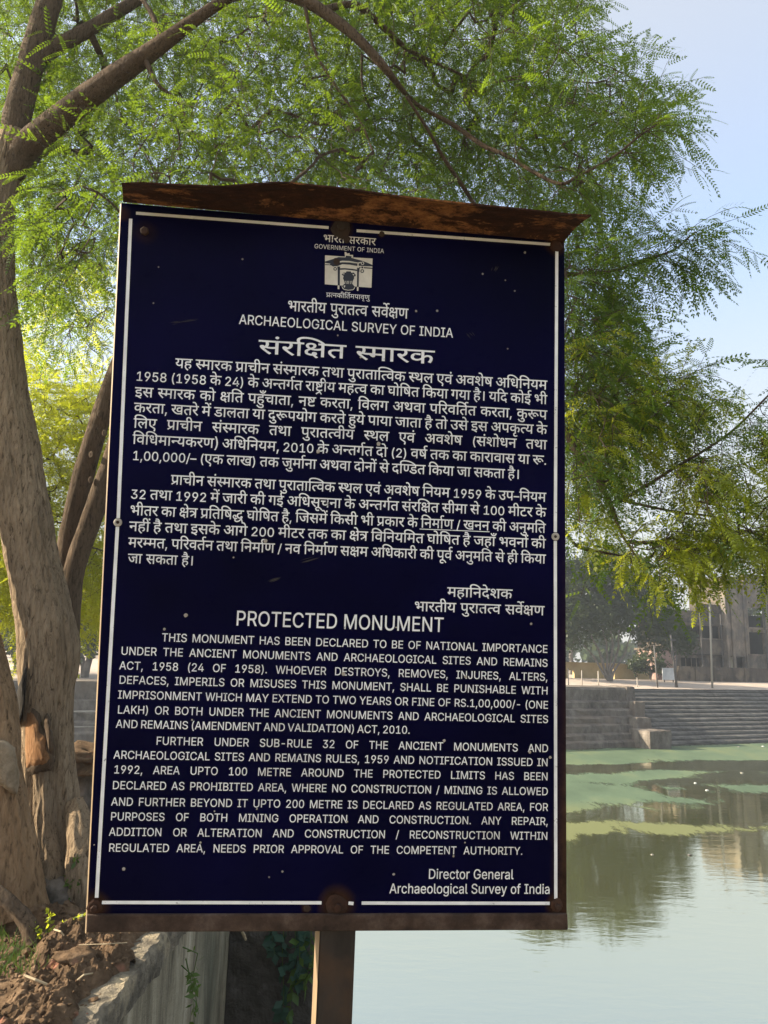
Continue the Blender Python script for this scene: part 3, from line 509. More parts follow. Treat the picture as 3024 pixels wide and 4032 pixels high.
 [[158,138,132,138,132,0,111,0,111,38,103,33,94,29,88,27,80,26,71,26,59,27,48,30,40,36,33,43,29,52,28,63,28,70,30,76,33,82,37,87,30,90,23,95,18,100,14,107,11,114,10,123,12,133,15,141,21,148,28,154,37,157,47,158,55,157,62,155,69,151,74,146,77,140,78,133,77,125,73,118,68,111,52,120,55,123,56,126,57,129,58,132,57,135,55,138,52,141,46,142,40,140,34,136,30,130,29,122,30,115,33,110,37,105,43,102,49,100,56,99,64,101,72,101,75,101,78,101,81,101,83,100,82,83,80,83,78,83,76,83,74,83,63,82,55,78,50,72,48,64,50,54,55,48,63,44,73,43,82,44,89,46,96,48,104,54,111,61,111,138,96,138,96,156,158,156]],
 [[23,0,23,16,116,16,116,0],[82,151,82,0,63,0,63,133,62,133,26,106,26,127,58,151]],
 [[67,153,76,152,84,150,92,146,99,142,104,136,109,129,112,121,114,112,115,103,115,96,113,88,110,80,106,72,101,62,94,50,60,0,39,0,89,74,91,74,88,70,85,66,81,63,76,60,70,59,65,58,56,59,48,61,41,64,34,68,29,74,25,80,22,88,20,96,19,104,20,114,22,122,26,130,30,136,36,142,42,147,50,150,58,152],[67,136,59,136,52,132,46,128,42,121,38,113,38,104,38,96,42,88,46,82,52,77,59,74,67,73,76,74,83,77,89,82,93,88,96,96,97,104,96,113,93,121,89,128,83,132,76,136]],
 [[66,-2,57,-2,49,0,42,3,35,7,30,12,25,18,21,24,19,31,18,38,37,38,38,32,41,26,46,22,52,18,58,16,66,15,74,16,82,19,88,24,93,31,96,39,97,48,96,57,93,65,88,72,81,78,73,81,64,82,57,81,50,80,44,77,38,74,20,76,29,151,109,151,109,134,46,134,40,90,41,90,46,94,53,96,60,98,68,99,78,98,87,95,95,90,102,84,108,77,112,68,115,59,116,48,115,39,113,30,109,22,104,15,98,10,92,4,84,1,75,-1]],
 [[67,-2,57,-2,48,0,40,4,33,8,27,12,22,18,18,25,16,32,16,40,16,49,19,58,24,65,30,72,37,76,45,78,38,82,32,86,27,92,24,98,22,105,21,113,22,124,27,134,31,139,37,144,43,148,50,151,58,152,67,153,76,152,84,151,91,148,97,144,103,139,107,134,112,124,114,113,113,105,110,98,107,92,102,86,96,82,90,79,98,76,104,72,110,65,115,58,118,49,119,40,118,32,116,25,112,18,108,12,101,8,94,4,86,0,77,-2],[67,15,76,16,84,18,91,22,96,27,99,34,100,41,99,49,96,56,90,62,84,66,76,69,67,70,58,69,50,66,44,62,38,56,36,49,34,41,35,34,38,27,43,22,50,18,58,16],[67,86,75,87,81,89,87,93,91,98,94,104,95,112,94,118,91,124,87,130,82,133,75,136,67,136,60,136,53,133,47,130,43,124,40,118,40,112,40,104,43,98,47,93,53,89,60,87]],
 [[26,62,26,73,27,84,29,96,32,108,35,120,38,131,42,142,47,152,52,160,70,160,65,150,60,138,56,127,53,116,50,104,48,93,46,82,45,72,44,62,45,52,46,44,47,34,49,25,52,15,55,5,60,-6,64,-16,70,-28,52,-28,44,-14,38,2,32,16,29,32,26,47]],
 [[19,0,19,14,69,68,77,77,83,84,88,91,92,98,94,104,94,111,94,118,91,124,86,130,81,133,74,136,66,136,58,136,51,133,46,128,42,123,39,116,38,108,20,108,20,117,22,124,26,132,30,138,36,143,42,147,50,150,58,152,67,153,75,152,83,150,90,147,97,143,102,138,107,132,110,126,112,118,113,111,112,103,110,95,106,86,100,77,94,70,87,62,79,53,46,18,46,17,115,17,115,0]],
 [[12,31,12,46,72,151,91,151,32,49,32,48,122,48,122,31],[84,0,84,35,84,43,84,94,102,94,102,0]],
 [[11,-28,17,-16,22,-5,26,6,29,16,32,26,34,35,36,44,36,53,37,62,36,72,35,82,34,93,31,104,28,116,25,127,21,138,16,150,11,160,29,160,34,152,38,142,42,131,46,120,49,108,52,96,54,84,55,73,55,62,54,46,52,31,48,16,43,1,37,-14,29,-28]],
 [[0,156,93,156,93,138,0,138],[51,74,51,61,50,55,48,50,44,48,38,47,32,48,26,52,19,58,14,65,10,72,9,80,10,85,12,89,17,92,24,92,96,92,96,74]],
 [[52,138,52,58,51,53,49,48,45,46,40,44,34,46,26,50,20,56,15,62,12,70,10,77,11,82,14,86,18,89,26,90,32,90,32,138,0,138,0,156,144,156,144,138,118,138,118,0,98,0,98,138]],
 [[79,0,68,0,58,2,49,4,41,8,34,12,28,18,24,26,21,34,20,44,22,54,27,64,36,72,30,78,25,85,22,94,21,105,21,138,0,138,0,156,150,156,150,138,124,138,124,84,108,68,94,68,84,68,76,68,70,67,60,65,53,62,46,57,42,51,40,43,42,34,46,28,52,24,60,21,68,19,78,19,87,19,95,20,102,22,113,26,123,31,130,12,122,9,114,6,106,4,97,2,88,0],[104,89,104,138,55,138],[41,110,42,99,44,91,48,85,54,80,64,82,74,84,86,84,41,130],[17,-41,79,-3,89,-3,125,-48,110,-58,81,-21,28,-58]],
 [[151,138,126,138,126,0,105,0,105,42,97,37,88,33,81,31,74,30,65,30,53,31,42,34,34,40,27,47,23,56,22,66,22,74,24,80,27,86,32,92,23,97,16,105,12,114,10,124,11,132,13,138,0,138,0,156,151,156],[42,67,44,58,49,52,57,48,67,47,75,48,82,50,90,52,98,58,105,65,105,138,36,138,32,131,31,124,32,115,36,109,42,105,50,103,58,104,66,105,72,104,77,104,76,87,74,87,72,87,70,87,68,87,57,86,49,82,44,76]],
 [[42,138,42,0,22,0,22,138,0,138,0,156,68,156,68,138],[22,154,19,166,16,176,12,185,7,194,1,201,-6,204,-14,206,-19,206,-24,204,-28,204,-32,202,-38,220,-31,222,-23,224,-15,224,-6,223,2,221,8,218,15,212,21,205,26,196,32,184,36,170,41,154]],
 [[22,138,0,138,0,156,20,156,17,161,15,167,14,174,13,181,15,193,20,204,28,212,38,219,52,223,66,224,89,222,110,216,129,205,146,191,162,174,176,154,155,154,129,183,100,200,71,206,60,205,51,203,44,198,38,193,34,186,34,178,34,172,36,166,38,160,41,156,68,156,68,138,42,138,42,0,22,0]],
 [[-45,154,-51,162,-57,168,-63,172,-68,174,-74,176,-80,176,-85,176,-90,174,-96,172,-100,170,-107,188,-101,190,-95,192,-88,193,-82,193,-71,192,-62,188,-54,182,-47,173,-46,174,-51,185,-56,194,-60,200,-66,204,-72,206,-79,207,-84,206,-89,206,-93,204,-96,203,-102,220,-96,222,-88,224,-80,224,-71,223,-63,221,-56,218,-50,212,-44,205,-38,196,-33,184,-28,170,-24,154]],
 [[48,156,69,156,69,0,48,0]],
 [[22,138,0,138,0,156,20,156,18,162,15,169,14,176,13,184,15,195,19,205,26,213,35,219,46,223,60,224,78,222,94,216,108,206,120,192,132,175,143,154,123,154,114,170,104,183,95,194,85,200,74,205,62,206,54,206,47,203,41,200,36,191,34,181,34,174,36,167,38,161,41,156,68,156,68,138,42,138,42,0,22,0]],
 [[103,-14,98,-6,93,3,89,11,86,18,82,18,79,18,76,17,72,17,61,18,50,20,40,23,31,28,23,35,17,44,14,51,12,59,12,68,12,78,16,87,20,94,26,100,32,105,38,108,46,111,54,112,63,114,72,114,74,114,74,138,0,138,0,156,134,156,134,138,94,138,94,96,82,96,73,96,65,96,58,94,50,92,43,89,38,84,34,79,32,73,32,66,32,57,36,50,42,44,49,39,59,36,72,35,73,35,75,35,76,35,78,35,77,40,76,44,78,52,82,56,87,59,93,60,103,58,110,54,114,48,115,40,114,34,112,28,108,24,102,22,106,16,110,9,114,2,120,-6]],
 [[68,56,60,55,53,54,46,52,40,49,33,54,26,60,20,66,16,72,14,80,12,88,13,94,15,100,18,104,22,108,28,112,35,114,44,116,55,116,78,116,78,138,0,138,0,156,126,156,126,138,99,138,99,98,53,98,46,98,42,98,39,97,36,95,34,92,32,87,34,81,36,76,40,73,44,69,52,72,60,73,69,74,80,72,91,69,100,64,106,57,110,48,112,38,110,28,107,20,102,13,94,8,84,4,72,1,80,-2,88,-5,96,-8,104,-10,96,-28,86,-23,77,-18,68,-14,60,-9,52,-4,44,0,35,1,27,2,20,4,14,9,12,16,13,21,16,26,20,28,25,29,30,28,36,26,42,23,48,18,52,17,55,17,66,18,74,19,82,22,89,29,92,38,90,46,86,51,78,54],[73,154,68,163,64,172,62,182,61,190,62,201,66,209,72,216,80,220,89,223,100,224,107,224,114,222,120,220,126,218,120,202,116,204,112,205,106,206,101,207,92,205,86,201,82,195,81,187,82,178,84,170,88,162,94,154]],
 [[68,56,60,55,53,54,46,52,40,49,33,54,26,60,20,66,16,72,14,80,12,88,13,94,15,100,18,104,22,108,28,112,35,114,44,116,55,116,78,116,78,138,0,138,0,156,126,156,126,138,99,138,99,98,53,98,46,98,42,98,39,97,36,95,34,92,32,87,34,81,36,76,40,73,44,69,52,72,60,73,69,74,80,72,91,69,100,64,106,57,110,48,112,38,110,28,107,20,102,13,94,8,84,4,72,1,80,-2,88,-5,96,-8,104,-10,96,-28,86,-23,77,-18,68,-14,60,-9,52,-4,44,0,35,1,27,2,20,4,14,9,12,16,13,21,16,26,20,28,25,29,30,28,36,26,42,23,48,18,52,17,55,17,66,18,74,19,82,22,89,29,92,38,90,46,86,51,78,54]],
 [[71,75,82,74,92,73,100,70,109,64,116,57,119,49,120,40,120,32,117,24,112,18,106,13,99,8,90,4,83,21,90,24,96,28,100,33,101,39,99,47,94,52,88,55,80,57,70,57,59,56,50,54,43,50,36,43,34,34,35,28,37,22,41,15,48,8,54,3,63,-2,73,-8,77,-8,81,-7,93,-8,102,-12,110,-17,116,-24,120,-32,121,-42,120,-52,116,-60,109,-67,100,-73,89,-76,76,-77,60,-76,46,-72,34,-66,23,-57,12,-47,2,-35,17,-24,23,-32,29,-38,35,-44,44,-51,54,-56,61,-58,68,-58,76,-59,91,-57,100,-51,102,-40,101,-33,96,-28,90,-25,82,-24,76,-24,70,-26,65,-27,60,-30,56,-20,42,-11,32,-2,24,6,19,15,16,24,14,34,16,42,18,50,22,57,28,62,24,67,20,73,18,80,17,88,18,94,20,100,23,104,26,108,33,112,40,114,48,116,57,116,90,116,90,138,0,138,0,156,136,156,136,138,110,138,110,98,58,98,51,98,46,98,44,97,41,95,38,92,37,87,38,82,40,78,42,74,46,71,54,73,62,74]],
 [[-47,212,-46,216,-44,220,-40,223,-35,224,-30,223,-26,220,-23,216,-22,212,-23,207,-26,203,-30,200,-35,199,-40,200,-44,203,-46,207],[17,216,12,201,6,189,-2,180,-12,174,-22,171,-34,170,-46,171,-56,175,-66,181,-74,190,-82,202,-88,216,-71,222,-66,211,-61,202,-56,196,-50,191,-42,188,-34,187,-25,188,-18,191,-12,196,-8,203,-4,212,-1,222]],
 [[11,-36,20,21,41,21,25,-36]],
 [[79,0,68,0,58,2,49,4,41,8,34,12,28,18,24,26,21,34,20,44,22,54,27,64,36,72,30,78,25,85,22,94,21,105,21,138,0,138,0,156,150,156,150,138,124,138,124,84,108,68,94,68,84,68,76,68,70,67,60,65,53,62,46,57,42,51,40,43,42,34,46,28,52,24,60,21,68,19,78,19,87,19,95,20,102,22,113,26,123,31,130,12,122,9,114,6,106,4,97,2,88,0],[104,89,104,138,55,138],[41,110,42,99,44,91,48,85,54,80,64,82,74,84,86,84,41,130]],
 [[22,138,0,138,0,156,20,156,18,162,15,168,14,176,13,183,15,194,19,204,26,212,36,219,48,223,62,224,82,222,100,216,116,206,130,192,144,174,155,154,135,154,125,170,114,183,102,193,91,200,78,205,66,206,56,206,48,203,42,199,37,194,34,188,34,180,34,173,36,166,38,161,41,156,68,156,68,138,42,138,42,0,22,0]],
 [[124,40,115,41,107,44,100,50,94,57,90,65,90,75,90,76,86,78,81,80,76,81,71,82,65,76,58,72,50,67,42,64,50,55,58,46,68,36,78,28,88,19,99,10,85,-3,76,5,66,14,58,22,49,30,42,38,34,45,28,52,23,58,19,64,14,71,12,76,10,81,10,85,11,90,14,94,19,97,26,98,32,98,37,96,41,92,45,87,54,93,60,100,63,108,64,117,64,123,63,128,62,134,60,138,0,138,0,156,200,156,200,138,80,138,82,131,84,124,84,114,83,106,81,98,88,96,94,93,100,100,107,105,116,108,128,109,137,108,146,106,154,102,162,97,169,91,175,84,181,76,186,67,191,58,175,50,168,62,160,73,153,82,145,88,137,91,128,92,119,91,112,87,108,81,107,74,108,66,112,62,118,58,125,58,129,58,132,58,136,59,140,60,146,44,140,42,134,40,129,40]],
 [[182,138,182,0,162,0,162,11,153,7,143,4,132,2,122,2,104,3,87,8,70,15,54,26,38,41,21,60,16,68,12,74,10,80,10,84,11,90,14,94,19,97,26,98,32,98,37,96,41,92,45,88,50,93,52,100,54,107,54,114,54,121,54,127,52,132,50,138,0,138,0,156,208,156,208,138],[134,58,142,59,150,62,156,66,162,70,162,138,70,138,72,131,74,123,74,114,74,102,70,91,66,82,59,74,51,68,42,63,54,50,66,40,78,31,92,25,106,21,122,20,133,20,143,22,152,26,162,30,162,50,156,46,148,44,140,42,130,41,119,42,109,46,101,52,94,60,90,69,89,80,90,91,94,100,101,108,110,114,120,117,133,118,138,118,144,118,150,117,154,116,152,98,148,100,144,100,140,101,135,101,124,100,116,96,111,88,109,79,111,70,116,63,124,59]],
 [[-42,154,-46,166,-49,176,-52,185,-58,194,-64,201,-71,204,-79,206,-84,206,-88,204,-92,204,-96,202,-102,220,-96,222,-88,224,-80,224,-71,223,-63,221,-56,218,-50,212,-44,205,-38,196,-33,184,-28,170,-24,154],[-28,205,-27,211,-24,216,-20,219,-14,220,-9,219,-4,216,-2,211,0,205,-2,200,-4,195,-9,192,-14,191,-20,192,-24,195,-27,200]],
 [[90,56,82,55,75,54,68,52,62,49,54,54,48,60,42,66,38,72,35,80,34,88,35,94,37,100,40,104,44,108,50,112,57,114,66,116,77,116,100,116,100,138,0,138,0,156,148,156,148,138,120,138,120,98,74,98,68,98,64,98,60,97,58,95,55,92,54,87,55,81,58,76,62,73,65,69,73,72,82,73,90,74,102,72,112,69,121,64,128,57,132,48,134,38,132,28,128,19,121,11,112,5,99,1,84,0,68,1,54,5,40,11,28,19,16,28,6,40,22,52,31,42,41,33,50,26,61,22,72,20,84,18,100,21,110,27,113,38,112,46,107,51,100,54]],
 [[74,-3,84,0,94,2,92,6,90,11,88,14,86,18,82,18,79,18,76,17,72,17,61,18,50,20,40,23,31,28,23,35,17,44,14,51,12,59,12,68,12,78,16,87,20,94,26,100,32,105,38,108,46,111,54,112,63,114,72,114,74,114,74,138,0,138,0,156,134,156,134,138,94,138,94,96,82,96,73,96,65,96,58,94,50,92,43,89,38,84,34,79,32,73,32,66,32,57,36,50,42,44,49,39,59,36,72,35,73,35,75,35,76,35,78,35,77,40,76,44,78,52,82,56,87,59,93,60,103,58,110,54,114,48,115,40,114,34,112,28,108,24,102,22,105,17,108,12,111,7,115,1,122,-2,129,-5,134,-10,138,-17,141,-24,142,-32,140,-42,136,-50,130,-57,121,-63,110,-66,97,-67,81,-66,67,-62,55,-56,44,-47,32,-37,22,-25,38,-14,44,-22,50,-28,56,-34,65,-41,74,-46,82,-48,89,-48,97,-49,112,-47,120,-41,123,-30,122,-23,117,-18,110,-15,103,-14,97,-14,91,-16,86,-17,80,-20]],
 [[163,138,163,0,143,0,143,92,109,92,100,93,94,93,100,88,105,82,109,76,112,69,114,62,114,54,113,44,110,35,104,28,96,24,87,21,78,20,69,21,60,24,52,28,44,34,37,42,29,53,22,66,15,82,8,100,26,106,33,86,41,69,50,56,58,46,67,40,76,38,84,39,90,42,94,48,95,57,94,64,91,71,87,78,82,84,75,89,68,94,76,110,143,110,143,138,0,138,0,156,189,156,189,138]],
 [[0,156,141,156,141,138,113,138,118,131,120,124,121,116,119,102,112,91,102,82,107,76,113,70,118,64,122,56,124,48,125,38,124,30,122,23,119,17,112,10,104,4,97,2,90,0,82,0,73,1,64,4,55,8,46,14,38,22,30,32,22,45,15,60,7,78,25,84,30,72,35,60,40,50,46,41,52,33,58,27,66,22,72,20,80,18,89,20,97,23,102,30,104,40,102,50,98,59,94,64,88,70,82,75,74,74,66,74,65,91,76,92,85,94,92,98,97,102,100,108,101,116,100,123,97,129,93,134,88,138,0,138]],
 [[22,138,0,138,0,156,20,156,17,161,15,167,14,174,13,181,15,194,21,204,30,212,42,219,58,223,76,224,96,223,115,220,132,215,149,208,164,200,179,190,192,180,204,167,215,154,193,154,176,170,159,182,140,193,121,200,102,204,81,206,67,205,55,203,46,199,39,193,35,186,34,178,34,171,36,165,38,160,41,156,68,156,68,138,42,138,42,0,22,0]],
 [[14,-34,20,-20,26,-6,31,7,35,19,38,31,41,42,43,53,44,64,44,74,44,86,42,99,40,112,38,126,34,139,30,153,25,167,20,180,14,193,35,193,41,182,46,171,51,158,56,144,60,130,62,116,65,102,66,88,66,74,66,56,63,38,58,20,52,1,44,-16,35,-34]],
 [[13,-44,24,26,49,26,30,-44]],
 [[67,-2,56,-1,47,2,38,7,31,14,25,23,20,34,17,46,15,60,14,76,15,91,17,105,21,117,26,128,32,137,39,144,47,149,57,152,67,153,78,152,88,149,96,144,103,137,109,128,114,117,118,105,120,91,120,76,120,60,118,46,114,34,109,23,103,14,96,7,88,2,78,-1],[67,15,78,16,86,22,91,28,95,34,98,43,100,52,101,63,102,76,101,88,100,98,98,108,95,117,91,124,86,129,78,134,67,136,57,134,48,129,44,124,40,117,37,108,34,98,33,88,33,76,33,63,34,52,37,43,40,34,44,28,48,22,57,16]],
 [[28,-1,23,0,18,3,16,7,14,12,16,18,18,22,23,25,28,26,34,25,38,22,41,18,42,12,41,7,38,3,34,0]],
 [[70,158,22,-23,5,-23,53,158]],
 [[104,73,104,56,0,56,0,73]],
 [[42,138,42,0,22,0,22,138,0,138,0,156,68,156,68,138],[22,154,19,166,16,176,12,185,7,194,1,201,-6,204,-14,206,-19,206,-24,204,-28,204,-32,202,-38,220,-31,222,-23,224,-15,224,-6,223,2,221,8,218,15,212,21,205,26,196,32,184,36,170,41,154],[36,205,38,211,40,216,45,219,50,220,56,219,60,216,63,211,64,205,63,200,60,195,56,192,50,191,45,192,40,195,38,200]],
 [[22,138,0,138,0,156,20,156,17,161,15,167,14,174,13,181,16,194,23,204,34,213,50,219,70,223,94,224,124,223,152,220,178,215,202,208,224,200,244,190,263,178,280,166,294,154,269,154,245,169,219,182,192,192,163,200,133,204,102,206,81,205,64,203,50,199,41,194,36,186,34,176,34,170,36,165,38,160,41,156,68,156,68,138,42,138,42,0,22,0]],
 [[63,36,48,38,37,43,28,51,25,58,22,66,21,72,20,80,20,88,20,138,0,138,0,156,120,156,120,138,105,138,105,80,104,70,103,62,100,56,96,50,90,44,83,40,74,37],[62,54,73,56,80,62,82,67,84,72,84,79,85,88,85,138,40,138,40,88,40,80,41,73,42,68,44,63,48,59,52,56,56,55]],
 [[64,-2,56,-2,47,0,39,3,32,6,26,11,21,16,17,23,14,30,13,38,32,38,34,31,38,26,42,21,49,18,56,16,64,15,73,16,81,18,88,22,93,27,96,34,97,43,96,50,93,58,88,64,81,69,75,71,68,72,59,73,47,73,47,88,85,133,85,134,20,134,20,151,110,151,110,137,63,82,63,85,73,86,83,84,91,81,99,77,105,72,110,66,114,58,116,51,116,42,116,34,113,26,110,20,104,13,98,8,91,4,83,0,74,-2]],
 [[-16,-61,-22,-64,-29,-66,-36,-66,-43,-67,-55,-66,-65,-62,-72,-57,-78,-50,-82,-41,-83,-32,-82,-22,-78,-14,-72,-7,-63,-2,-53,2,-40,3,-28,2,-18,0,-8,-4,1,-10,10,-16,17,-22,24,-30,30,-38,36,-47,21,-57,12,-44,2,-34,-7,-25,-16,-19,-27,-16,-39,-14,-50,-16,-58,-19,-63,-25,-65,-32,-63,-40,-58,-45,-52,-48,-44,-49,-38,-49,-32,-48,-27,-46,-22,-44]],
 [[130,138,93,138,93,87,79,87,68,87,59,85,52,83,45,80,38,72,33,64,32,54,33,43,37,34,43,27,52,22,61,20,71,18,79,19,87,20,94,22,104,25,114,30,120,12,113,8,105,6,97,4,89,2,80,0,72,0,60,1,50,3,40,6,32,12,25,18,19,25,15,34,12,44,12,55,12,65,15,74,20,82,26,89,34,95,42,99,52,102,62,104,72,105,72,138,0,138,0,156,130,156]],
 [[32,16,20,33,82,70,75,78,69,85,64,90,55,94,45,95,38,94,31,93,23,90,14,86,7,104,16,108,24,111,34,113,45,114,54,113,63,111,71,107,78,100,84,95,90,89,96,82,96,138,0,138,0,156,142,156,142,138,116,138,116,0,96,0,96,58]],
 [[189,-34,172,-42,158,-2,152,-9,146,-15,140,-21,132,-27,124,-32,116,-36,106,-38,97,-40,86,-41,72,-40,61,-37,52,-32,45,-24,41,-16,40,-8,40,-3,41,1,43,6,45,10,36,13,27,17,20,22,14,29,11,37,10,46,11,55,14,63,20,70,27,75,35,78,44,79,52,78,59,76,65,72,72,65,74,55,73,50,72,45,68,39,64,34,50,44,53,48,54,54,54,57,52,60,49,63,44,64,38,62,33,58,29,52,28,45,29,38,33,33,38,29,45,26,52,24,60,23,68,26,78,26,80,26,83,26,86,26,88,26,86,9,85,9,84,9,82,9,81,9,72,8,65,5,61,0,60,-6,61,-14,66,-20,75,-23,84,-24,98,-22,110,-18,121,-12,131,-4,141,6,150,18,147,18,145,18,143,17,141,17,131,18,120,20,110,23,100,28,92,35,85,44,82,51,80,59,80,68,80,78,83,87,88,94,93,100,99,105,106,108,114,111,122,112,131,114,140,114,142,114,142,138,0,138,0,156,202,156,202,138,162,138,162,96,150,96,140,96,133,96,126,94,118,92,111,89,106,84,102,79,100,73,100,66,100,57,104,50,110,44,118,39,128,36,140,35,142,35,142,35,144,35,146,35,145,38,145,40,144,42,144,44,146,52,150,56,155,59,161,60,170,58,178,54,182,48,183,40,182,33,179,28,174,24,168,21]],
 [[22,138,0,138,0,156,20,156,17,161,15,167,14,174,13,181,15,194,21,204,32,212,45,219,62,223,82,224,105,223,127,220,148,215,167,208,184,200,201,190,216,179,229,167,242,154,218,154,199,170,179,182,158,192,135,200,112,204,88,206,58,203,40,193,34,177,34,171,36,165,38,160,41,156,68,156,68,138,42,138,42,0,22,0]],
 [[-46,154,-50,162,-53,170,-54,178,-55,187,-54,197,-50,206,-44,214,-36,220,-27,223,-15,224,-6,223,2,221,10,217,16,211,22,204,27,194,32,184,36,170,41,156,68,156,68,138,42,138,42,0,22,0,22,138,0,138,0,156,22,156,17,171,12,184,7,194,1,201,-6,205,-14,206,-23,205,-30,200,-34,193,-35,183,-34,175,-32,168,-30,161,-26,154],[38,204,39,210,42,214,46,218,52,218,57,218,62,214,64,210,66,204,64,198,62,194,57,190,52,190,46,190,42,194,39,198]],
 [[118,54,116,44,112,35,106,28,98,24,88,21,78,20,64,22,52,27,40,36,29,49,18,67,7,89,25,96,32,79,40,65,48,54,57,45,66,40,76,38,85,39,92,42,96,48,98,57,96,66,92,73,87,80,80,87,72,86,65,85,64,103,74,104,82,106,88,109,93,115,95,124,94,131,89,136,83,140,76,140,67,140,59,138,51,135,43,131,36,148,44,152,52,155,63,157,74,158,86,157,96,154,104,148,110,141,114,133,115,124,113,112,107,102,98,94,100,91,103,89,112,88,122,88,129,88,136,88,142,89,148,91,148,138,130,138,130,156,260,156,260,138,234,138,234,0,213,0,213,138,169,138,169,0,148,0,148,72,142,71,137,70,131,70,124,70,120,70,114,70,116,63]],
 [[52,80,107,80,107,62,52,62,52,53,51,46,48,42,44,39,40,38,35,38,30,41,25,44,20,49,16,54,12,59,10,64,10,70,10,74,13,77,18,80,25,80,32,80,32,138,0,138,0,156,91,156,91,138,52,138]],
 [[22,0,22,182,84,182,98,181,109,178,119,174,128,168,134,162,140,153,143,144,146,134,146,124,146,114,143,104,140,94,134,86,128,80,119,74,109,69,98,67,84,66,40,66,40,86,83,86,92,87,100,88,106,91,114,97,119,105,122,114,123,124,122,134,119,143,114,151,106,156,100,159,92,161,83,162,45,162,45,0]],
 [[22,0,22,182,86,182,98,181,109,179,118,175,126,170,132,165,136,158,140,150,142,142,142,134,141,123,138,114,134,108,127,102,120,98,112,96,112,94,121,92,130,88,137,82,144,73,147,66,149,58,150,48,149,40,146,32,143,24,138,17,132,11,124,6,114,3,102,1,88,0],[45,20,88,20,101,22,111,24,118,29,123,34,126,41,127,49,126,58,122,66,117,72,109,78,100,81,89,82,45,82],[45,102,85,102,94,103,103,106,110,110,116,117,119,124,120,133,119,141,116,147,112,153,105,158,97,160,86,162,45,162]],
 [[13,-44,24,26,49,26,30,-44]],
 [[28,0,28,20,140,20,140,0],[99,182,99,0,76,0,76,160,75,160,31,128,31,153,70,182]],
 [[81,184,92,184,102,181,111,177,119,171,126,164,131,155,136,146,138,136,139,124,138,115,136,106,133,97,128,86,122,74,113,61,72,0,47,0,108,89,110,89,107,84,102,80,98,76,92,73,85,71,78,70,68,71,58,73,49,77,42,82,35,89,30,96,26,105,24,115,23,126,24,137,26,147,31,156,36,164,43,171,51,177,60,181,70,184],[81,164,71,163,62,160,55,154,50,146,46,136,45,126,46,115,50,106,55,98,62,92,71,89,81,88,91,89,100,92,107,98,112,106,116,115,117,126,116,136,112,146,107,154,100,160,91,163]],
 [[79,-2,68,-2,59,0,50,4,42,8,36,14,30,21,26,29,23,37,22,46,44,46,46,38,50,32,55,26,62,22,70,19,79,18,89,19,98,23,106,29,112,37,116,47,117,58,116,69,112,79,106,87,98,93,88,97,78,99,69,98,60,96,52,93,46,89,24,92,35,182,131,182,131,162,55,162,48,108,50,108,56,113,64,116,72,118,82,119,90,118,98,117,105,114,112,111,118,107,123,102,128,96,132,90,135,82,138,75,139,67,140,58,139,47,136,36,132,27,126,18,118,11,110,6,100,1,90,-2]],
 [[81,-2,69,-2,58,0,48,4,40,9,32,15,26,22,22,30,20,39,18,48,20,60,23,70,29,79,36,86,44,92,54,94,54,96,46,98,39,104,33,110,28,118,26,127,25,136,26,145,28,153,32,161,38,168,44,173,52,178,61,182,70,184,81,184,91,184,101,182,110,178,117,173,124,168,129,161,133,153,136,145,136,136,136,127,133,118,129,110,123,104,116,98,108,96,108,94,117,92,126,86,133,79,139,70,142,60,144,48,142,39,140,30,136,22,130,15,122,9,113,4,104,0,93,-2],[81,18,92,19,102,22,110,26,116,33,119,40,120,50,119,59,115,68,109,74,101,80,92,83,81,84,70,83,60,80,52,74,46,68,43,59,42,50,42,40,46,33,52,26,60,22,70,19],[81,104,90,104,98,107,105,112,110,118,113,126,114,134,113,143,110,150,105,156,98,160,90,164,81,164,72,164,64,160,57,156,52,150,49,143,48,134,49,126,52,118,57,112,64,107,72,104]],
 [[31,74,32,88,33,102,35,116,38,130,42,144,46,158,51,171,57,182,62,193,84,193,78,180,72,167,68,153,64,139,60,126,57,112,55,99,54,86,54,74,54,63,55,52,57,41,59,30,62,18,67,6,72,-6,78,-20,84,-34,62,-34,53,-16,45,2,39,20,35,38,32,56]],
 [[23,0,23,17,84,82,90,89,96,96,100,102,106,110,110,117,113,125,114,133,113,142,110,150,104,156,97,160,89,163,80,164,70,163,62,160,55,155,50,148,47,140,46,130,24,130,24,140,27,150,31,158,36,166,43,172,51,178,60,181,70,184,80,184,91,184,100,181,109,178,117,172,123,166,129,159,133,151,135,143,136,134,135,124,132,114,129,108,125,101,120,93,113,85,105,75,95,64,55,22,55,20,139,20,139,0]],
 [[15,37,15,56,87,182,110,182,39,59,39,57,147,57,147,37],[100,0,100,42,100,52,100,114,122,114,122,0]],
 [[14,-34,20,-20,26,-6,31,7,35,19,38,31,41,42,43,53,44,64,44,74,44,86,42,99,40,112,38,126,34,139,30,153,25,167,20,180,14,193,35,193,41,182,46,171,51,158,56,144,60,130,62,116,65,102,66,88,66,74,66,56,63,38,58,20,52,1,44,-16,35,-34]],
 [[34,-2,28,0,22,3,19,8,18,15,19,21,22,26,28,30,34,31,40,30,46,26,49,21,50,15,49,8,46,3,40,0]],
 [[56,0,6,182,30,182,59,70,61,61,63,52,65,43,67,34,69,24,71,14,68,14,70,24,72,34,74,43,76,52,78,61,80,70,110,182,136,182,166,70,168,61,170,52,172,43,174,34,176,24,178,14,175,14,177,24,179,34,181,43,183,52,185,61,188,70,216,182,240,182,190,0,163,0,132,115,130,123,128,131,126,140,124,149,122,159,120,170,126,170,124,160,122,150,120,141,118,132,116,124,114,115,83,0]],
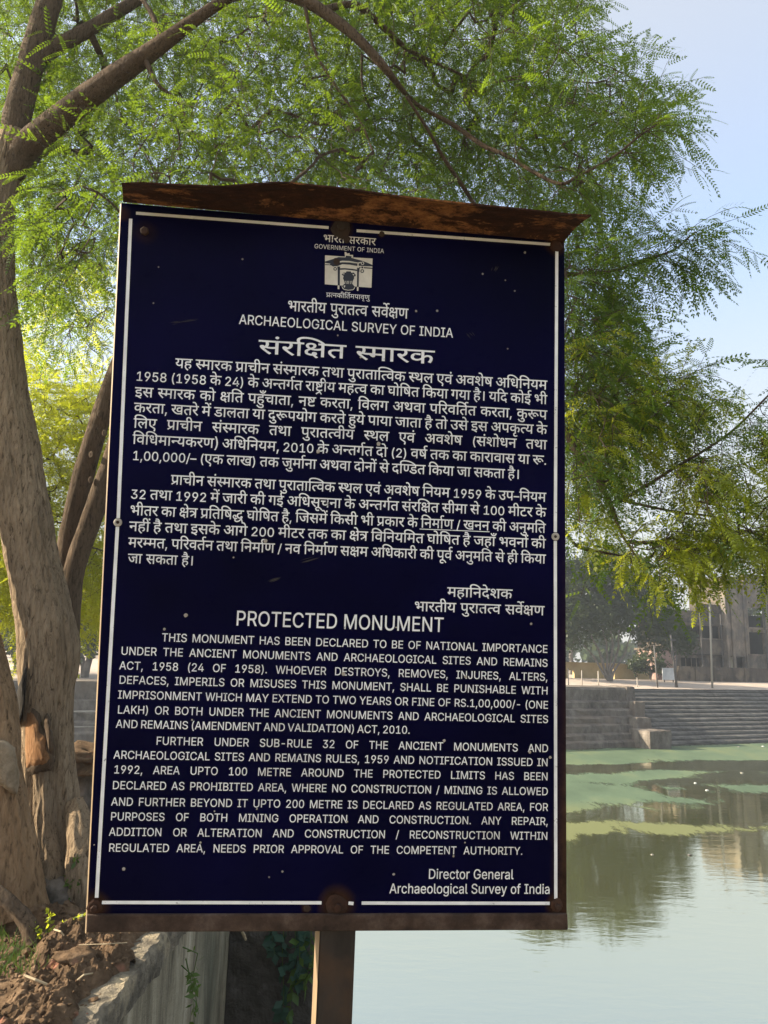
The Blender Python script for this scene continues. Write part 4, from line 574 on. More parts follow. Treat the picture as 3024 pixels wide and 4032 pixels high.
 [[66,-2,52,-1,38,4,27,12,19,22,14,36,12,52,12,62,36,62,36,52,36,42,39,33,44,27,50,22,58,19,66,18,75,19,83,22,89,27,94,33,96,42,98,52,98,182,121,182,121,52,119,36,114,22,106,12,94,4,82,-1]],
 [[7,0,78,102,78,84,11,182,38,182,64,143,70,136,74,129,77,123,80,118,84,111,88,104,84,104,87,111,90,117,94,123,98,129,102,136,107,143,134,182,160,182,93,86,93,102,164,0,137,0,105,46,100,53,96,59,93,64,90,70,86,76,83,83,88,83,84,76,81,70,78,65,74,60,70,53,66,46,33,0]],
 [[81,-2,68,-1,57,2,46,8,38,17,30,28,25,40,21,55,18,72,17,91,18,110,21,126,25,141,31,154,38,165,47,173,57,180,68,183,81,184,94,183,105,180,116,173,124,165,132,154,137,141,142,126,144,110,145,91,144,72,142,55,137,40,132,28,124,17,116,8,106,2,94,-1],[81,18,90,19,97,22,104,26,109,33,114,41,118,52,120,63,122,76,122,91,122,106,120,119,118,130,114,140,109,149,104,156,97,160,90,163,81,164,73,163,65,160,58,156,53,149,48,140,44,130,42,119,40,106,40,91,40,76,42,63,44,52,48,41,53,33,58,26,65,22,73,19]],
 [[84,190,26,-27,6,-27,64,190]],
 [[120,88,120,68,41,68,41,88]],
 [[38,52,38,77,44,85,50,93,56,101,63,108,70,116,76,123,130,182,161,182,83,99,82,99],[22,0,22,182,45,182,45,120,45,80,45,69,45,0],[134,0,68,92,82,110,161,0]],
 [[78,-2,67,-2,57,0,47,3,39,8,31,13,25,20,20,28,17,36,15,46,39,46,41,38,45,30,51,25,59,21,68,19,78,18,88,19,98,22,106,26,112,33,116,41,117,52,116,61,112,70,106,77,98,83,90,86,82,88,72,88,56,88,56,106,102,160,102,162,24,162,24,182,133,182,133,165,76,99,76,103,88,103,100,102,110,98,119,93,126,86,132,79,137,70,139,61,140,51,139,41,136,32,132,24,126,16,119,10,110,4,100,0,89,-2]],
 [[19,0,19,136,41,136,41,0],[30,159,24,160,20,163,16,168,15,173,16,179,20,184,24,187,30,188,36,187,41,184,45,179,46,173,45,168,41,163,36,160]],
 [[19,0,19,136,40,136,40,116,42,116,45,122,50,128,56,132,62,136,70,138,78,138,80,138,83,138,86,138,88,138,88,116,87,116,84,117,80,117,75,117,66,116,58,113,51,108,46,102,42,94,41,86,41,0]],
 [[77,-3,64,-2,53,1,42,6,34,12,26,21,20,30,16,42,14,54,13,67,14,80,16,93,20,104,26,114,33,122,42,129,52,134,62,137,74,138,85,137,96,134,102,132,109,128,115,123,120,117,124,110,128,102,131,92,133,82,134,70,134,61,28,61,28,79,122,79,112,72,111,81,110,89,107,96,102,106,95,113,89,116,82,118,74,119,66,118,59,116,53,112,45,106,40,97,36,87,35,76,35,64,36,54,37,46,40,38,44,32,49,26,55,22,62,19,69,17,77,16,84,17,92,19,98,22,103,26,107,31,110,38,131,32,127,22,120,14,115,9,109,5,102,2,94,-1,86,-2]],
 [[75,-3,63,-2,52,1,42,6,34,12,26,21,20,30,16,42,14,54,13,68,14,81,16,94,20,105,26,114,34,123,42,130,52,134,63,137,75,138,84,138,94,136,102,132,110,128,116,123,122,116,127,109,130,100,109,94,107,100,104,104,101,108,97,112,92,114,87,117,81,118,75,118,66,118,59,115,52,112,47,106,43,100,39,93,37,85,36,76,35,68,36,59,37,50,39,42,43,35,47,29,52,24,59,20,66,18,75,17,82,17,88,18,93,21,98,24,102,28,105,32,108,36,110,42,130,36,127,27,122,20,117,13,110,8,102,3,94,0,84,-2]],
 [[73,136,73,118,2,118,2,136],[23,169,45,169,45,36,46,28,49,22,54,19,61,18,64,18,66,18,70,19,72,19,77,1,73,0,69,-1,65,-2,60,-2,50,-1,40,2,33,8,27,15,24,23,23,34]],
 [[75,-3,63,-2,52,1,42,6,34,12,26,21,20,30,16,42,14,54,13,68,14,81,16,94,20,105,26,114,34,123,42,130,52,134,63,137,75,138,87,137,98,134,108,130,116,123,124,114,130,105,134,94,136,81,137,68,136,54,134,42,130,30,124,21,116,12,108,6,98,1,87,-2],[75,17,84,18,91,20,98,24,103,29,107,35,111,42,113,50,114,59,115,68,114,76,113,84,111,92,107,100,103,106,98,112,91,115,84,118,75,118,66,118,59,115,52,112,47,106,43,100,39,93,37,85,36,76,35,68,36,59,37,50,39,42,43,35,47,29,52,24,59,20,66,18]],
 [[41,82,41,0,19,0,19,136,40,136,40,104,38,104,42,115,48,124,55,130,63,135,72,137,82,138,91,138,99,136,106,132,113,128,118,122,122,116,126,107,128,98,128,87,128,0,106,0,106,85,106,94,103,103,98,110,92,114,84,118,76,118,66,117,58,114,51,109,46,102,42,92]],
 [[58,-3,49,-3,41,-1,34,2,28,6,22,10,17,16,14,23,12,30,11,39,12,50,16,58,21,64,28,70,36,73,45,76,54,78,64,79,75,80,84,82,91,82,96,84,98,87,99,92,98,100,96,107,92,112,86,116,79,118,70,119,62,118,54,116,48,112,42,108,39,104,36,99,15,106,19,114,24,120,29,125,38,131,49,135,60,138,70,138,77,138,86,136,94,134,102,130,110,124,116,116,119,108,120,100,121,90,121,0,100,0,100,18,98,18,95,14,90,9,85,4,77,0,68,-2],[61,16,72,18,82,21,89,26,95,34,98,41,99,49,99,68,97,67,93,65,88,64,83,63,77,62,72,62,67,61,63,60,56,59,48,57,42,54,37,50,34,45,33,38,34,31,37,26,41,22,47,19,54,17]],
 [[50,-1,40,0,33,3,27,7,23,14,20,21,19,30,19,182,41,182,41,36,42,28,44,22,47,20,52,19,56,19,58,19,60,19,62,20,66,1,62,0,58,0,54,-1]],
 [[41,82,41,0,19,0,19,182,41,182,41,104,38,104,42,115,48,124,55,130,63,135,72,137,82,138,91,138,99,136,106,132,113,128,118,122,123,116,126,107,128,98,128,87,128,0,106,0,106,85,106,94,103,103,98,110,92,114,84,118,76,118,66,117,58,114,51,109,46,102,42,92]],
 [[74,-54,65,-54,56,-52,48,-50,38,-46,30,-40,24,-33,18,-26,36,-15,40,-19,44,-23,48,-28,55,-32,64,-34,74,-35,85,-34,94,-31,102,-27,107,-21,111,-12,112,-2,112,25,110,25,107,21,104,16,98,11,91,6,82,3,70,2,60,3,50,6,41,10,33,16,26,24,20,32,16,43,14,55,13,69,14,82,16,94,20,106,26,115,32,123,41,130,50,134,60,137,71,138,83,137,92,134,99,129,104,124,108,119,110,114,113,114,113,136,134,136,134,-4,133,-14,130,-24,126,-32,120,-39,113,-44,105,-49,95,-52,85,-53],[74,22,82,22,89,24,95,28,102,34,108,44,110,51,112,60,112,69,112,79,110,87,108,95,102,105,95,112,89,116,82,118,74,118,66,118,58,116,52,112,47,107,43,101,39,94,37,86,36,78,35,69,36,60,37,52,40,44,45,35,52,28,59,24,66,22]],
 [[66,-2,57,-1,49,1,41,4,35,8,30,14,25,21,22,30,20,39,19,50,19,136,41,136,41,52,42,42,45,34,50,27,56,22,63,19,72,18,82,19,90,22,96,28,102,35,105,44,106,55,106,136,128,136,128,0,107,0,107,33,110,33,106,22,100,12,92,6,84,2,75,-1]],
 [[59,0,6,136,31,136,60,56,63,47,65,39,68,30,70,22,72,14,74,6,66,6,68,14,71,22,73,30,75,39,78,47,81,56,110,136,134,136,82,0]],
 [[17,-50,23,-30,25,-31,32,-32,37,-32,42,-30,47,-26,51,-20,55,-12,59,-1,6,136,31,136,60,56,62,47,65,39,68,30,70,22,72,14,74,6,66,6,68,14,71,22,73,30,75,39,78,47,81,56,110,136,134,136,74,-20,70,-30,64,-38,58,-44,50,-49,42,-51,33,-52,28,-52,23,-51,20,-50]],
 [[83,136,83,118,2,118,2,136],[29,0,29,155,31,166,35,174,41,182,49,186,58,190,68,190,75,190,81,189,86,188,88,187,82,168,80,168,78,169,75,170,71,170,62,169,56,165,52,158,51,150,51,0]],
 [[70,-3,60,-2,50,1,40,6,32,12,26,20,20,30,16,42,14,54,13,68,14,82,16,94,20,105,26,115,32,123,40,130,50,134,60,137,70,138,82,137,92,134,98,129,104,124,108,119,110,114,112,114,112,182,134,182,134,0,112,0,112,21,110,21,108,17,104,12,98,6,91,2,82,-2],[74,17,82,18,88,20,95,23,100,28,104,34,108,42,110,50,112,58,112,68,112,78,110,86,108,94,104,102,100,108,95,112,89,116,82,118,74,118,66,118,58,116,52,112,47,107,43,101,39,94,37,86,36,77,35,68,36,59,37,50,39,42,43,35,47,29,52,24,58,20,66,18]],
]
# lines of writing: left end, right end (photograph px), script (1 = Devanagari), letter height px, words of [advance, shape, x, y, shape, x, y ...]
TEXT_LINES = [
 ((1272, 953), (1479, 966), 1, 27, [[1941,0,0,0,1,703,0,2,962,0,3,1371,0],[2515,4,0,0,2,676,0,5,1085,0,1,1847,0,2,2106,0]]),
 ((1237, 977.6), (1512, 998.5), 0, 17, [[7102,6,0,0,7,746,0,8,1511,0,9,2201,0,10,2802,0,11,3445,0,12,4199,0,9,5102,0,11,5703,0,13,6457,0],[1355,7,0,0,14,765,0],[3047,15,0,0,11,441,0,16,1194,0,15,1916,0,17,2357,0]]),
 ((1284, 1168), (1455, 1183), 1, 17, [[6026,18,0,0,19,568,0,20,917,0,5,1472,0,21,2234,0,22,2493,0,3,2752,0,23,3322,0,24,3322,0,25,3920,0,1,4488,0,26,4747,0,27,5303,0,28,5303,0,29,6026,0]]),
 ((1131, 1224.5), (1606, 1255), 1, 39, [[2780,0,0,0,1,703,0,2,962,0,3,1371,0,21,1941,0,30,2200,0],[2711,25,0,0,29,568,0,2,568,0,1,977,0,3,1236,0,19,1806,0,26,2155,0],[2667,4,0,0,26,676,0,31,1232,0,32,1232,0,28,1944,0]]),
 ((940, 1275), (1784, 1331), 0, 37, [[9366,17,0,0,10,690,0,33,1333,0,34,2064,0,17,2807,0,9,3497,0,7,4098,0,35,4863,0,7,5428,0,6,6193,0,15,6939,0,33,7380,0,17,8110,0,35,8800,0],[3999,36,0,0,37,642,0,10,1386,0,8,2029,0,9,2719,0,38,3320,0],[1355,7,0,0,14,765,0],[3047,15,0,0,11,441,0,16,1194,0,15,1916,0,17,2357,0]]),
 ((1017, 1393), (1708, 1432.6), 1, 52, [[2626,4,0,0,39,676,0,2,676,0,40,1085,0,32,1344,0,3,2056,0],[2417,41,0,0,24,389,0,1,987,0,2,1246,0,5,1655,0]]),
 ((689, 1451.5), (2153, 1531.7), 1, 36, [[1111,30,0,0,42,580,0],[2417,41,0,0,24,389,0,1,987,0,2,1246,0,5,1655,0],[2275,18,0,0,1,568,0,43,827,0,21,1461,0,20,1720,0],[3093,4,0,0,39,676,0,41,676,0,24,1065,0,1,1663,0,2,1922,0,5,2331,0],[1471,3,0,0,44,570,0,1,1212,0],[3991,25,0,0,29,568,0,2,568,0,1,977,0,3,1236,0,1,1806,0,45,2065,0,19,2324,0,26,2673,0,5,3229,0],[1700,46,0,0,47,1022,0],[1109,48,0,0,26,553,0,39,1109,0],[2578,49,0,0,26,764,0,50,1320,0,51,2000,0,52,2000,0],[3630,49,0,0,53,764,0,54,1023,0,22,1638,0,20,1897,0,30,2452,0,24,3032,0]]),
 ((533, 1502), (2153, 1589), 1, 36, [[2153,55,0,0,56,538,0,57,1076,0,58,1615,0],[2477,59,0,0,55,324,0,56,862,0,57,1401,0,58,1939,0],[762,5,0,0,51,541,0],[1401,60,0,0,61,538,0,62,1076,0],[762,5,0,0,51,541,0],[2825,49,0,0,63,764,0,3,1122,0,64,1692,0,23,2255,0,3,2255,0],[2091,2,0,0,1,409,0,65,668,0,21,1252,0,30,1511,0],[2034,24,0,0,42,598,0,19,1129,0,26,1478,0],[1021,5,0,0,1,762,0],[2257,66,0,0,67,591,0,22,850,0,52,1109,0,3,1687,0],[1860,68,0,0,5,259,0,30,1021,0,1,1601,0],[1402,64,0,0,30,563,0,1,1143,0],[910,42,0,0,69,531,0,70,531,0],[1359,30,0,0,71,580,0,72,839,0],[1512,5,0,0,67,762,0,73,1021,0],[962,0,0,0,21,703,0]]),
 ((530.5, 1564), (2153, 1650), 1, 36, [[1167,74,0,0,4,491,0],[2417,41,0,0,24,389,0,1,987,0,2,1246,0,5,1655,0],[1021,5,0,0,67,762,0],[1541,32,0,0,22,712,0,3,971,0],[3044,25,0,0,75,568,0,76,1099,0,43,1099,0,1,1733,0,3,1992,0,1,2562,0,77,2821,0],[1139,20,0,0,78,555,0],[2223,5,0,0,2,762,0,3,1171,0,1,1741,0,77,2000,0],[2056,22,0,0,26,259,0,47,815,0,64,1493,0],[2221,49,0,0,44,764,0,26,1406,0,1,1962,0],[3191,25,0,0,79,568,0,2,827,0,26,1236,0,22,1792,0,3,2051,0,23,2621,0,3,2621,0],[2223,5,0,0,2,762,0,3,1171,0,1,1741,0,77,2000,0],[2117,5,0,0,29,541,0,80,762,0,25,1549,0]]),
 ((527, 1625), (2153, 1709), 1, 36, [[2223,5,0,0,2,762,0,3,1171,0,1,1741,0,77,2000,0],[1797,81,0,0,3,818,0,2,1388,0,51,1797,0],[598,24,0,0,82,598,0],[2343,83,0,0,1,577,0,47,836,0,3,1514,0,1,2084,0],[839,30,0,0,1,580,0],[3277,84,0,0,80,520,0,25,1307,0,30,1875,0,67,2455,0,64,2714,0],[1741,5,0,0,2,762,0,3,1171,0,51,1741,0],[1111,75,0,0,30,531,0,51,1111,0],[1666,25,0,0,1,568,0,30,827,0,1,1407,0],[1830,85,0,0,1,742,0,3,1001,0,1,1571,0],[531,42,0,0,69,531,0],[829,3,0,0,67,570,0],[1224,86,0,0,4,548,0,51,1224,0],[1167,74,0,0,4,491,0],[3023,49,0,0,25,764,0,5,1332,0,27,1873,0,19,2094,0,30,2443,0],[762,5,0,0,51,541,0]]),
 ((525, 1686), (2152, 1768), 1, 36, [[1490,87,0,0,47,259,0,48,937,0],[2275,18,0,0,1,568,0,43,827,0,21,1461,0,20,1720,0],[3093,4,0,0,39,676,0,41,676,0,24,1065,0,1,1663,0,2,1922,0,5,2331,0],[1471,3,0,0,44,570,0,1,1212,0],[3550,25,0,0,29,568,0,2,568,0,1,977,0,3,1236,0,19,1806,0,26,2155,0,21,2711,0,30,2970,0],[1700,46,0,0,47,1022,0],[1109,48,0,0,26,553,0,39,1109,0],[2578,49,0,0,26,764,0,50,1320,0,51,2000,0,52,2000,0],[3109,59,0,0,4,324,0,39,1000,0,50,1000,0,67,1680,0,54,1939,0,20,2554,0],[1471,3,0,0,44,570,0,1,1212,0]]),
 ((521, 1750.5), (2152, 1828), 1, 36, [[5702,22,0,0,26,259,0,53,815,0,54,1074,0,24,1689,0,1,2287,0,63,2546,0,30,2904,0,5,3484,0,2,4246,0,28,4655,0,88,5378,0],[3853,49,0,0,53,764,0,54,1023,0,22,1638,0,20,1897,0,30,2452,0,24,3032,0,89,3630,0],[2153,60,0,0,90,538,0,55,1076,0,90,1615,0],[762,5,0,0,51,541,0],[2825,49,0,0,63,764,0,3,1122,0,64,1692,0,23,2255,0,3,2255,0],[779,72,0,0,67,520,0],[1187,59,0,0,60,324,0,62,862,0],[1134,26,0,0,52,556,0,23,1134,0],[1332,3,0,0,5,570,0],[1021,5,0,0,1,762,0],[3180,5,0,0,1,762,0,2,1021,0,1,1430,0,26,1689,0,1,2245,0,4,2504,0],[839,30,0,0,1,580,0],[1010,80,0,0,91,787,0]]),
 ((519, 1813.5), (2047, 1884), 1, 36, [[4389,55,0,0,77,538,0,90,761,0,90,1299,0,77,1838,0,90,2060,0,90,2599,0,90,3137,0,92,3675,0,93,3974,0],[1639,59,0,0,48,324,0,5,877,0],[2079,47,0,0,1,678,0,81,937,0,62,1755,0],[1332,3,0,0,5,570,0],[2413,85,0,0,29,742,0,24,742,0,1,1340,0,23,1599,0,20,1599,0,1,2154,0],[2221,49,0,0,44,764,0,26,1406,0,1,1962,0],[1593,72,0,0,67,520,0,20,779,0,94,1334,0],[676,4,0,0,51,676,0],[2393,72,0,0,95,520,0,96,779,0,83,1246,0,3,1823,0],[1860,68,0,0,5,259,0,30,1021,0,1,1601,0],[1001,85,0,0,1,742,0],[2267,4,0,0,5,676,0,3,1438,0,1,2008,0],[910,42,0,0,69,531,0,70,531,0]]),
 ((672, 1909.6), (2149, 1974), 1, 36, [[2275,18,0,0,1,568,0,43,827,0,21,1461,0,20,1720,0],[3093,4,0,0,39,676,0,41,676,0,24,1065,0,1,1663,0,2,1922,0,5,2331,0],[1471,3,0,0,44,570,0,1,1212,0],[3991,25,0,0,29,568,0,2,568,0,1,977,0,3,1236,0,1,1806,0,45,2065,0,19,2324,0,26,2673,0,5,3229,0],[1700,46,0,0,47,1022,0],[1109,48,0,0,26,553,0,39,1109,0],[2578,49,0,0,26,764,0,50,1320,0,51,2000,0,52,2000,0],[1992,22,0,0,20,259,0,30,814,0,24,1394,0],[2153,55,0,0,56,538,0,57,1076,0,56,1615,0],[762,5,0,0,51,541,0],[3523,86,0,0,25,548,0,93,1116,0,22,1531,0,20,1790,0,30,2345,0,24,2925,0]]),
 ((513, 1967), (2149, 2033), 1, 36, [[1076,97,0,0,60,538,0],[1471,3,0,0,44,570,0,1,1212,0],[2153,55,0,0,56,538,0,56,1076,0,60,1615,0],[598,24,0,0,82,598,0],[1669,85,0,0,1,742,0,2,1001,0,21,1410,0],[1021,5,0,0,21,762,0],[1054,64,0,0,73,563,0],[3762,49,0,0,53,764,0,54,1023,0,4,1638,0,98,2314,0,43,2314,0,20,2948,0,1,3503,0],[762,5,0,0,51,541,0],[2825,49,0,0,63,764,0,3,1122,0,64,1692,0,23,2255,0,3,2255,0],[2626,4,0,0,39,676,0,2,676,0,40,1085,0,32,1344,0,3,2056,0],[1792,4,0,0,21,676,0,24,935,0,1,1533,0],[676,4,0,0,51,676,0],[1615,55,0,0,90,538,0,90,1076,0],[1770,24,0,0,21,598,0,99,857,0,2,1361,0],[762,5,0,0,51,541,0]]),
 ((510.5, 2030), (2147.5, 2096), 1, 36, [[1941,0,0,0,21,703,0,3,962,0,2,1532,0],[1021,5,0,0,1,762,0],[1264,32,0,0,51,712,0,100,712,0],[3025,18,0,0,22,568,0,3,827,0,22,1397,0,52,1656,0,101,2234,0],[2257,66,0,0,67,591,0,22,850,0,52,1109,0,3,1687,0],[754,42,0,0,69,531,0,77,531,0],[2275,102,0,0,85,259,0,4,1001,0,24,1677,0,82,2275,0],[1956,68,0,0,5,259,0,4,1021,0,21,1697,0],[962,0,0,0,21,703,0],[1998,18,0,0,5,568,0,1,1330,0,2,1589,0],[762,5,0,0,51,541,0],[2394,22,0,0,20,259,0,24,814,0,1,1412,0,23,1671,0,28,1671,0],[299,92,0,0],[1928,81,0,0,20,818,0,20,1373,0],[1021,5,0,0,21,762,0],[2746,49,0,0,20,764,0,29,1319,0,24,1319,0,22,1917,0,3,2176,0]]),
 ((507.7, 2093), (2147.5, 2156), 1, 36, [[1345,20,0,0,42,555,0,103,1086,0],[531,42,0,0,69,531,0],[1471,3,0,0,44,570,0,1,1212,0],[1929,74,0,0,4,491,0,5,1167,0,51,1708,0],[1586,104,0,0,64,1023,0,51,1586,0],[1615,60,0,0,90,538,0,90,1076,0],[1770,24,0,0,21,598,0,99,857,0,2,1361,0],[1332,3,0,0,5,570,0],[1021,5,0,0,1,762,0],[1264,32,0,0,51,712,0,100,712,0],[3636,22,0,0,26,259,0,22,815,0,20,1074,0,30,1629,0,53,2209,0,24,2468,0,3,3066,0],[2257,66,0,0,67,591,0,22,850,0,52,1109,0,3,1687,0],[531,42,0,0,69,531,0],[1532,85,0,0,42,742,0,1,1273,0,76,1532,0],[2073,0,0,0,26,703,0,20,1259,0,94,1814,0],[1021,5,0,0,21,762,0]]),
 ((504, 2157), (2147.5, 2216), 1, 36, [[2748,24,0,0,2,598,0,105,1007,0,24,1357,0,3,1955,0,77,2525,0],[2917,25,0,0,79,568,0,2,827,0,26,1236,0,3,1792,0,23,2362,0,20,2362,0],[1471,3,0,0,44,570,0,1,1212,0],[2394,22,0,0,20,259,0,24,814,0,1,1412,0,23,1671,0,28,1671,0],[299,92,0,0],[1111,20,0,0,26,555,0],[2394,22,0,0,20,259,0,24,814,0,1,1412,0,23,1671,0,28,1671,0],[1986,4,0,0,32,676,0,24,1388,0],[3327,49,0,0,53,764,0,54,1023,0,5,1638,0,1,2400,0,2,2659,0,21,3068,0],[1021,5,0,0,21,762,0],[1124,25,0,0,98,568,0,26,568,0,23,1124,0],[2746,49,0,0,20,764,0,29,1319,0,24,1319,0,22,1917,0,3,2176,0],[676,4,0,0,51,676,0],[790,42,0,0,21,531,0],[1860,68,0,0,5,259,0,30,1021,0,1,1601,0]]),
 ((503, 2218), (763.6, 2225), 1, 36, [[1001,85,0,0,1,742,0],[2267,4,0,0,5,676,0,3,1438,0,1,2008,0],[910,42,0,0,69,531,0,70,531,0]]),
 ((1760, 2348), (2016, 2358), 1, 36, [[4164,24,0,0,42,598,0,1,1129,0,22,1388,0,20,1647,0,72,2202,0,51,2667,0,50,2722,0,5,3402,0]]),
 ((1630, 2406), (2142, 2422), 1, 36, [[2780,0,0,0,1,703,0,2,962,0,3,1371,0,21,1941,0,30,2200,0],[2711,25,0,0,29,568,0,2,568,0,1,977,0,3,1236,0,19,1806,0,26,2155,0],[2667,4,0,0,26,676,0,31,1232,0,32,1232,0,28,1944,0]]),
 ((925.7, 2462.5), (1748, 2488), 0, 57, [[5992,106,0,0,10,639,0,7,1282,0,13,2047,0,9,2692,0,33,3293,0,13,4024,0,9,4669,0,16,5271,0],[6069,12,0,0,7,903,0,11,1668,0,37,2421,0,12,3166,0,9,4069,0,11,4670,0,13,5423,0]]),
 ((635.6, 2525), (2157, 2570.5), 0, 31, [[2471,13,0,0,34,646,0,15,1389,0,36,1830,0],[6069,12,0,0,7,903,0,11,1668,0,37,2421,0,12,3166,0,9,4069,0,11,4670,0,13,5423,0],[2075,34,0,0,17,743,0,36,1433,0],[2610,107,0,0,9,654,0,9,1255,0,11,1856,0],[5275,16,0,0,9,722,0,33,1323,0,35,2053,0,17,2619,0,10,3309,0,9,3952,0,16,4553,0],[1410,13,0,0,7,646,0],[1255,107,0,0,9,654,0],[1355,7,0,0,14,765,0],[5303,11,0,0,17,753,0,13,1443,0,15,2089,0,7,2530,0,11,3294,0,17,4048,0,35,4738,0],[6812,15,0,0,12,441,0,106,1344,0,7,1983,0,10,2748,0,13,3391,0,17,4037,0,11,4727,0,33,5480,0,9,6210,0]]),
 ((474.7, 2579.6), (2157, 2623.6), 0, 31, [[3464,37,0,0,11,744,0,16,1498,0,9,2219,0,10,2820,0],[1990,13,0,0,34,646,0,9,1389,0],[4615,17,0,0,11,690,0,33,1443,0,15,2174,0,9,2615,0,11,3216,0,13,3969,0],[6710,12,0,0,7,903,0,11,1668,0,37,2421,0,12,3166,0,9,4069,0,11,4670,0,13,5423,0,36,6069,0],[2165,17,0,0,11,690,0,16,1443,0],[9366,17,0,0,10,690,0,33,1333,0,34,2064,0,17,2807,0,9,3497,0,7,4098,0,35,4863,0,7,5428,0,6,6193,0,15,6939,0,33,7380,0,17,8110,0,35,8800,0],[2971,36,0,0,15,642,0,13,1083,0,9,1728,0,36,2329,0],[2165,17,0,0,11,690,0,16,1443,0],[4674,10,0,0,9,644,0,12,1245,0,17,2148,0,15,2838,0,11,3279,0,36,4032,0]]),
 ((468.6, 2637), (2157, 2679), 0, 31, [[2334,17,0,0,33,690,0,13,1420,0,108,2066,0],[2594,109,0,0,110,648,0,111,1297,0,112,1945,0],[1688,113,0,0,114,391,0,115,1039,0],[1355,7,0,0,14,765,0],[3253,109,0,0,110,648,0,111,1297,0,112,1945,0,116,2594,0,117,2984,0],[5029,118,0,0,34,985,0,7,1729,0,9,2493,0,8,3094,0,9,3784,0,10,4385,0],[5607,16,0,0,9,722,0,36,1323,0,13,1964,0,10,2610,0,7,3253,0,38,4018,0,36,4697,0,108,5338,0],[5114,10,0,0,9,644,0,12,1245,0,7,2148,0,8,2913,0,9,3603,0,36,4204,0,108,4845,0],[4664,15,0,0,11,441,0,119,1194,0,37,1765,0,10,2509,0,9,3153,0,36,3754,0,108,4396,0],[4056,17,0,0,35,690,0,13,1255,0,9,1901,0,10,2502,0,36,3146,0,108,3787,0]]),
 ((467, 2693), (2158, 2733), 0, 31, [[4845,16,0,0,9,722,0,14,1323,0,17,1913,0,33,2603,0,9,3333,0,36,3935,0,108,4576,0],[4875,15,0,0,12,441,0,106,1344,0,9,1983,0,10,2584,0,15,3228,0,35,3668,0,36,4234,0],[1408,7,0,0,10,765,0],[4614,12,0,0,15,903,0,36,1344,0,37,1986,0,36,2730,0,9,3372,0,36,3973,0],[2471,13,0,0,34,646,0,15,1389,0,36,1830,0],[6337,12,0,0,7,903,0,11,1668,0,37,2421,0,12,3166,0,9,4069,0,11,4670,0,13,5423,0,108,6069,0],[3206,36,0,0,34,642,0,17,1385,0,35,2075,0,35,2640,0],[1255,107,0,0,9,654,0],[6473,106,0,0,37,639,0,11,1383,0,15,2136,0,36,2577,0,34,3219,0,17,3962,0,107,4652,0,35,5306,0,9,5872,0],[2815,118,0,0,15,985,0,13,1426,0,34,2072,0]]),
 ((462.6, 2751.4), (2159, 2789), 0, 31, [[8130,15,0,0,12,441,0,106,1344,0,10,1983,0,15,2626,0,36,3067,0,7,3709,0,11,4474,0,12,5227,0,9,6130,0,11,6731,0,13,7485,0],[3643,118,0,0,34,985,0,15,1729,0,33,2169,0,34,2900,0],[2272,12,0,0,17,903,0,38,1593,0],[4005,9,0,0,120,601,0,13,1283,0,9,1929,0,11,2530,0,16,3283,0],[1410,13,0,0,7,646,0],[2396,13,0,0,118,646,0,7,1631,0],[3255,38,0,0,9,679,0,17,1280,0,10,1970,0,36,2613,0],[1408,7,0,0,10,765,0],[2386,14,0,0,15,590,0,11,1031,0,9,1785,0],[1355,7,0,0,14,765,0],[6990,10,0,0,36,644,0,117,1285,0,109,1554,0,108,2202,0,121,2471,0,121,3119,0,108,3768,0,121,4036,0,121,4685,0,121,5333,0,122,5981,0,123,6342,0],[2510,113,0,0,7,391,0,11,1155,0,9,1909,0]]),
 ((461, 2810.5), (2159, 2845), 0, 31, [[3061,35,0,0,17,565,0,124,1255,0,34,1927,0,116,2670,0],[1408,7,0,0,10,765,0],[2808,107,0,0,7,654,0,13,1419,0,34,2064,0],[3464,37,0,0,11,744,0,16,1498,0,9,2219,0,10,2820,0],[1990,13,0,0,34,646,0,9,1389,0],[4615,17,0,0,11,690,0,33,1443,0,15,2174,0,9,2615,0,11,3216,0,13,3969,0],[6710,12,0,0,7,903,0,11,1668,0,37,2421,0,12,3166,0,9,4069,0,11,4670,0,13,5423,0,36,6069,0],[2165,17,0,0,11,690,0,16,1443,0],[9366,17,0,0,10,690,0,33,1333,0,34,2064,0,17,2807,0,9,3497,0,7,4098,0,35,4863,0,7,5428,0,6,6193,0,15,6939,0,33,7380,0,17,8110,0,35,8800,0],[2971,36,0,0,15,642,0,13,1083,0,9,1728,0,36,2329,0]]),
 ((455, 2867), (1615, 2887), 0, 31, [[2165,17,0,0,11,690,0,16,1443,0],[4674,10,0,0,9,644,0,12,1245,0,17,2148,0,15,2838,0,11,3279,0,36,4032,0],[6963,113,0,0,17,391,0,12,1081,0,9,1984,0,11,2585,0,16,3338,0,12,4060,0,9,4963,0,11,5564,0,13,6318,0],[2165,17,0,0,11,690,0,16,1443,0],[6793,8,0,0,17,690,0,35,1380,0,15,1945,0,16,2386,0,17,3108,0,13,3798,0,15,4443,0,7,4884,0,11,5649,0,116,6402,0],[2334,17,0,0,33,690,0,13,1420,0,108,2066,0],[2862,114,0,0,121,648,0,109,1297,0,121,1945,0,117,2594,0]]),
 ((613, 2934), (2159, 2959), 0, 31, [[4611,14,0,0,37,590,0,10,1334,0,13,1978,0,34,2624,0,9,3367,0,10,3968,0],[3464,37,0,0,11,744,0,16,1498,0,9,2219,0,10,2820,0],[5243,36,0,0,37,642,0,107,1386,0,123,2040,0,10,2688,0,37,3332,0,35,4076,0,9,4642,0],[1297,125,0,0,114,648,0],[1355,7,0,0,14,765,0],[1990,13,0,0,34,646,0,9,1389,0],[4615,17,0,0,11,690,0,33,1443,0,15,2174,0,9,2615,0,11,3216,0,13,3969,0],[6710,12,0,0,7,903,0,11,1668,0,37,2421,0,12,3166,0,9,4069,0,11,4670,0,13,5423,0,36,6069,0],[2165,17,0,0,11,690,0,16,1443,0]]),
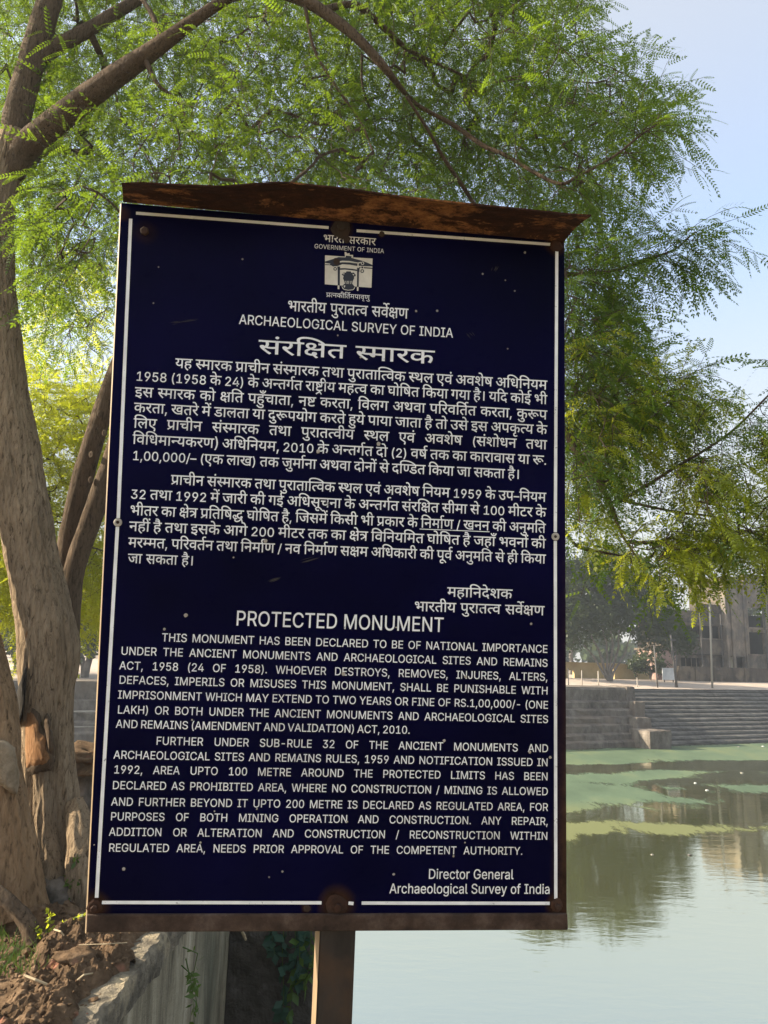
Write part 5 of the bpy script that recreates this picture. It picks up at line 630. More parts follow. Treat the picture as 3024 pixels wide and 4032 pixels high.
 ((446, 2988), (2158, 3015), 0, 31, [[9366,17,0,0,10,690,0,33,1333,0,34,2064,0,17,2807,0,9,3497,0,7,4098,0,35,4863,0,7,5428,0,6,6193,0,15,6939,0,33,7380,0,17,8110,0,35,8800,0],[2971,36,0,0,15,642,0,13,1083,0,9,1728,0,36,2329,0],[2165,17,0,0,11,690,0,16,1443,0],[4674,10,0,0,9,644,0,12,1245,0,17,2148,0,15,2838,0,11,3279,0,36,4032,0],[3464,10,0,0,37,644,0,35,1388,0,9,1953,0,36,2554,0,108,3196,0],[2594,109,0,0,110,648,0,111,1297,0,110,1945,0],[2165,17,0,0,11,690,0,16,1443,0],[7661,11,0,0,7,753,0,13,1518,0,15,2164,0,14,2604,0,15,3195,0,33,3636,0,17,4366,0,13,5056,0,15,5702,0,7,6143,0,11,6907,0],[3791,15,0,0,36,441,0,36,1083,0,37,1724,0,9,2468,0,16,3069,0],[1194,15,0,0,11,441,0]]),
 ((446, 3045.5), (2158, 3071), 0, 31, [[2862,109,0,0,110,648,0,110,1297,0,114,1945,0,108,2594,0],[2625,17,0,0,10,690,0,9,1333,0,17,1935,0],[2793,37,0,0,106,744,0,13,1383,0,7,2028,0],[1945,109,0,0,121,648,0,121,1297,0],[3395,12,0,0,9,903,0,13,1504,0,10,2150,0,9,2793,0],[4317,17,0,0,10,690,0,7,1333,0,37,2098,0,11,2842,0,16,3596,0],[1990,13,0,0,34,646,0,9,1389,0],[5992,106,0,0,10,639,0,7,1282,0,13,2047,0,9,2692,0,33,3293,0,13,4024,0,9,4669,0,16,5271,0],[3638,35,0,0,15,565,0,12,1006,0,15,1910,0,13,2351,0,36,2996,0],[2075,34,0,0,17,743,0,36,1433,0],[2610,107,0,0,9,654,0,9,1255,0,11,1856,0]]),
 ((441, 3107), (2158, 3130), 0, 31, [[5275,16,0,0,9,722,0,33,1323,0,35,2053,0,17,2619,0,10,3309,0,9,3952,0,16,4553,0],[1332,17,0,0,36,690,0],[6294,106,0,0,10,639,0,7,1282,0,34,2047,0,15,2790,0,107,3231,0,15,3885,0,13,4326,0,9,4972,0,16,5573,0],[2893,17,0,0,10,690,0,9,1333,0,17,1935,0,108,2625,0],[3574,118,0,0,34,985,0,9,1729,0,10,2330,0,9,2973,0],[1518,11,0,0,7,753,0],[8258,33,0,0,7,730,0,11,1495,0,36,2249,0,13,2890,0,10,3536,0,37,4179,0,33,4923,0,13,5654,0,15,6299,0,7,6740,0,11,7505,0],[360,122,0,0],[4038,12,0,0,15,903,0,11,1344,0,15,2098,0,11,2539,0,6,3292,0],[1083,15,0,0,36,441,0],[4894,17,0,0,35,690,0,35,1255,0,7,1821,0,118,2585,0,9,3571,0,16,4172,0]]),
 ((436.7, 3173.5), (2158, 3190), 0, 31, [[2165,17,0,0,11,690,0,16,1443,0],[4611,14,0,0,37,590,0,10,1334,0,13,1978,0,34,2624,0,9,3367,0,10,3968,0],[4174,107,0,0,9,654,0,38,1255,0,7,1934,0,11,2699,0,16,3452,0],[1086,15,0,0,13,441,0],[2793,37,0,0,106,744,0,13,1383,0,7,2028,0],[1945,114,0,0,121,648,0,121,1297,0],[3395,12,0,0,9,903,0,13,1504,0,10,2150,0,9,2793,0],[1083,15,0,0,36,441,0],[5275,16,0,0,9,722,0,33,1323,0,35,2053,0,17,2619,0,10,3309,0,9,3952,0,16,4553,0],[1332,17,0,0,36,690,0],[5958,10,0,0,9,644,0,6,1245,0,37,1991,0,35,2735,0,17,3300,0,13,3990,0,9,4636,0,16,5237,0],[2893,17,0,0,10,690,0,9,1333,0,17,1935,0,108,2625,0],[1999,14,0,0,7,590,0,10,1355,0]]),
 ((433.7, 3229.6), (2158, 3247.7), 0, 31, [[5314,106,0,0,37,639,0,10,1383,0,106,2026,0,7,2665,0,36,3430,0,9,4071,0,36,4672,0],[1355,7,0,0,14,765,0],[2808,107,0,0,7,654,0,13,1419,0,34,2064,0],[4038,12,0,0,15,903,0,11,1344,0,15,2098,0,11,2539,0,6,3292,0],[5942,7,0,0,106,765,0,9,1403,0,10,2004,0,17,2648,0,13,3338,0,15,3983,0,7,4424,0,11,5189,0],[2165,17,0,0,11,690,0,16,1443,0],[8527,33,0,0,7,730,0,11,1495,0,36,2249,0,13,2890,0,10,3536,0,37,4179,0,33,4923,0,13,5654,0,15,6299,0,7,6740,0,11,7505,0,117,8258,0],[2122,17,0,0,11,690,0,38,1443,0],[3926,10,0,0,9,644,0,106,1245,0,17,1883,0,15,2573,0,10,3014,0,108,3658,0]]),
 ((428, 3291.7), (2157, 3303.7), 0, 31, [[5179,17,0,0,16,690,0,16,1412,0,15,2133,0,13,2574,0,15,3220,0,7,3661,0,11,4425,0],[1408,7,0,0,10,765,0],[6440,17,0,0,35,690,0,13,1255,0,9,1901,0,10,2502,0,17,3146,0,13,3835,0,15,4481,0,7,4922,0,11,5687,0],[2165,17,0,0,11,690,0,16,1443,0],[8258,33,0,0,7,730,0,11,1495,0,36,2249,0,13,2890,0,10,3536,0,37,4179,0,33,4923,0,13,5654,0,15,6299,0,7,6740,0,11,7505,0],[360,122,0,0],[9503,10,0,0,9,644,0,33,1245,0,7,1975,0,11,2740,0,36,3493,0,13,4135,0,10,4780,0,37,5424,0,33,6168,0,13,6898,0,15,7544,0,7,7985,0,11,8750,0],[4009,118,0,0,15,985,0,13,1426,0,34,2072,0,15,2815,0,11,3256,0]]),
 ((426.4, 3353), (2058, 3364), 0, 31, [[5958,10,0,0,9,644,0,6,1245,0,37,1991,0,35,2735,0,17,3300,0,13,3990,0,9,4636,0,16,5237,0],[2893,17,0,0,10,690,0,9,1333,0,17,1935,0,108,2625,0],[3319,11,0,0,9,753,0,9,1354,0,16,1956,0,36,2677,0],[3131,106,0,0,10,639,0,15,1282,0,7,1723,0,10,2488,0],[5321,17,0,0,106,690,0,106,1329,0,10,1967,0,7,2611,0,8,3375,0,17,4065,0,35,4755,0],[1355,7,0,0,14,765,0],[1990,13,0,0,34,646,0,9,1389,0],[6284,33,0,0,7,730,0,12,1495,0,106,2398,0,9,3037,0,13,3638,0,9,4284,0,11,4885,0,13,5638,0],[6265,17,0,0,37,690,0,13,1434,0,34,2080,0,7,2823,0,10,3587,0,15,4231,0,13,4672,0,38,5317,0,117,5996,0]]),
 ((1684.6, 3460), (2021.5, 3460), 0, 38, [[3798,16,0,0,126,722,0,127,964,0,128,1340,0,129,1923,0,130,2495,0,131,2822,0,127,3421,0],[3716,6,0,0,128,746,0,132,1329,0,128,1920,0,127,2503,0,133,2879,0,134,3441,0]]),
 ((1532, 3516), (2166, 3519), 0, 38, [[7112,17,0,0,127,690,0,129,1066,0,135,1638,0,133,2229,0,128,2791,0,131,3374,0,134,3973,0,131,4249,0,136,4848,0,126,5461,0,129,5704,0,133,6275,0,134,6836,0],[3316,36,0,0,137,642,0,127,1233,0,138,1609,0,128,2171,0,139,2754,0],[970,131,0,0,140,600,0],[2448,15,0,0,132,441,0,141,1032,0,126,1644,0,133,1886,0]]),
]

# ============================================================ THE NOTICE BOARD
PC = Vector((-0.4877, -0.5766, 1.4259))          # upper left corner of the white border, camera frame (x right, y down, z ahead)
def c2w(v): return RT * v[0] - UP * v[1] + FWD * v[2]
SU = c2w((0.99576, 0.04470, 0.08045)).normalized()
SV = c2w((-0.02055, 0.99645, -0.08161)); SV = (SV - SU * SV.dot(SU)).normalized()
SN = SV.cross(SU).normalized()                    # towards the viewer
if SN.y > 0: SN = -SN
SO = EYE + c2w(PC)
def sg(u, v, n=0.0): return SO + SU * u + SV * v + SN * n
def suv(px, py, n=0.0):
    d = ray(px, py); O = SO + SN * n; k = (O - EYE).dot(SN) / d.dot(SN); P = EYE + d * k - O
    return P.dot(SU), P.dot(SV)
foot = suv(1313, 4032); kf = -(sg(*foot).z) / SV.z
BASE = sg(foot[0], foot[1] + kf, 0)
sign = empty('notice_board', BASE, 'dark blue enamel notice board with white lettering under a bent rusty rain hood', 'sign')
tip = 0
# materials
def rust_mat(name, dark, mid, light, sx=(1, 1, 1), lo=.45):
    t = NT(name); a = t.noise(14, 7, .7, sx); b = t.noise(45, 5, .65, sx); e = t.noise(5, 3, .6, sx)
    c = t.ramp(a, [(.33, dark), (.5, mid), (.7, light)])
    c = t.mix(t.ramp(b, [(.45, 0.), (.7, .6)]), c, dark)
    c = t.mix(t.ramp(e, [(lo, 0.), (lo + .16, .8)]), c, tuple(x * .55 for x in (.07, .062, .055)))
    return t.base(c, .85, .25).bump(t.math('ADD', a, b), .0025).m
M['rust'] = rust_mat('rusty_iron', (.014, .008, .006), (.042, .018, .010), (.085, .036, .018))
M['rust_grey'] = rust_mat('rusty_grey_iron', (.018, .011, .008), (.055, .034, .024), (.11, .08, .064), (1, 1, 1), .54)
t = NT('peeling_hood_sheet'); a = t.noise(6.5, 7, .78, (1.1, 2.4, 2.4), .3); b = t.noise(34, 7, .78, (1, 1.4, 1.4)); e = t.noise(2.2, 3, .6, (.8, 1, 1))
c = t.ramp(b, [(.32, (.010, .005, .004)), (.5, (.032, .012, .007)), (.7, (.07, .026, .012))])
pk = t.math('ADD', t.math('MULTIPLY', a, .72), t.math('MULTIPLY', e, .34))
c = t.mix(t.ramp(pk, [(.525, 0.), (.555, .9)]), c, t.ramp(b, [(.38, (.035, .014, .008)), (.5, (.19, .08, .028)), (.68, (.38, .19, .065)), (.8, (.46, .27, .12))]))
t.base(c, .9, .2).bump(t.math('ADD', a, b), .003); M['hood'] = t.m
M['post'] = stone('painted_iron_post', (.012, .010, .009), (.032, .026, .022), 18, .002, .6, (1, 1, .4), (.045, .026, .016), 6)
M['post_edge'] = stone('pale_iron_edge', (.16, .115, .07), (.30, .215, .13), 10, .001, .6, (1, 1, .3))  # edge strips in a paler tone than the post
M['screw'] = stone('zinc_screw', (.26, .24, .2), (.42, .39, .34), 60, .0005, .5)
t = NT('white_lettering_paint'); f = t.noise(30, 4, .6)
wc = t.ramp(f, [(.3, (.66, .67, .68)), (.6, (.80, .81, .81))]); wc = t.mix(t.ramp(t.noise(95, 4, .7), [(.64, 0.), (.70, .75)]), wc, (.03, .028, .03)); wc = t.mix(t.ramp(t.noise(6, 4, .6), [(.5, 0.), (.75, .35)]), wc, (.35, .32, .27))
t.base(wc, .45, .4); M['white'] = t.m
t = NT('emblem_cream_paint'); t.base(t.ramp(t.noise(25, 4, .6), [(.3, (.5, .47, .4)), (.65, (.68, .65, .56))]), .5, .4); M['cream'] = t.m
t = NT('navy_line_paint'); t.base((.006, .007, .016), .35, .4); M['navy_line'] = t.m
t = NT('paint_chip'); t.base(t.ramp(t.noise(90, 3), [(.3, (.25, .21, .16)), (.7, (.45, .42, .36))]), .8, .2); M['chip'] = t.m

# rust spots (photograph px, px, radius px)
SPOTS = [(1345, 900, 34, 1.), (1326, 1031, 17, 1.), (1503, 922, 14, 1.), (2190, 962, 36, .9), (1325, 3562, 52, 1.), (372, 3568, 40, 1.), (2192, 3562, 34, 1.), (1208, 3574, 17, .8), (572, 915, 36, .35), (480, 842, 26, .6)]
t = NT('navy_enamel')
big = t.noise(2.5, 4, .6); sm = t.noise(40, 5, .7); streak = t.noise(9, 5, .6, (1, 1, .12))
c = t.ramp(big, [(.3, (.0010, .0011, .012)), (.7, (.0020, .0018, .027))])
c = t.mix(t.ramp(sm, [(.62, 0.), (.82, .12)]), c, (.04, .038, .045))
c = t.mix(t.ramp(streak, [(.62, 0.), (.85, .05)]), c, (.05, .045, .05))
acc = None
for (px, py, r, a) in SPOTS:
    u, v = suv(px, py); P = sg(u, v)
    d = t.n("ShaderNodeVectorMath", operation='DISTANCE'); t.l(t.co, d.inputs[0]); d.inputs[1].default_value = P
    q = t.n("ShaderNodeMapRange"); q.inputs['From Min'].default_value = r * .00075; q.inputs['From Max'].default_value = r * .0004
    q.inputs['To Max'].default_value = a
    t.l(t.math('ADD', d.outputs['Value'], t.math('MULTIPLY', t.math('SUBTRACT', sm, .5), .02)), q.inputs['Value'])
    acc = q.outputs[0] if acc is None else t.math('MAXIMUM', acc, q.outputs[0])
c = t.mix(acc, c, t.ramp(sm, [(.3, (.014, .008, .006)), (.7, (.05, .023, .013))]))
# rust creeping in from the right and lower edges
sp = t.n("ShaderNodeVectorMath", operation='DOT_PRODUCT'); t.l(t.co, sp.inputs[0]); sp.inputs[1].default_value = SU
e0 = sg(suv(2206, 2500)[0], 1.0).dot(SU)
mr = t.n("ShaderNodeMapRange"); mr.inputs['From Min'].default_value = e0 - .012; mr.inputs['From Max'].default_value = e0 + .016
t.l(t.math('ADD', sp.outputs['Value'], t.math('MULTIPLY', t.math('SUBTRACT', streak, .55), .03)), mr.inputs['Value'])
sv = t.n("ShaderNodeVectorMath", operation='DOT_PRODUCT'); t.l(t.co, sv.inputs[0]); sv.inputs[1].default_value = SV
dv = t.n("ShaderNodeMapRange"); dv.inputs['From Min'].default_value = sg(0, .55).dot(SV); dv.inputs['From Max'].default_value = sg(0, 1.15).dot(SV); dv.inputs['To Min'].default_value = .25
t.l(sv.outputs['Value'], dv.inputs['Value'])
c = t.mix(t.math('MULTIPLY', mr.outputs[0], dv.outputs[0]), c, t.ramp(sm, [(.3, (.018, .011, .009)), (.7, (.06, .032, .02))]))
t.base(c, t.ramp(sm, [(.3, .25), (.7, .38)]), .02)
t.bump(t.math('ADD', t.noise(5, 2, .5), t.math('MULTIPLY', sm, .05)), .0012); M['navy'] = t.m

def W2(pts, n): return [sg(*suv(x, y, n), n) for x, y in pts]
def slab(corners_px, n0, n1, name, mat, bevel=.0015):
    q = [suv(*p) for p in corners_px]
    lo = [sg(u, v, n0) for u, v in q]; hi = [sg(u, v, n1) for u, v in q]
    return MB().hexa(lo + hi).build(name, mat, sign, bevel=bevel)
# plate: slightly buckled sheet with thickness
tl, tr, br, bl = [suv(*p) for p in ((478, 799), (2222, 945), (2231, 3600), (345, 3598))]
mb = MB(); NU, NV = 24, 36; vs = []
for side in (0, 1):
    for j in range(NV + 1):
        for i in range(NU + 1):
            a, b = i / NU, j / NV
            u = (tl[0] * (1 - a) + tr[0] * a) * (1 - b) + (bl[0] * (1 - a) + br[0] * a) * b
            v = (tl[1] * (1 - a) + tr[1] * a) * (1 - b) + (bl[1] * (1 - a) + br[1] * a) * b
            vs.append(sg(u, v, -.0 if side == 0 else -.0022))
K = (NU + 1) * (NV + 1); fs = []
for j in range(NV):
    for i in range(NU):
        a = j * (NU + 1) + i
        fs.append((a, a + NU + 1, a + NU + 2, a + 1)); fs.append((K + a, K + a + 1, K + a + NU + 2, K + a + NU + 1))
for i in range(NU):
    a = i; fs.append((a, a + 1, K + a + 1, K + a)); a = NV * (NU + 1) + i; fs.append((a + 1, a, K + a, K + a + 1))
for j in range(NV):
    a = j * (NU + 1); fs.append((a + NU + 1, a, K + a, K + a + NU + 1)); a += NU; fs.append((a, a + NU + 1, K + a + NU + 1, K + a))
mb.add(vs, fs); mb.build('enamel_plate', M['navy'], sign)
# rolled edge of the plate, left side (catches the sun), and angle iron frame behind
eu = [suv(478, 799), suv(345, 3598)]
MB().hexa([sg(eu[0][0] - .0005, eu[0][1], -.001), sg(eu[1][0] - .0005, eu[1][1] + .035, -.001), sg(eu[1][0] - .004, eu[1][1] + .035, -.006), sg(eu[0][0] - .004, eu[0][1], -.006),
           sg(eu[0][0] + .0015, eu[0][1], -.004), sg(eu[1][0] + .0015, eu[1][1] + .035, -.004), sg(eu[1][0] - .001, eu[1][1] + .035, -.012), sg(eu[0][0] - .001, eu[0][1], -.012)]).build('rolled_edge', M['post_edge'], sign)
fr = MB()
def frbar(a, b, wd, n0, n1):
    (u0, v0), (u1, v1) = a, b; dx, dy = u1 - u0, v1 - v0; L = math.hypot(dx, dy); px_, py_ = -dy / L * wd / 2, dx / L * wd / 2
    fr.hexa([sg(u0 + px_, v0 + py_, n0), sg(u1 + px_, v1 + py_, n0), sg(u1 - px_, v1 - py_, n0), sg(u0 - px_, v0 - py_, n0),
             sg(u0 + px_, v0 + py_, n1), sg(u1 + px_, v1 + py_, n1), sg(u1 - px_, v1 - py_, n1), sg(u0 - px_, v0 - py_, n1)])
ins = .02
frbar((tl[0] + ins, tl[1] + .01), (bl[0] + ins, bl[1] - .01), .03, -.035, -.004); frbar((tr[0] - ins, tr[1] + .01), (br[0] - ins, br[1] - .01), .03, -.035, -.004)
frbar((tl[0] + .04, tl[1] + ins), (tr[0] - .04, tr[1] + ins), .03, -.035, -.004)
fr.build('frame', M['rust'], sign)
# lower rail
slab([(345, 3597), (2231, 3594), (2233, 3657), (342, 3666)], -.035, .006, 'lower_rail', M['rust_grey'], .002)
# post
pu0, pu1 = suv(1252, 3850)[0], suv(1394, 3850)[0]
v0 = suv(1313, 3640)[1]; v1 = foot[1] + kf + .25
MB().hexa([sg(pu0, v1, -.075), sg(pu1, v1, -.075), sg(pu1, v1, -.004), sg(pu0, v1, -.004), sg(pu0, v0 - .9, -.075), sg(pu1, v0 - .9, -.075), sg(pu1, v0 - .9, -.006), sg(pu0, v0 - .9, -.006)]).build('post', M['post'], sign, bevel=.003)
pw = suv(1234, 3850)[0]
MB().hexa([sg(pw, v1, -.030), sg(pu0 - .0005, v1, -.012), sg(pu0 - .0005, v1, -.004), sg(pw, v1, -.024),
           sg(pw, v0 - .02, -.030), sg(pu0 - .0005, v0 - .02, -.012), sg(pu0 - .0005, v0 - .02, -.004), sg(pw, v0 - .02, -.024)]).build('post_flange', M['post_edge'], sign)
# rain hood: bent sheet over the top, leaning out over the plate
HN = .105
outer = [(479, 728), (560, 727), (700, 732), (870, 738), (1000, 733), (1080, 723), (1140, 721), (1210, 726), (1330, 744), (1595, 777), (1800, 800), (2050, 826), (2250, 844), (2328, 852)]
inner = [(485, 797), (2220, 953)]
mb = MB(); vs = []; q = len(outer); R_ = 7
for k in range(R_ + 1):
    f = k / R_
    for i, (ox, oy) in enumerate(outer):
        a = (ox - outer[0][0]) / (outer[-1][0] - outer[0][0])
        u1, w1 = suv(ox, oy, HN); ix, iy = inner[0][0] + (inner[1][0] - inner[0][0]) * a, inner[0][1] + (inner[1][1] - inner[0][1]) * a
        u0, w0 = suv(ix, iy, 0); u0 = u0
        sag = .006 * math.sin(f * math.pi) * (1 + .6 * fbm(a * 6, f * 2, 1, 2)) + .004 * fbm(a * 9, f * 2, 5, 3) * f
        vs.append(sg(u0 + (u1 - u0) * f, w0 + (w1 - w0) * f - sag, .001 + HN * f))
mb.add(vs, [(k * q + i, k * q + i + 1, (k + 1) * q + i + 1, (k + 1) * q + i) for k in range(R_) for i in range(q - 1)])
hood = mb.build('rain_hood', M['hood'], sign); so_ = hood.modifiers.new('thickness', 'SOLIDIFY'); so_.thickness = .003; so_.offset = -1
# hood back strip folded down behind the plate top
# white border, in four runs broken where the rust has eaten it
def strip(a, b, wpx, n=.0009):
    (u0, v0), (u1, v1) = suv(*a), suv(*b); dx, dy = u1 - u0, v1 - v0; L = math.hypot(dx, dy); k = wpx * .00049 / 2; ox, oy = -dy / L * k, dx / L * k
    N = max(2, int(L / .02)); pts = []
    for i in range(N + 1):
        f = i / N; j = .00025 * fbm(f * 30 + a[0], 1, 2, 2)
        u, v = u0 + dx * f, v0 + dy * f
        pts += [sg(u + ox * (1 + j * 300), v + oy * (1 + j * 300), n), sg(u - ox, v - oy, n)]
    return pts, [(2 * i, 2 * i + 2, 2 * i + 3, 2 * i + 1) for i in range(N)]
mb = MB()
for a, b, wp in (((536, 840), (1294, 897), 12), ((1404, 909), (2168, 963), 12), ((2192, 984), (2186, 2095), 13), ((2186, 2130), (2188, 3538), 13),
                 ((515, 862), (466, 2040), 13), ((463, 2074), (381, 3534), 13), ((402, 3552.5), (1266, 3554), 12), ((1372, 3555), (1392, 3557), 12), ((1424, 3555), (2164, 3556), 12)):
    mb.add(*strip(a, b, wp))
mb.build('border_line', M['white'], sign)
# lettering
GLYPH = {}
def glyph(i, bold):
    """outline -> filled groups (an outer contour with its holes each): [(points, faces)]"""
    if (i, bold) in GLYPH: return GLYPH[(i, bold)]
    cs = []
    for flat_xy in GLYPH_OUTLINES[i]:
        q = np.array(list(zip(flat_xy[::2], flat_xy[1::2])), float) / 250
        e = np.roll(q, -1, 0) - q; e /= np.maximum(np.linalg.norm(e, axis=1, keepdims=True), 1e-6)
        nr = np.stack([-e[:, 1], e[:, 0]], 1); pr_ = np.roll(nr, 1, 0); mit = nr + pr_          # outlines run clockwise: left is outside
        mit /= np.maximum((mit * mit).sum(1, keepdims=True), .8) / 2
        ar = float((q[:, 0] * np.roll(q[:, 1], -1) - q[:, 1] * np.roll(q[:, 0], -1)).sum())
        cs.append((q + mit * bold, ar, q))
    V, Ed = [], []
    for q, _, _ in cs:
        b0 = len(V); V += [Vector((float(x), float(y))) for x, y in q]; Ed += [(b0 + k, b0 + (k + 1) % len(q)) for k in range(len(q))]
    vo, _e, fo, *_ = delaunay_2d_cdt(V, Ed, [], 0, 1e-6)
    keep = []
    for f in fo:
        c = sum((vo[k] for k in f), Vector((0, 0))) / len(f); wn = 0
        for q, _, _ in cs:                                       # winding number of the triangle's middle
            x0, y0 = q[:, 0] - c.x, q[:, 1] - c.y; x1, y1 = np.roll(x0, -1), np.roll(y0, -1); cr_ = x0 * y1 - x1 * y0
            wn += int(((y0 <= 0) & (y1 > 0) & (cr_ > 0)).sum()) - int(((y0 > 0) & (y1 <= 0) & (cr_ < 0)).sum())
        if wn: keep.append(tuple(f))
    res = [([(v.x, v.y) for v in vo], keep)]
    GLYPH[(i, bold)] = res; return res
for li, (a, b, mode, hpx, code) in enumerate(TEXT_LINES):
    ua, va = suv(*a); ub, vb = suv(*b); v = (va + vb) / 2; W_ = ub - ua
    words = [(wd[0] / 1000, [tuple(wd[k:k + 3]) for k in range(1, len(wd), 3)]) for wd in code]
    # height: photo px at that place -> metres
    mx = (a[0] + b[0]) / 2; my = (a[1] + b[1]) / 2
    sy = (suv(mx, my)[1] - suv(mx, my - hpx)[1]) / (.622 if mode else .727)
    tot = sum(x[0] for x in words); nsp = len(words) - 1
    if mode: sx = min(sy * 1.0, W_ / (tot + nsp * .22)); 
    else: sx = min(sy * .94, W_ / (tot + nsp * .22))
    if nsp <= 4 and li not in (6,): sx = W_ / (tot + nsp * .3)
    gap = (W_ - tot * sx) / max(1, nsp)
    mb = MB(); x = ua; bold = .006 if mode else .007
    if li in (1, 2): bold = .0
    k = 0
    for adv, gs in words:
        for g_ in gs:
            oy = g_[2] / 1000
            for gv_, gf in glyph(g_[0], bold):
                n_ = .0010 + .00004 * (k % 7); k += 1
                mb.add([sg(x + (gx + g_[1] / 1000) * sx, v - (gy + oy) * sy, n_) for gx, gy in gv_], gf)
        x += adv * sx + gap
    if li == 15: 
        pts, fs = strip((1652, 2083), (1927, 2094), 3, .0010); mb.add(pts, fs)
    mb.build('heading' if li in (5, 21) else 'text_line', M['white'], sign)
# emblem: stone gateway with a lion capital between its posts
EO, ES = (1250, 950), 1 / 5.53
def ep(pts): return [(EO[0] + x * ES, EO[1] + y * ES) for x, y in pts]
def epoly(mb, pts, n):
    P = [Vector((*suv(*p), 0)) for p in ep(pts)]
    mb.add([sg(p.x, p.y, n) for p in P], [tuple(x) for x in tessellate_polygon([P])])
def ering(mb, c, ro, ri, n):
    N = 20; o_ = [(c[0] + ro * math.cos(2 * math.pi * i / N), c[1] + ro * math.sin(2 * math.pi * i / N)) for i in range(N)]
    i_ = [(c[0] + ri * math.cos(2 * math.pi * i / N), c[1] + ri * math.sin(2 * math.pi * i / N)) for i in range(N)]
    P = [sg(*suv(*p), n) for p in ep(o_ + i_)]; mb.add(P, [(i, (i + 1) % N, N + (i + 1) % N, N + i) for i in range(N)])
cr = MB()
epoly(cr, [(165, 310), (600, 340), (590, 240), (625, 235), (640, 270), (700, 262), (700, 300), (775, 300), (775, 355), (1200, 380), (1175, 1015), (160, 940)], .0009)
emb = cr.build('emblem', M['cream'], sign)
dk = MB(); n1, n2 = .0012, .0015
epoly(dk, [(615, 318), (742, 330), (742, 372), (612, 362)], n1 + .0001)
epoly(dk, [(165, 445), (330, 395), (460, 350), (610, 355), (740, 368), (960, 425), (1080, 470), (1200, 522), (1200, 555), (900, 540), (870, 495), (700, 455), (545, 428), (480, 440), (420, 490), (290, 498), (165, 475)], n1)
epoly(dk, [(165, 508), (300, 498), (540, 462), (700, 468), (870, 495), (870, 545), (700, 515), (540, 505), (440, 545), (340, 555), (295, 530), (165, 522)], n1 + .00005)
epoly(dk, [(1010, 568), (1190, 582), (1190, 606), (1010, 594)], n1)
epoly(dk, [(440, 595), (600, 590), (760, 605), (870, 625), (870, 655), (760, 640), (600, 622), (440, 628)], n1)
epoly(dk, [(430, 555), (492, 555), (490, 640), (488, 968), (440, 965), (440, 640)], n1 + .0001)
epoly(dk, [(862, 580), (915, 590), (915, 665), (903, 680), (898, 1000), (858, 996), (862, 680)], n1 + .0001)
epoly(dk, [(900, 575), (935, 565), (940, 580), (915, 605)], n1)
ering(dk, (385, 607), 38, 20, n1 + .00015); ering(dk, (975, 655), 40, 21, n1); ering(dk, (975, 575), 22, 1, n1)
epoly(dk, [(630, 660), (725, 660), (735, 690), (790, 685), (838, 740), (820, 775), (795, 770), (800, 810), (770, 870), (765, 940), (810, 990), (810, 1030), (760, 1065), (600, 1060), (545, 1020), (545, 975), (585, 930), (580, 870), (555, 810), (570, 760), (525, 735), (560, 690), (620, 685)], n1)
dk.build('emblem_drawing', M['navy_line'], emb)
for o_ in [x for x in emb.children]: o_.location = (0, 0, 0)
wt = MB()
epoly(wt, [(545, 430), (700, 436), (880, 470), (940, 455), (945, 475), (895, 492), (895, 545), (876, 545), (876, 490), (700, 456), (545, 452)], n2)
ering(wt, (980, 485), 36, 22, n2)
epoly(wt, [(1000, 548), (1190, 566), (1190, 582), (1000, 566)], n2); epoly(wt, [(165, 486), (280, 497), (270, 512), (165, 506)], n2)
epoly(wt, [(440, 968), (478, 968), (477, 1050), (440, 1048)], n2); epoly(wt, [(858, 1000), (895, 1000), (890, 1085), (858, 1085)], n2)
for x in (600, 640, 665, 705, 740): epoly(wt, [(x, 868), (x + 12, 870), (x + 10 + (x - 670) * .15, 940), (x - 4 + (x - 670) * .15, 930)], n2)
epoly(wt, [(570, 970), (605, 968), (600, 1000), (580, 1020)], n2); epoly(wt, [(550, 705), (590, 708), (585, 725), (552, 722)], n2); epoly(wt, [(765, 712), (805, 735), (790, 752), (768, 735)], n2)
arc = [(525, 985), (545, 1035), (580, 1062), (670, 1078), (770, 1068), (805, 1040), (822, 1000)]
epoly(wt, arc + [(812, 995), (796, 1032), (765, 1056), (670, 1066), (585, 1050), (556, 1026), (536, 985)], n2)
wo = wt.build('emblem_highlight', M['cream'], emb); wo.location = (0, 0, 0)
# rust scabs, bolts, screws
def blob(mb, px, py, r, n, seed, th=.0):
    u, v = suv(px, py); k = r * .00049; N = 26; c = len(mb.v)
    ring = [(u + k * math.cos(2 * math.pi * i / N) * (1 + .28 * fbm(math.cos(2 * math.pi * i / N) * 1.6 + seed, math.sin(2 * math.pi * i / N) * 1.6, seed, 3)),
             v + k * math.sin(2 * math.pi * i / N) * (1 + .28 * fbm(math.cos(2 * math.pi * i / N) * 1.6 + seed, math.sin(2 * math.pi * i / N) * 1.6, seed + 3, 3))) for i in range(N)]
    mb.add([sg(a, b, n) for a, b in ring] + [sg(u + (a - u) * .7, v + (b - v) * .7, n + th) for a, b in ring] + [sg(u, v, n + th)],
           [(i, (i + 1) % N, N + (i + 1) % N, N + i) for i in range(N)] + [(N + i, N + (i + 1) % N, 2 * N) for i in range(N)])
for i, (px, py, r) in enumerate([(1345, 905, 40), (1326, 1031, 15), (1503, 922, 11), (2188, 968, 26), (1326, 3566, 40), (371, 3570, 26), (2190, 3562, 24), (1208, 3576, 13), (1366, 944, 16)]):
    mb = MB(); blob(mb, px, py, r, .0016, i * 7.3, .0012); mb.build('rust_scab', M['rust'], sign)
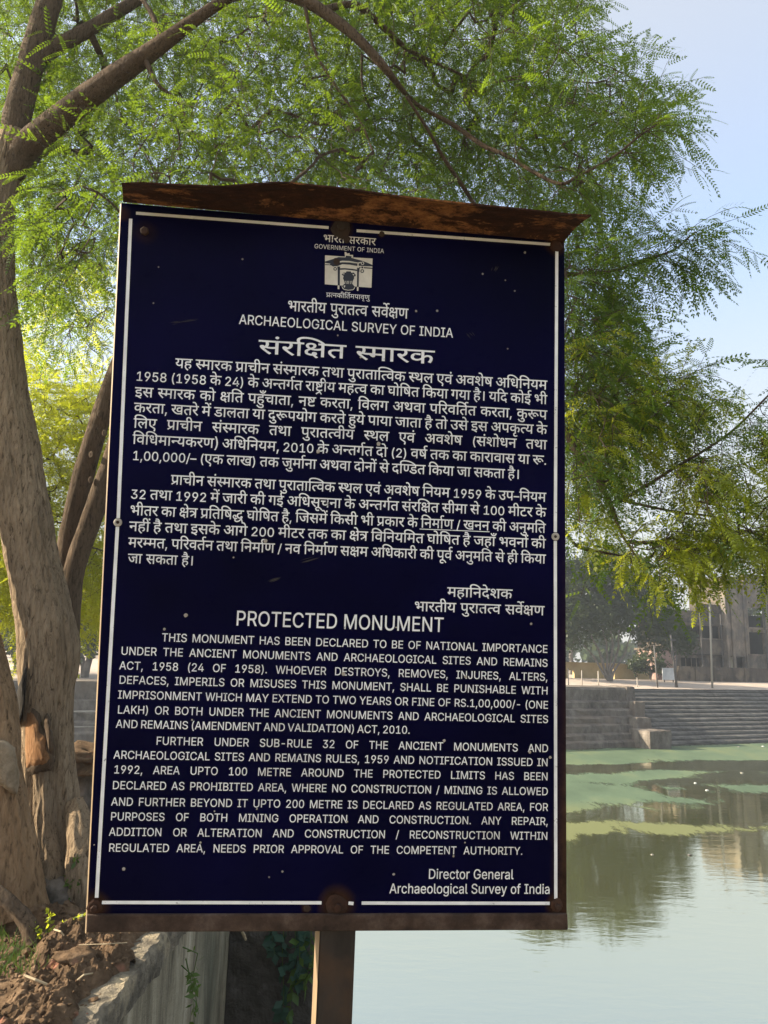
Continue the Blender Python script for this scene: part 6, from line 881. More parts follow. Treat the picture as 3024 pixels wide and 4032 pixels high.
def hexbolt(px, py, r, n, mat):
    u, v = suv(px, py); k = r * .00049; mb = MB(); N = 6
    A = [sg(u + k * math.cos(i * math.pi / 3 + .3), v + k * math.sin(i * math.pi / 3 + .3), n) for i in range(N)]
    B_ = [p + SN * .006 for p in A]; C_ = [sg(u, v, n + .006) * .2 + p * .8 for p in [q_ + SN * .0012 for q_ in B_]]
    mb.add(A + B_ + C_, [(i, (i + 1) % N, N + (i + 1) % N, N + i) for i in range(N)] + [(N + i, N + (i + 1) % N, 2 * N + (i + 1) % N, 2 * N + i) for i in range(N)] + [tuple(range(2 * N, 3 * N))])
    return mb.build('bolt', mat, sign)
for px, py, r in ((1345, 897, 18), (1330, 3570, 16), (2192, 3566, 12), (374, 3574, 13), (572, 915, 17)): hexbolt(px, py, r, .002, M['rust'])
for px, py in ((465, 2057), (2186, 2113)):
    u, v = suv(px, py); mb = MB(); N = 20; k = .0078
    pr = [(1.0, .0012), (1.0, .0024), (.8, .0032), (.42, .0034), (.36, .0014), (0.01, .0014)]
    mb.add([sg(u + k * r * math.cos(2 * math.pi * i / N), v + k * r * math.sin(2 * math.pi * i / N), n) for r, n in pr for i in range(N)],
           [(q_ * N + i, q_ * N + (i + 1) % N, (q_ + 1) * N + (i + 1) % N, (q_ + 1) * N + i) for q_ in range(len(pr) - 1) for i in range(N)])
    wsh = mb.build('screw', M['screw'], sign)
    mb = MB(); mb.add([sg(u + .0030 * math.cos(2 * math.pi * i / 12), v + .0030 * math.sin(2 * math.pi * i / 12), .0018) for i in range(12)], [tuple(range(12))])
    hd = mb.build('screw_slot', M['rust'], wsh); hd.location = (0, 0, 0)
mb = MB()
for i, (px, py, r) in enumerate([(2066, 996, 6), (1638, 1226, 6), (1721, 1225, 6), (733, 2422, 9), (648, 2477, 6), (757, 2834, 5), (1748, 2915, 7), (2165, 2981, 7), (488, 3420, 8), (1112, 3430, 5), (1550, 3441, 6), (1989, 1105, 4), (1998, 1374, 4),
        (1253, 1778, 10), (1490, 1748, 10), (2085, 2960, 7), (1352, 2652, 9), (1833, 2664, 7), (790, 3316, 5), (1900, 1080, 5), (2026, 1147, 4), (1366, 3234, 5), (1060, 3452, 4), (625, 1053, 4), (605, 1195, 4), (955, 1022, 5), (1046, 2130, 9), (1390, 1016, 4),
        (372, 3325, 3), (1012, 3184, 4), (845, 3193, 4), (1785, 3370, 5), (1830, 3316, 4), (1560, 2470, 4), (920, 2195, 4), (2090, 2456, 6), (1330, 1322, 4), (1420, 1408, 5)]):
    blob(mb, px, py, r * .8, .0019, i * 3.1, .0004)
mb.build('paint_chip', M['chip'], sign); mb = MB()
t = NT('scuffed_enamel'); t.base((.055, .05, .045), .8, .1); M['scuff'] = t.m
for px, py, L, an in ((740, 1262, 70, -.12), (700, 1272, 40, -.1), (1215, 2205, 70, -.25), (1070, 2285, 70, -.35), (1945, 1060, 30, -1.1), (1850, 1320, 30, .8)):
    for q_ in range(5):
        x, y = px + random.uniform(-14, 14), py + random.uniform(-6, 6); l = L * random.uniform(.3, .6); ww = random.uniform(.6, 1.6)
        ca, sa = math.cos(an + random.uniform(-.15, .15)), math.sin(an)
        mb.add([sg(*suv(x - ca * l, y - sa * l), .0019), sg(*suv(x - sa * ww, y + ca * ww), .0019), sg(*suv(x + ca * l, y + sa * l), .0019), sg(*suv(x + sa * ww, y - ca * ww), .0019)], [(0, 1, 2, 3)])
mb.build('scuff', M['scuff'], sign)

# ============================================================ TREES
def frond_template(pairs=11, ang=58, leaf=.15, width=.4, droop=.18):
    Q = []
    def pt(t): return np.array([0, t, -droop * t * t])
    for i in range(pairs):
        t_ = .12 + .86 * i / (pairs - 1); b = pt(t_); L = leaf * (1.0 - .45 * abs(t_ - .45)) 
        for s in (-1, 1):
            a = math.radians(ang - 18 * t_); d = np.array([s * math.sin(a), math.cos(a), -.25]); d /= np.linalg.norm(d)
            side = np.array([-d[1] * s, d[0] * s, 0]) * s; side = np.cross(d, [0, 0, 1.]); side /= np.linalg.norm(side)
            wv = side * L * width * .5
            Q.append([b, b + d * L * .45 + wv, b + d * L, b + d * L * .45 - wv])
    e = pt(1.0); Q.append([e, e + [leaf * .18, leaf * .5, -.02], e + [0, leaf * .95, -.05], e + [-leaf * .18, leaf * .5, -.02]])
    Q.append([[-.006, 0, 0], [.006, 0, 0], pt(.98) + [.003, 0, 0], pt(.98) - [.003, 0, 0]])
    return np.array(Q, float)                      # (q,4,3)
FT = [frond_template(9, 60, .15, .46, .12), frond_template(10, 55, .14, .44, .35), frond_template(7, 64, .18, .46, .2), frond_template(8, 50, .16, .42, .6)]
FT_DROOP = [frond_template(6, 55, .25, .40, .3), frond_template(5, 48, .28, .38, .5), frond_template(7, 60, .22, .42, .2)]
def frames(d, up):
    d = d / np.linalg.norm(d, axis=1, keepdims=True)
    x = np.cross(d, up); nx = np.linalg.norm(x, axis=1, keepdims=True); x = np.where(nx < 1e-4, [[1, 0, 0]], x / np.maximum(nx, 1e-6))
    z = np.cross(x, d); return np.stack([x, d, z], axis=2)   # columns
def place_fronds(P, D, S, templ, jit=.5):
    up = np.array([0, 0, 1.0]) + RNG.normal(0, jit, (len(P), 3))
    R = frames(D, up); V = np.einsum('nij,qvj->nqvi', R, templ) * S[:, None, None, None] + P[:, None, None, :]
    return V.reshape(-1, 4, 3)
def twig_fronds(starts, dirs, lens, per, fsize, droop=.25, FT=FT):
    """bent twigs with alternate fronds; returns twig polylines and frond quads"""
    polys, P, D, S = [], [], [], []
    for s, d, L in zip(starts, dirs, lens):
        d = d / np.linalg.norm(d); K = 6; p = s.copy(); pl = [p.copy()]; cur = d.copy()
        for k in range(K):
            cur = cur + RNG.normal(0, .10, 3) + [0, 0, -droop / K * 1.2]; cur /= np.linalg.norm(cur)
            p = p + cur * L / K; pl.append(p.copy())
        polys.append(pl); n = max(3, int(per * L))
        for i in range(n):
            f = .12 + .88 * (i + RNG.random() * .6) / n; f = min(f, .999); k = int(f * K); a = pl[k] + (pl[k + 1] - pl[k]) * (f * K - k)
            ax = pl[k + 1] - pl[k]; ax /= np.linalg.norm(ax)
            sd = np.cross(ax, [0, 0, 1.]); sd /= max(np.linalg.norm(sd), 1e-3)
            sgn = 1 if i % 2 else -1
            dd = sd * sgn * RNG.uniform(.6, 1.1) + ax * RNG.uniform(.35, .9) + np.array([0, 0, RNG.uniform(-.5, .25)]) + RNG.normal(0, .15, 3)
            if i == n - 1: dd = ax
            P.append(a); D.append(dd); S.append(fsize * RNG.uniform(.5, 1.25))
    P, D, S = np.array(P), np.array(D), np.array(S); out = []
    pick = RNG.integers(0, len(FT), len(P))
    for k, T_ in enumerate(FT):
        m = pick == k
        if m.any(): out.append(place_fronds(P[m], D[m], S[m], T_))
    return polys, np.concatenate(out)
def tube_quads(polys, r0, r1, n=4):
    Q = []
    for pl, a, b in zip(polys, r0, r1):
        pl = np.array(pl); t_ = np.gradient(pl, axis=0); t_ /= np.maximum(np.linalg.norm(t_, axis=1, keepdims=True), 1e-6)
        x = np.cross(t_, [.3, .2, 1.]); x /= np.maximum(np.linalg.norm(x, axis=1, keepdims=True), 1e-6); y = np.cross(t_, x)
        r = np.linspace(a, b, len(pl))[:, None]
        rg = [pl + (x * math.cos(2 * math.pi * k / n) + y * math.sin(2 * math.pi * k / n)) * r for k in range(n)]
        for k in range(n):
            A, B_ = rg[k], rg[(k + 1) % n]
            Q.append(np.stack([A[:-1], B_[:-1], B_[1:], A[1:]], axis=1))
    return np.concatenate(Q)
def grow(nodes, targets):
    """join targets to the nearest node already there (nearest first): natural forking twigs"""
    N = [np.array(p) for p in nodes]; arr = np.array(N); T_ = np.array(targets)
    dmin = np.full(len(T_), 1e9); near = np.zeros(len(T_), int)
    for b in range(0, len(arr), 256):
        dd = np.linalg.norm(T_[:, None] - arr[None, b:b + 256], axis=2); j = dd.argmin(1); m = dd[np.arange(len(T_)), j]
        up_ = m < dmin; dmin[up_] = m[up_]; near[up_] = j[up_] + b
    P = list(arr); done = np.zeros(len(T_), bool); edges = []; parent = {}
    for _ in range(len(T_)):
        k = np.where(done, 1e9, dmin).argmin(); done[k] = True
        idx = len(P); P.append(T_[k]); parent[idx] = near[k]
        d = np.linalg.norm(T_ - T_[k], axis=1) * .93; u = (d < dmin) & ~done; dmin[u] = d[u]; near[u] = idx
    cnt = {}
    for i in sorted(parent, reverse=True):
        cnt[i] = cnt.get(i, 0) + 1; cnt[parent[i]] = cnt.get(parent[i], 0) + cnt[i]
    return P, parent, cnt

# ---- the near tree
tb = at_z(205, 3540, 0)
tree = empty('tree', tb, 'large old tree with split bark and feathery leaves arching over the notice board', 'tree')
def px_path(pts, n=5):
    """(px, py, width px, distance) -> points and radii"""
    s = smooth_path(pts, n); P = []; R_ = []
    for x, y, w_, Y in s:
        p = at_y(x, y, Y); P.append(p); R_.append(w_ / 2 / F * (p - EYE).dot(FWD))
    return P, R_
def trunk_fn(flare_from, amp):
    def fn(i, a, p):
        lo = max(0, 1 - (p.z - tb.z) / 1.1)
        return 1 + .06 * fbm(math.cos(a) * 1.5, math.sin(a) * 1.5, p.z * 2.2, 3) + lo * amp * (abs(math.cos(a * 3.5 + p.z * .5 + .6)) ** .7 - .62) * 1.5 + .07 * fbm(math.cos(a) * 9, math.sin(a) * 9, p.z * 2.6, 4) - .05 * abs(fbm(math.cos(a) * 16, math.sin(a) * 16, p.z * 5, 3))
    return fn
TP = [(235, 3640, 470, 5.15), (222, 3540, 385, 5.15), (208, 3400, 325, 5.15), (198, 3250, 240, 5.15), (192, 3100, 198, 5.15), (183, 2800, 192, 5.15), (188, 2600, 226, 5.15), (186, 2520, 228, 5.15), (168, 2400, 210, 5.15), (129, 2200, 190, 5.15), (95, 2000, 184, 5.15),
      (50, 1700, 170, 5.15), (15, 1460, 160, 5.15), (-12, 1150, 142, 5.15), (-18, 900, 128, 5.15), (5, 740, 122, 5.15), (34, 640, 122, 5.15), (66, 530, 112, 5.15)]
P, R_ = px_path(TP, 16); mb = MB(); mb.tube(P, R_, 150, trunk_fn(0, .3)); trunk = mb.build('trunk', M['bark'], tree, smooth=True)
# root buttresses spreading from the foot
for (a, b, c_, d) in (((296, 3150, 60), (322, 3300, 115), (342, 3460, 150), (375, 3600, 130)), ((190, 3220, 60), (205, 3380, 90), (230, 3520, 80), (235, 3600, 60)), ((130, 3200, 60), (110, 3380, 90), (90, 3500, 100), (60, 3600, 90))):
    P, R_ = px_path([(*a, 5.05), (*b, 4.98), (*c_, 4.93), (*d, 4.9)], 14); mb = MB()
    mb.tube(P, R_, 60, lambda i, an, p: 1 + .16 * fbm(math.cos(an) * 2, math.sin(an) * 2, p.z * 4, 3) + .08 * fbm(math.cos(an) * 7, math.sin(an) * 7, p.z * 5, 4)); mb.build('root', M['bark'], tree, smooth=True)
LIMBS = {
 'L1': [(50, 600, 100, 5.15), (70, 450, 105, 5.15), (109, 300, 100, 5.2), (150, 150, 95, 5.25), (196, 0, 88, 5.3), (240, -150, 80, 5.35), (300, -420, 56, 5.4), (380, -700, 34, 5.3)],
 'L2': [(34, 690, 105, 5.15), (85, 600, 104, 5.12), (170, 520, 102, 5.05), (273, 437, 95, 4.95), (456, 300, 84, 4.8), (638, 173, 62, 4.65), (775, 73, 46, 4.55), (900, -10, 38, 4.5), (1050, -100, 30, 4.4)],
 'L3': [(110, 300, 66, 5.2), (182, 212, 60, 5.25), (260, 165, 56, 5.3), (346, 118, 52, 5.4), (440, 60, 46, 5.5), (538, 0, 42, 5.6), (700, -120, 34, 5.8), (900, -300, 24, 6)],
 'L4': [(900, -10, 38, 4.5), (1040, -40, 46, 4.5), (1194, 0, 46, 4.5), (1313, 73, 44, 4.5), (1422, 164, 38, 4.5), (1512, 264, 33, 4.55), (1557, 320, 24, 4.65), (1640, 410, 15, 4.9), (1785, 492, 18, 5.0), (1904, 574, 18, 5.0), (1990, 611, 15, 4.9), (2187, 720, 14, 4.6), (2278, 693, 12, 4.6), (2424, 611, 10, 4.6), (2515, 538, 8, 4.6), (2597, 483, 5, 4.6)],
 'L5': [(1600, 380, 12, 4.5), (1690, 520, 13, 4.7), (1740, 611, 15, 4.9), (1831, 747, 17, 5.1), (1867, 802, 14, 5.2), (1950, 900, 10, 4.9)],
 'L6': [(1260, 40, 26, 4.5), (1400, 20, 26, 4.7), (1512, 110, 24, 4.9), (1600, 190, 18, 5.1), (1720, 250, 12, 5.3), (1900, 330, 8, 5.4)],
 'L7': [(570, 230, 26, 4.7), (620, 330, 14, 4.7), (700, 400, 12, 4.8), (760, 520, 10, 4.9), (880, 620, 8, 5)],
 'L8': [(638, 173, 24, 4.65), (600, 60, 20, 4.7), (520, -60, 16, 4.8)],
 'L9': [(1200, 20, 14, 4.5), (1240, 200, 12, 4.6), (1330, 350, 11, 4.7), (1420, 480, 9, 4.8), (1470, 600, 6, 4.8)],
 'S1': [(262, 2500, 96, 5.6), (255, 2330, 88, 5.6), (266, 2140, 76, 5.6), (325, 1885, 82, 5.6), (390, 1668, 78, 5.6), (452, 1487, 72, 5.6), (560, 1250, 66, 5.5), (760, 1000, 56, 5.4), (1100, 930, 46, 5.3), (1500, 960, 36, 5.2), (2000, 1060, 24, 5.1), (2226, 1080, 18, 5), (2403, 1068, 14, 5), (2561, 1017, 11, 5), (2656, 982, 8, 5), (2738, 912, 5, 5)],
 'S2': [(266, 2520, 90, 5.5), (285, 2280, 82, 5.5), (350, 2070, 80, 5.5), (430, 1850, 78, 5.5), (490, 1690, 72, 5.5), (700, 1400, 62, 5.4), (1100, 1250, 52, 5.3), (1600, 1300, 42, 5.1), (2000, 1480, 34, 5), (2190, 1650, 30, 4.9), (2270, 1780, 26, 4.85), (2359, 1900, 23, 4.8), (2403, 1982, 20, 4.8), (2435, 2071, 13, 4.8), (2454, 2115, 10, 4.8), (2530, 2230, 6, 4.8)],
 'R2': [(2000, 1480, 22, 5), (2200, 1545, 14, 5), (2390, 1571, 11, 5), (2530, 1577, 10, 5), (2644, 1552, 8, 5), (2732, 1482, 5, 5)],
 'R4': [(2403, 1982, 15, 4.8), (2479, 1951, 13, 4.8), (2656, 1843, 12, 4.75), (2783, 1767, 10, 4.7), (2897, 1685, 9, 4.7), (3024, 1558, 7, 4.65), (3150, 1440, 5, 4.6)],
 'R5': [(2420, 1962, 13, 4.8), (2530, 1989, 11, 4.75), (2688, 2020, 10, 4.7), (2783, 2030, 8, 4.7), (2900, 2060, 6, 4.65), (3060, 2150, 4, 4.6)],
 'R6': [(1600, 1300, 22, 5.1), (1900, 1760, 18, 5.05), (2150, 2020, 15, 5), (2220, 2090, 13, 5), (2277, 2153, 12, 5), (2359, 2172, 10, 5), (2479, 2200, 7, 4.95), (2560, 2260, 5, 4.9)],
}
nodes = []; mesh_cache = {}
for k_, pts in LIMBS.items():
    P, R_ = px_path(pts, 6); mb = MB()
    mb.tube(P, R_, 14 if R_[0] > .03 else 8, lambda i, an, p: 1 + .07 * fbm(math.cos(an) * 2, math.sin(an) * 2, p.z * 6 + p.x * 4, 3))
    mb.build('stem' if k_ in ('S1', 'S2') else 'branch', M['bark_dark'], tree, smooth=True)  # dark bark on the upper limbs stands in for the foliage's shade
    skip = {'S1': .35, 'S2': .4, 'L1': .2, 'L2': .2}.get(k_, .0)
    for i in range(int(len(P) * skip), len(P)): nodes.append(np.array(P[i]))
# wounds in the bark: bare orange wood, a charred strip and knots
def patch(outline, Y, axis_px, rad_px, name, mat, parent, bulge=.02):
    """irregular patch hugging a trunk whose axis and half width are given in px: outline in px"""
    c = (sum(p[0] for p in outline) / len(outline), sum(p[1] for p in outline) / len(outline)); mb = MB(); rings = []
    def dep(x): return Y - math.sqrt(max(0., rad_px ** 2 - (x - axis_px) ** 2)) / F * Y
    for f in (1, .86, .62, .3):
        rg = []
        for (x, y) in outline:
            j = .10 * fbm(x * .05, y * .05, 1, 3)
            qx, qy = c[0] + (x - c[0]) * (f + j * f), c[1] + (y - c[1]) * (f + j * f)
            rg.append(at_y(qx, qy, dep(qx) + (.03 if f == 1 else -.012) - bulge * (1 - f * f) + .010 * fbm(qx * .06, qy * .012, 3, 3)))
        rings.append(rg)
    n = len(outline); vs = [v for r in rings for v in r] + [at_y(*c, dep(c[0]) - .012 - bulge)]
    fs = [(k * n + i, k * n + (i + 1) % n, (k + 1) * n + (i + 1) % n, (k + 1) * n + i) for k in range(3) for i in range(n)] + [(3 * n + i, 3 * n + (i + 1) % n, 4 * n) for i in range(n)]
    mb.add(vs, fs); return mb.build(name, mat, parent, smooth=True)
def dens(pts, n=4): return [(p[0], p[1]) for p in smooth_path(list(pts) + [pts[0]], n)[:-1]]
TY = 5.15
patch(dens([(88, 2755), (128, 2770), (162, 2820), (170, 2870), (195, 2890), (204, 2960), (216, 2995), (200, 3030), (160, 3045), (100, 3055), (78, 3045), (72, 2950), (76, 2850)]), TY, 188, 108, 'torn_bark', M['bark_dark'], tree, .012)
patch(dens([(95, 2775), (125, 2790), (150, 2830), (160, 2880), (185, 2900), (190, 2960), (205, 2985), (195, 3010), (160, 3025), (110, 3035), (85, 3030), (80, 2950), (85, 2850)]), TY, 188, 108, 'bare_wood', M['wood'], tree, .03)
patch(dens([(62, 2440), (85, 2430), (105, 2450), (112, 2480), (105, 2560), (108, 2610), (95, 2640), (75, 2660), (70, 2600), (66, 2520)]), TY, 186, 120, 'bare_wood', M['wood'], tree, .02)
patch(dens([(92, 2640), (105, 2625), (103, 2700), (95, 2780), (78, 2850), (60, 2840), (56, 2780), (68, 2720)]), TY - .05, 184, 125, 'charred_wood', M['char'], tree, .02)
patch(dens([(170, 2830), (188, 2810), (200, 2850), (188, 2870), (205, 2880), (215, 2950), (195, 2975), (180, 2900)]), TY, 188, 112, 'torn_bark', M['bark_dark'], tree, .03)
for x, y, Y in ((393, 1630, 5.5), (412, 1705, 5.47), (360, 1790, 5.5), (358, 1890, 5.47)):
    patch([(x + 11 * math.cos(a_ * .7), y + 14 * math.sin(a_ * .7)) for a_ in range(9)], Y + .02, x - 6, 44, 'knot', M['bark_dark'], tree, .0)

# ---- crown of the near tree
POLY = {
 'main': [(-200, -600), (2080, -600), (2220, -100), (2330, 120), (2500, 300), (2590, 400), (2560, 500), (2450, 640), (2370, 760), (2250, 850), (1300, 860), (480, 880), (460, 980), (240, 1060), (60, 1000), (-60, 800), (-200, 600)],
 'behind': [(500, 900), (2250, 900), (2260, 1500), (1900, 1600), (1200, 1300), (560, 1200)],
 'right': [(2200, 880), (2360, 930), (2420, 1100), (2400, 1300), (2470, 1420), (2560, 1500), (2480, 1640), (2370, 1760), (2330, 1900), (2230, 1900)],
 'droop': [(2400, 2110), (2560, 2080), (2760, 2040), (2960, 2070), (3050, 2170), (2930, 2170), (2760, 2180), (2690, 2290), (2620, 2230), (2540, 2270), (2470, 2180)],
 'edge': [(2640, 1860), (2900, 1750), (3120, 1600), (3140, 2120), (2900, 2110), (2760, 2060)],
 'mid': [(2240, 1300), (2480, 1380), (2640, 1480), (2860, 1560), (2760, 1700), (2560, 1800), (2420, 1880), (2380, 2080), (2240, 2060)],
 'left': [(60, 900), (440, 950), (430, 1250), (300, 1350), (160, 1250), (60, 1100)],
}
def sample(poly, n, y0, y1, pw=1.0):
    xs = [p[0] for p in poly]; ys = [p[1] for p in poly]; out = []
    while len(out) < n:
        x, y = RNG.uniform(min(xs), max(xs)), RNG.uniform(min(ys), max(ys))
        if in_poly(x, y, poly):
            out.append(np.array(at_y(x, y, y0 + (y1 - y0) * RNG.random() ** pw)))
    return out
tg = sample(POLY['main'], 2250, 4.3, 7.8, 1.0) + sample(POLY['behind'], 40, 4.6, 6.0) + sample(POLY['right'], 190, 4.5, 6.4) + sample(POLY['left'], 34, 5.4, 6.6)
def off_limbs(pts, keys, gap):
    """leaves that would hang before the big limbs hang behind them instead"""
    ln = [(x, y, Y) for k in keys for x, y, _, Y in smooth_path(LIMBS[k] if k != 'T' else TP, 4)]; out = []
    for q in pts:
        v = Vector(q); px, py = to_px(v); d, Y = min((math.hypot(px - x, py - y), Y) for x, y, Y in ln)
        if d < gap and v.y < Y + .35: v = at_y(px, py, Y + .45 + 1.6 * random.random())
        out.append(np.array(v))
    return out
tg = off_limbs(tg, ('T', 'L1', 'L2', 'L3', 'L4'), 210)
tg2 = sample(POLY['droop'], 70, 4.4, 5.2) + sample(POLY['edge'], 66, 4.3, 5.2) + sample(POLY['mid'], 95, 4.5, 5.6)
along = []
for k_, f0, n in (('L4', .62, 26), ('S1', .70, 34), ('R2', .3, 24), ('R4', .2, 30), ('R5', .3, 12), ('R6', .55, 8)):
    P, _r = px_path(LIMBS[k_], 6)
    for i in range(n):
        f = f0 + (1 - f0) * i / (n - 1); q = np.array(P[min(int(f * (len(P) - 1)), len(P) - 1)]); along.append(q + RNG.normal(0, .03, 3))
def crown(targets, name, leafm, parent, nodes, axis, lens=(.28, .55), per=21, fs=.19, droop=.6, outward=1.0, templ=FT):
    targets = [np.array(t_) for t_ in targets]
    P, par, cnt = grow(nodes, targets)
    pl = []; r0 = []; r1 = []; n0 = len(nodes)
    for i, q in par.items():
        a, b = P[q], P[i]; d = np.linalg.norm(b - a); m = (a + b) / 2 + RNG.normal(0, .06 * d, 3) + [0, 0, -.04 * d]
        pl.append([a, (a + m) / 2 + RNG.normal(0, .02 * d, 3), m, b]); r0.append(.0022 + .0014 * math.sqrt(cnt[i])); r1.append(.0018 + .0012 * math.sqrt(cnt[i]) * .9)
    tq = [tube_quads(pl, r0, r1, 4)]
    st = []; dr = []; ln = []
    for i in par:
        b = P[i]; v = b - P[par[i]]; v = v / max(np.linalg.norm(v), 1e-4)
        o_ = b - axis; o_[2] *= .4; o_ /= max(np.linalg.norm(o_), 1e-3)
        for _ in range(2):
            st.append(b); dr.append(v * .7 + o_ * .5 * outward + RNG.normal(0, .45, 3)); ln.append(RNG.uniform(*lens))
    tp, fq = twig_fronds(st, dr, ln, per, fs, droop, templ)
    tq.append(tube_quads(tp, [.0028] * len(tp), [.0012] * len(tp), 3))
    me = quad_mesh(name, np.concatenate([fq] + tq), 4, [leafm, M['twig']])
    mi = np.zeros(len(me.polygons), np.int32); mi[len(fq):] = 1; me.polygons.foreach_set('material_index', mi)
    return link(name, me, parent)
axis = np.array(at_y(700, 900, 5.2))
crown(tg + along, 'crown', M['leaf'], tree, nodes, axis)
rn = [n_ for n_ in nodes if n_[0] > .8]
crown(tg2, 'crown', M['leaf_gold'], tree, rn, axis, lens=(.14, .32), per=46, fs=.11, droop=1.1, templ=FT_DROOP)

# ---- second trunk at the left edge, leaning out of the picture
ob = at_z(30, 3520, 0)
old = empty('tree', ob, 'leaning old trunk with a pale sawn scar at the left edge', 'tree')
P, R_ = px_path([(60, 3600, 260, 4.7), (45, 3500, 240, 4.7), (30, 3350, 226, 4.7), (10, 3200, 196, 4.7), (-12, 3050, 186, 4.7), (-30, 2900, 196, 4.72), (-50, 2750, 200, 4.75), (-80, 2600, 180, 4.8), (-130, 2400, 160, 4.85), (-220, 2100, 150, 4.9), (-340, 1700, 140, 5), (-520, 1200, 120, 5), (-700, 700, 80, 5)], 14)
mb = MB(); mb.tube(P, R_, 140, lambda i, a, p: 1 + .06 * fbm(math.cos(a) * 1.8, math.sin(a) * 1.8, p.z * 2.5, 3) + .05 * math.cos(a * 4 + p.z * 2) + .06 * fbm(math.cos(a) * 9, math.sin(a) * 9, p.z * 2.6, 4) - .05 * abs(fbm(math.cos(a) * 16, math.sin(a) * 16, p.z * 5, 3))); mb.build('trunk', M['bark_old'], old, smooth=True)
patch(dens([(-60, 2900), (0, 2912), (40, 2925), (62, 2960), (74, 3030), (76, 3090), (60, 3130), (30, 3115), (0, 3090), (-50, 3050)]), 4.7, -14, 98, 'sawn_scar', M['wood_pale'], old, .0)
onodes = [np.array(p) for p in P[90:]]
crown([np.array(P[-1]) + RNG.normal(0, .9, 3) + [-.6, 0, .3] for _ in range(90)], 'crown', M['leaf'], old, onodes, np.array(P[-1]))

# ---- bright tree further back on the left
gb = Vector((-5.0, 11.2, -.2))
gt = empty('tree', gb, 'sunlit yellow green tree behind the leaning stems', 'tree')
P = [gb + Vector(v) for v in ((0, 0, -.2), (.05, .1, .8), (-.1, .1, 1.8), (.1, .2, 2.8), (0, .3, 3.8), (.2, .3, 5.0))]
mb = MB(); mb.tube(P, [.16, .13, .12, .10, .07, .03], 12); mb.build('trunk', M['bark_dark'], gt, smooth=True)
PG = [(-250, 1500), (120, 1480), (330, 1560), (480, 1700), (520, 2000), (500, 2330), (430, 2440), (330, 2380), (180, 2420), (60, 2350), (-250, 2400)]
PS = [(60, 1150), (470, 1050), (480, 1700), (100, 1500)]
crown(sample(PG, 560, 9.8, 12.6) + sample(PS, 45, 9.8, 12.4) + sample([(500, 1500), (1000, 1400), (1000, 2400), (500, 2350)], 90, 10, 12.5), 'crown', M['leaf_gold'], gt, [np.array(p) for p in P[2:]], np.array(P[3]), lens=(.5, .9), per=15, fs=.34, droop=.6)

# ============================================================ FAR BANK
M['lime'] = stone('weathered_limewash', (.10, .08, .06), (.27, .22, .165), 1.1, .03, .92, (1, 1, .5), (.12, .105, .09), .6)
M['lime_dark'] = stone('sooty_limewash', (.035, .029, .023), (.10, .082, .062), 1.0, .03, .92, (1, 1, .5), (.15, .12, .085), .5)
M['brickish'] = stone('pink_plaster', (.22, .14, .12), (.34, .24, .2), .8, .02, .92)
M['ochre'] = stone('ochre_plaster', (.38, .28, .13), (.52, .40, .2), .7, .02, .92)
M['void'] = stone('interior_shade', (.004, .004, .004), (.012, .011, .010), 1, .01, .95)  # near-black colour stands in for the shade inside the openings
M['door'] = stone('cream_door', (.42, .37, .25), (.55, .49, .34), 2, .01, .7)
M['pole'] = stone('concrete_pole', (.28, .25, .21), (.42, .38, .32), 2, .01, .85, (1, 1, .2))
M['pole_dark'] = stone('iron_pole', (.05, .047, .044), (.12, .11, .10), 3, .01, .6, (1, 1, .2))
M['white_board'] = stone('white_sheet', (.55, .56, .55), (.72, .72, .7), 1.5, .005, .7)

def cells(mb, t0, t1, rect, holes):
    """wall panel from px rectangles at depth t0 (front) .. t1, leaving the holes open"""
    def conv(r): 
        a = bank_px(r[0], (r[1] + r[3]) / 2, t0); b = bank_px(r[2], (r[1] + r[3]) / 2, t0)
        z1 = bank_px((r[0] + r[2]) / 2, r[1], t0)[1]; z0 = bank_px((r[0] + r[2]) / 2, r[3], t0)[1]
        return a[0], z0, b[0], z1
    R0 = conv(rect); H = [conv(h) for h in holes]
    ss = sorted(set([R0[0], R0[2]] + [x for h in H for x in (h[0], h[2]) if R0[0] < x < R0[2]]))
    zs = sorted(set([R0[1], R0[3]] + [x for h in H for x in (h[1], h[3]) if R0[1] < x < R0[3]]))
    for a, b in zip(ss, ss[1:]):
        run = None
        for c, d in zip(zs, zs[1:]):
            m = ((a + b) / 2, (c + d) / 2)
            if any(h[0] < m[0] < h[2] and h[1] < m[1] < h[3] for h in H):
                if run: mb.box((a, t0, run[0]), (b, t1, run[1]), 0, bank); run = None
            else: run = (run[0], d) if run else (c, d)
        if run: mb.box((a, t0, run[0]), (b, t1, run[1]), 0, bank)
    return R0
# ruined building
s0, zb = bank_px(2850, 2690, 18)
house = empty('ruined_building', bank(s0, 18, .0), 'ruined three storey building with dark openings behind the far steps', 'building')
mb = MB()
cells(mb, 18, 18.4, (2664, 2582, 2940, 2720), [(2682, 2590, 2763, 2634), (2838, 2585, 2866, 2630), (2869, 2585, 2899, 2630), (2902, 2585, 2936, 2630)])
cells(mb, 17.6, 17.8, (2668, 2520, 2938, 2578), [])
cells(mb, 18, 18.4, (2664, 2412, 2890, 2520), [(2698, 2466, 2754, 2516), (2766, 2464, 2866, 2516)])
cells(mb, 18.05, 18.35, (2740, 2380, 2860, 2412), []); cells(mb, 17.5, 18, (2660, 2455, 2880, 2463), [])
mb.build('wall', M['lime_dark'], house)
mb = MB()
cells(mb, 17.2, 17.7, (2858, 2300, 2940, 2700), [(2872, 2585, 2936, 2632)])
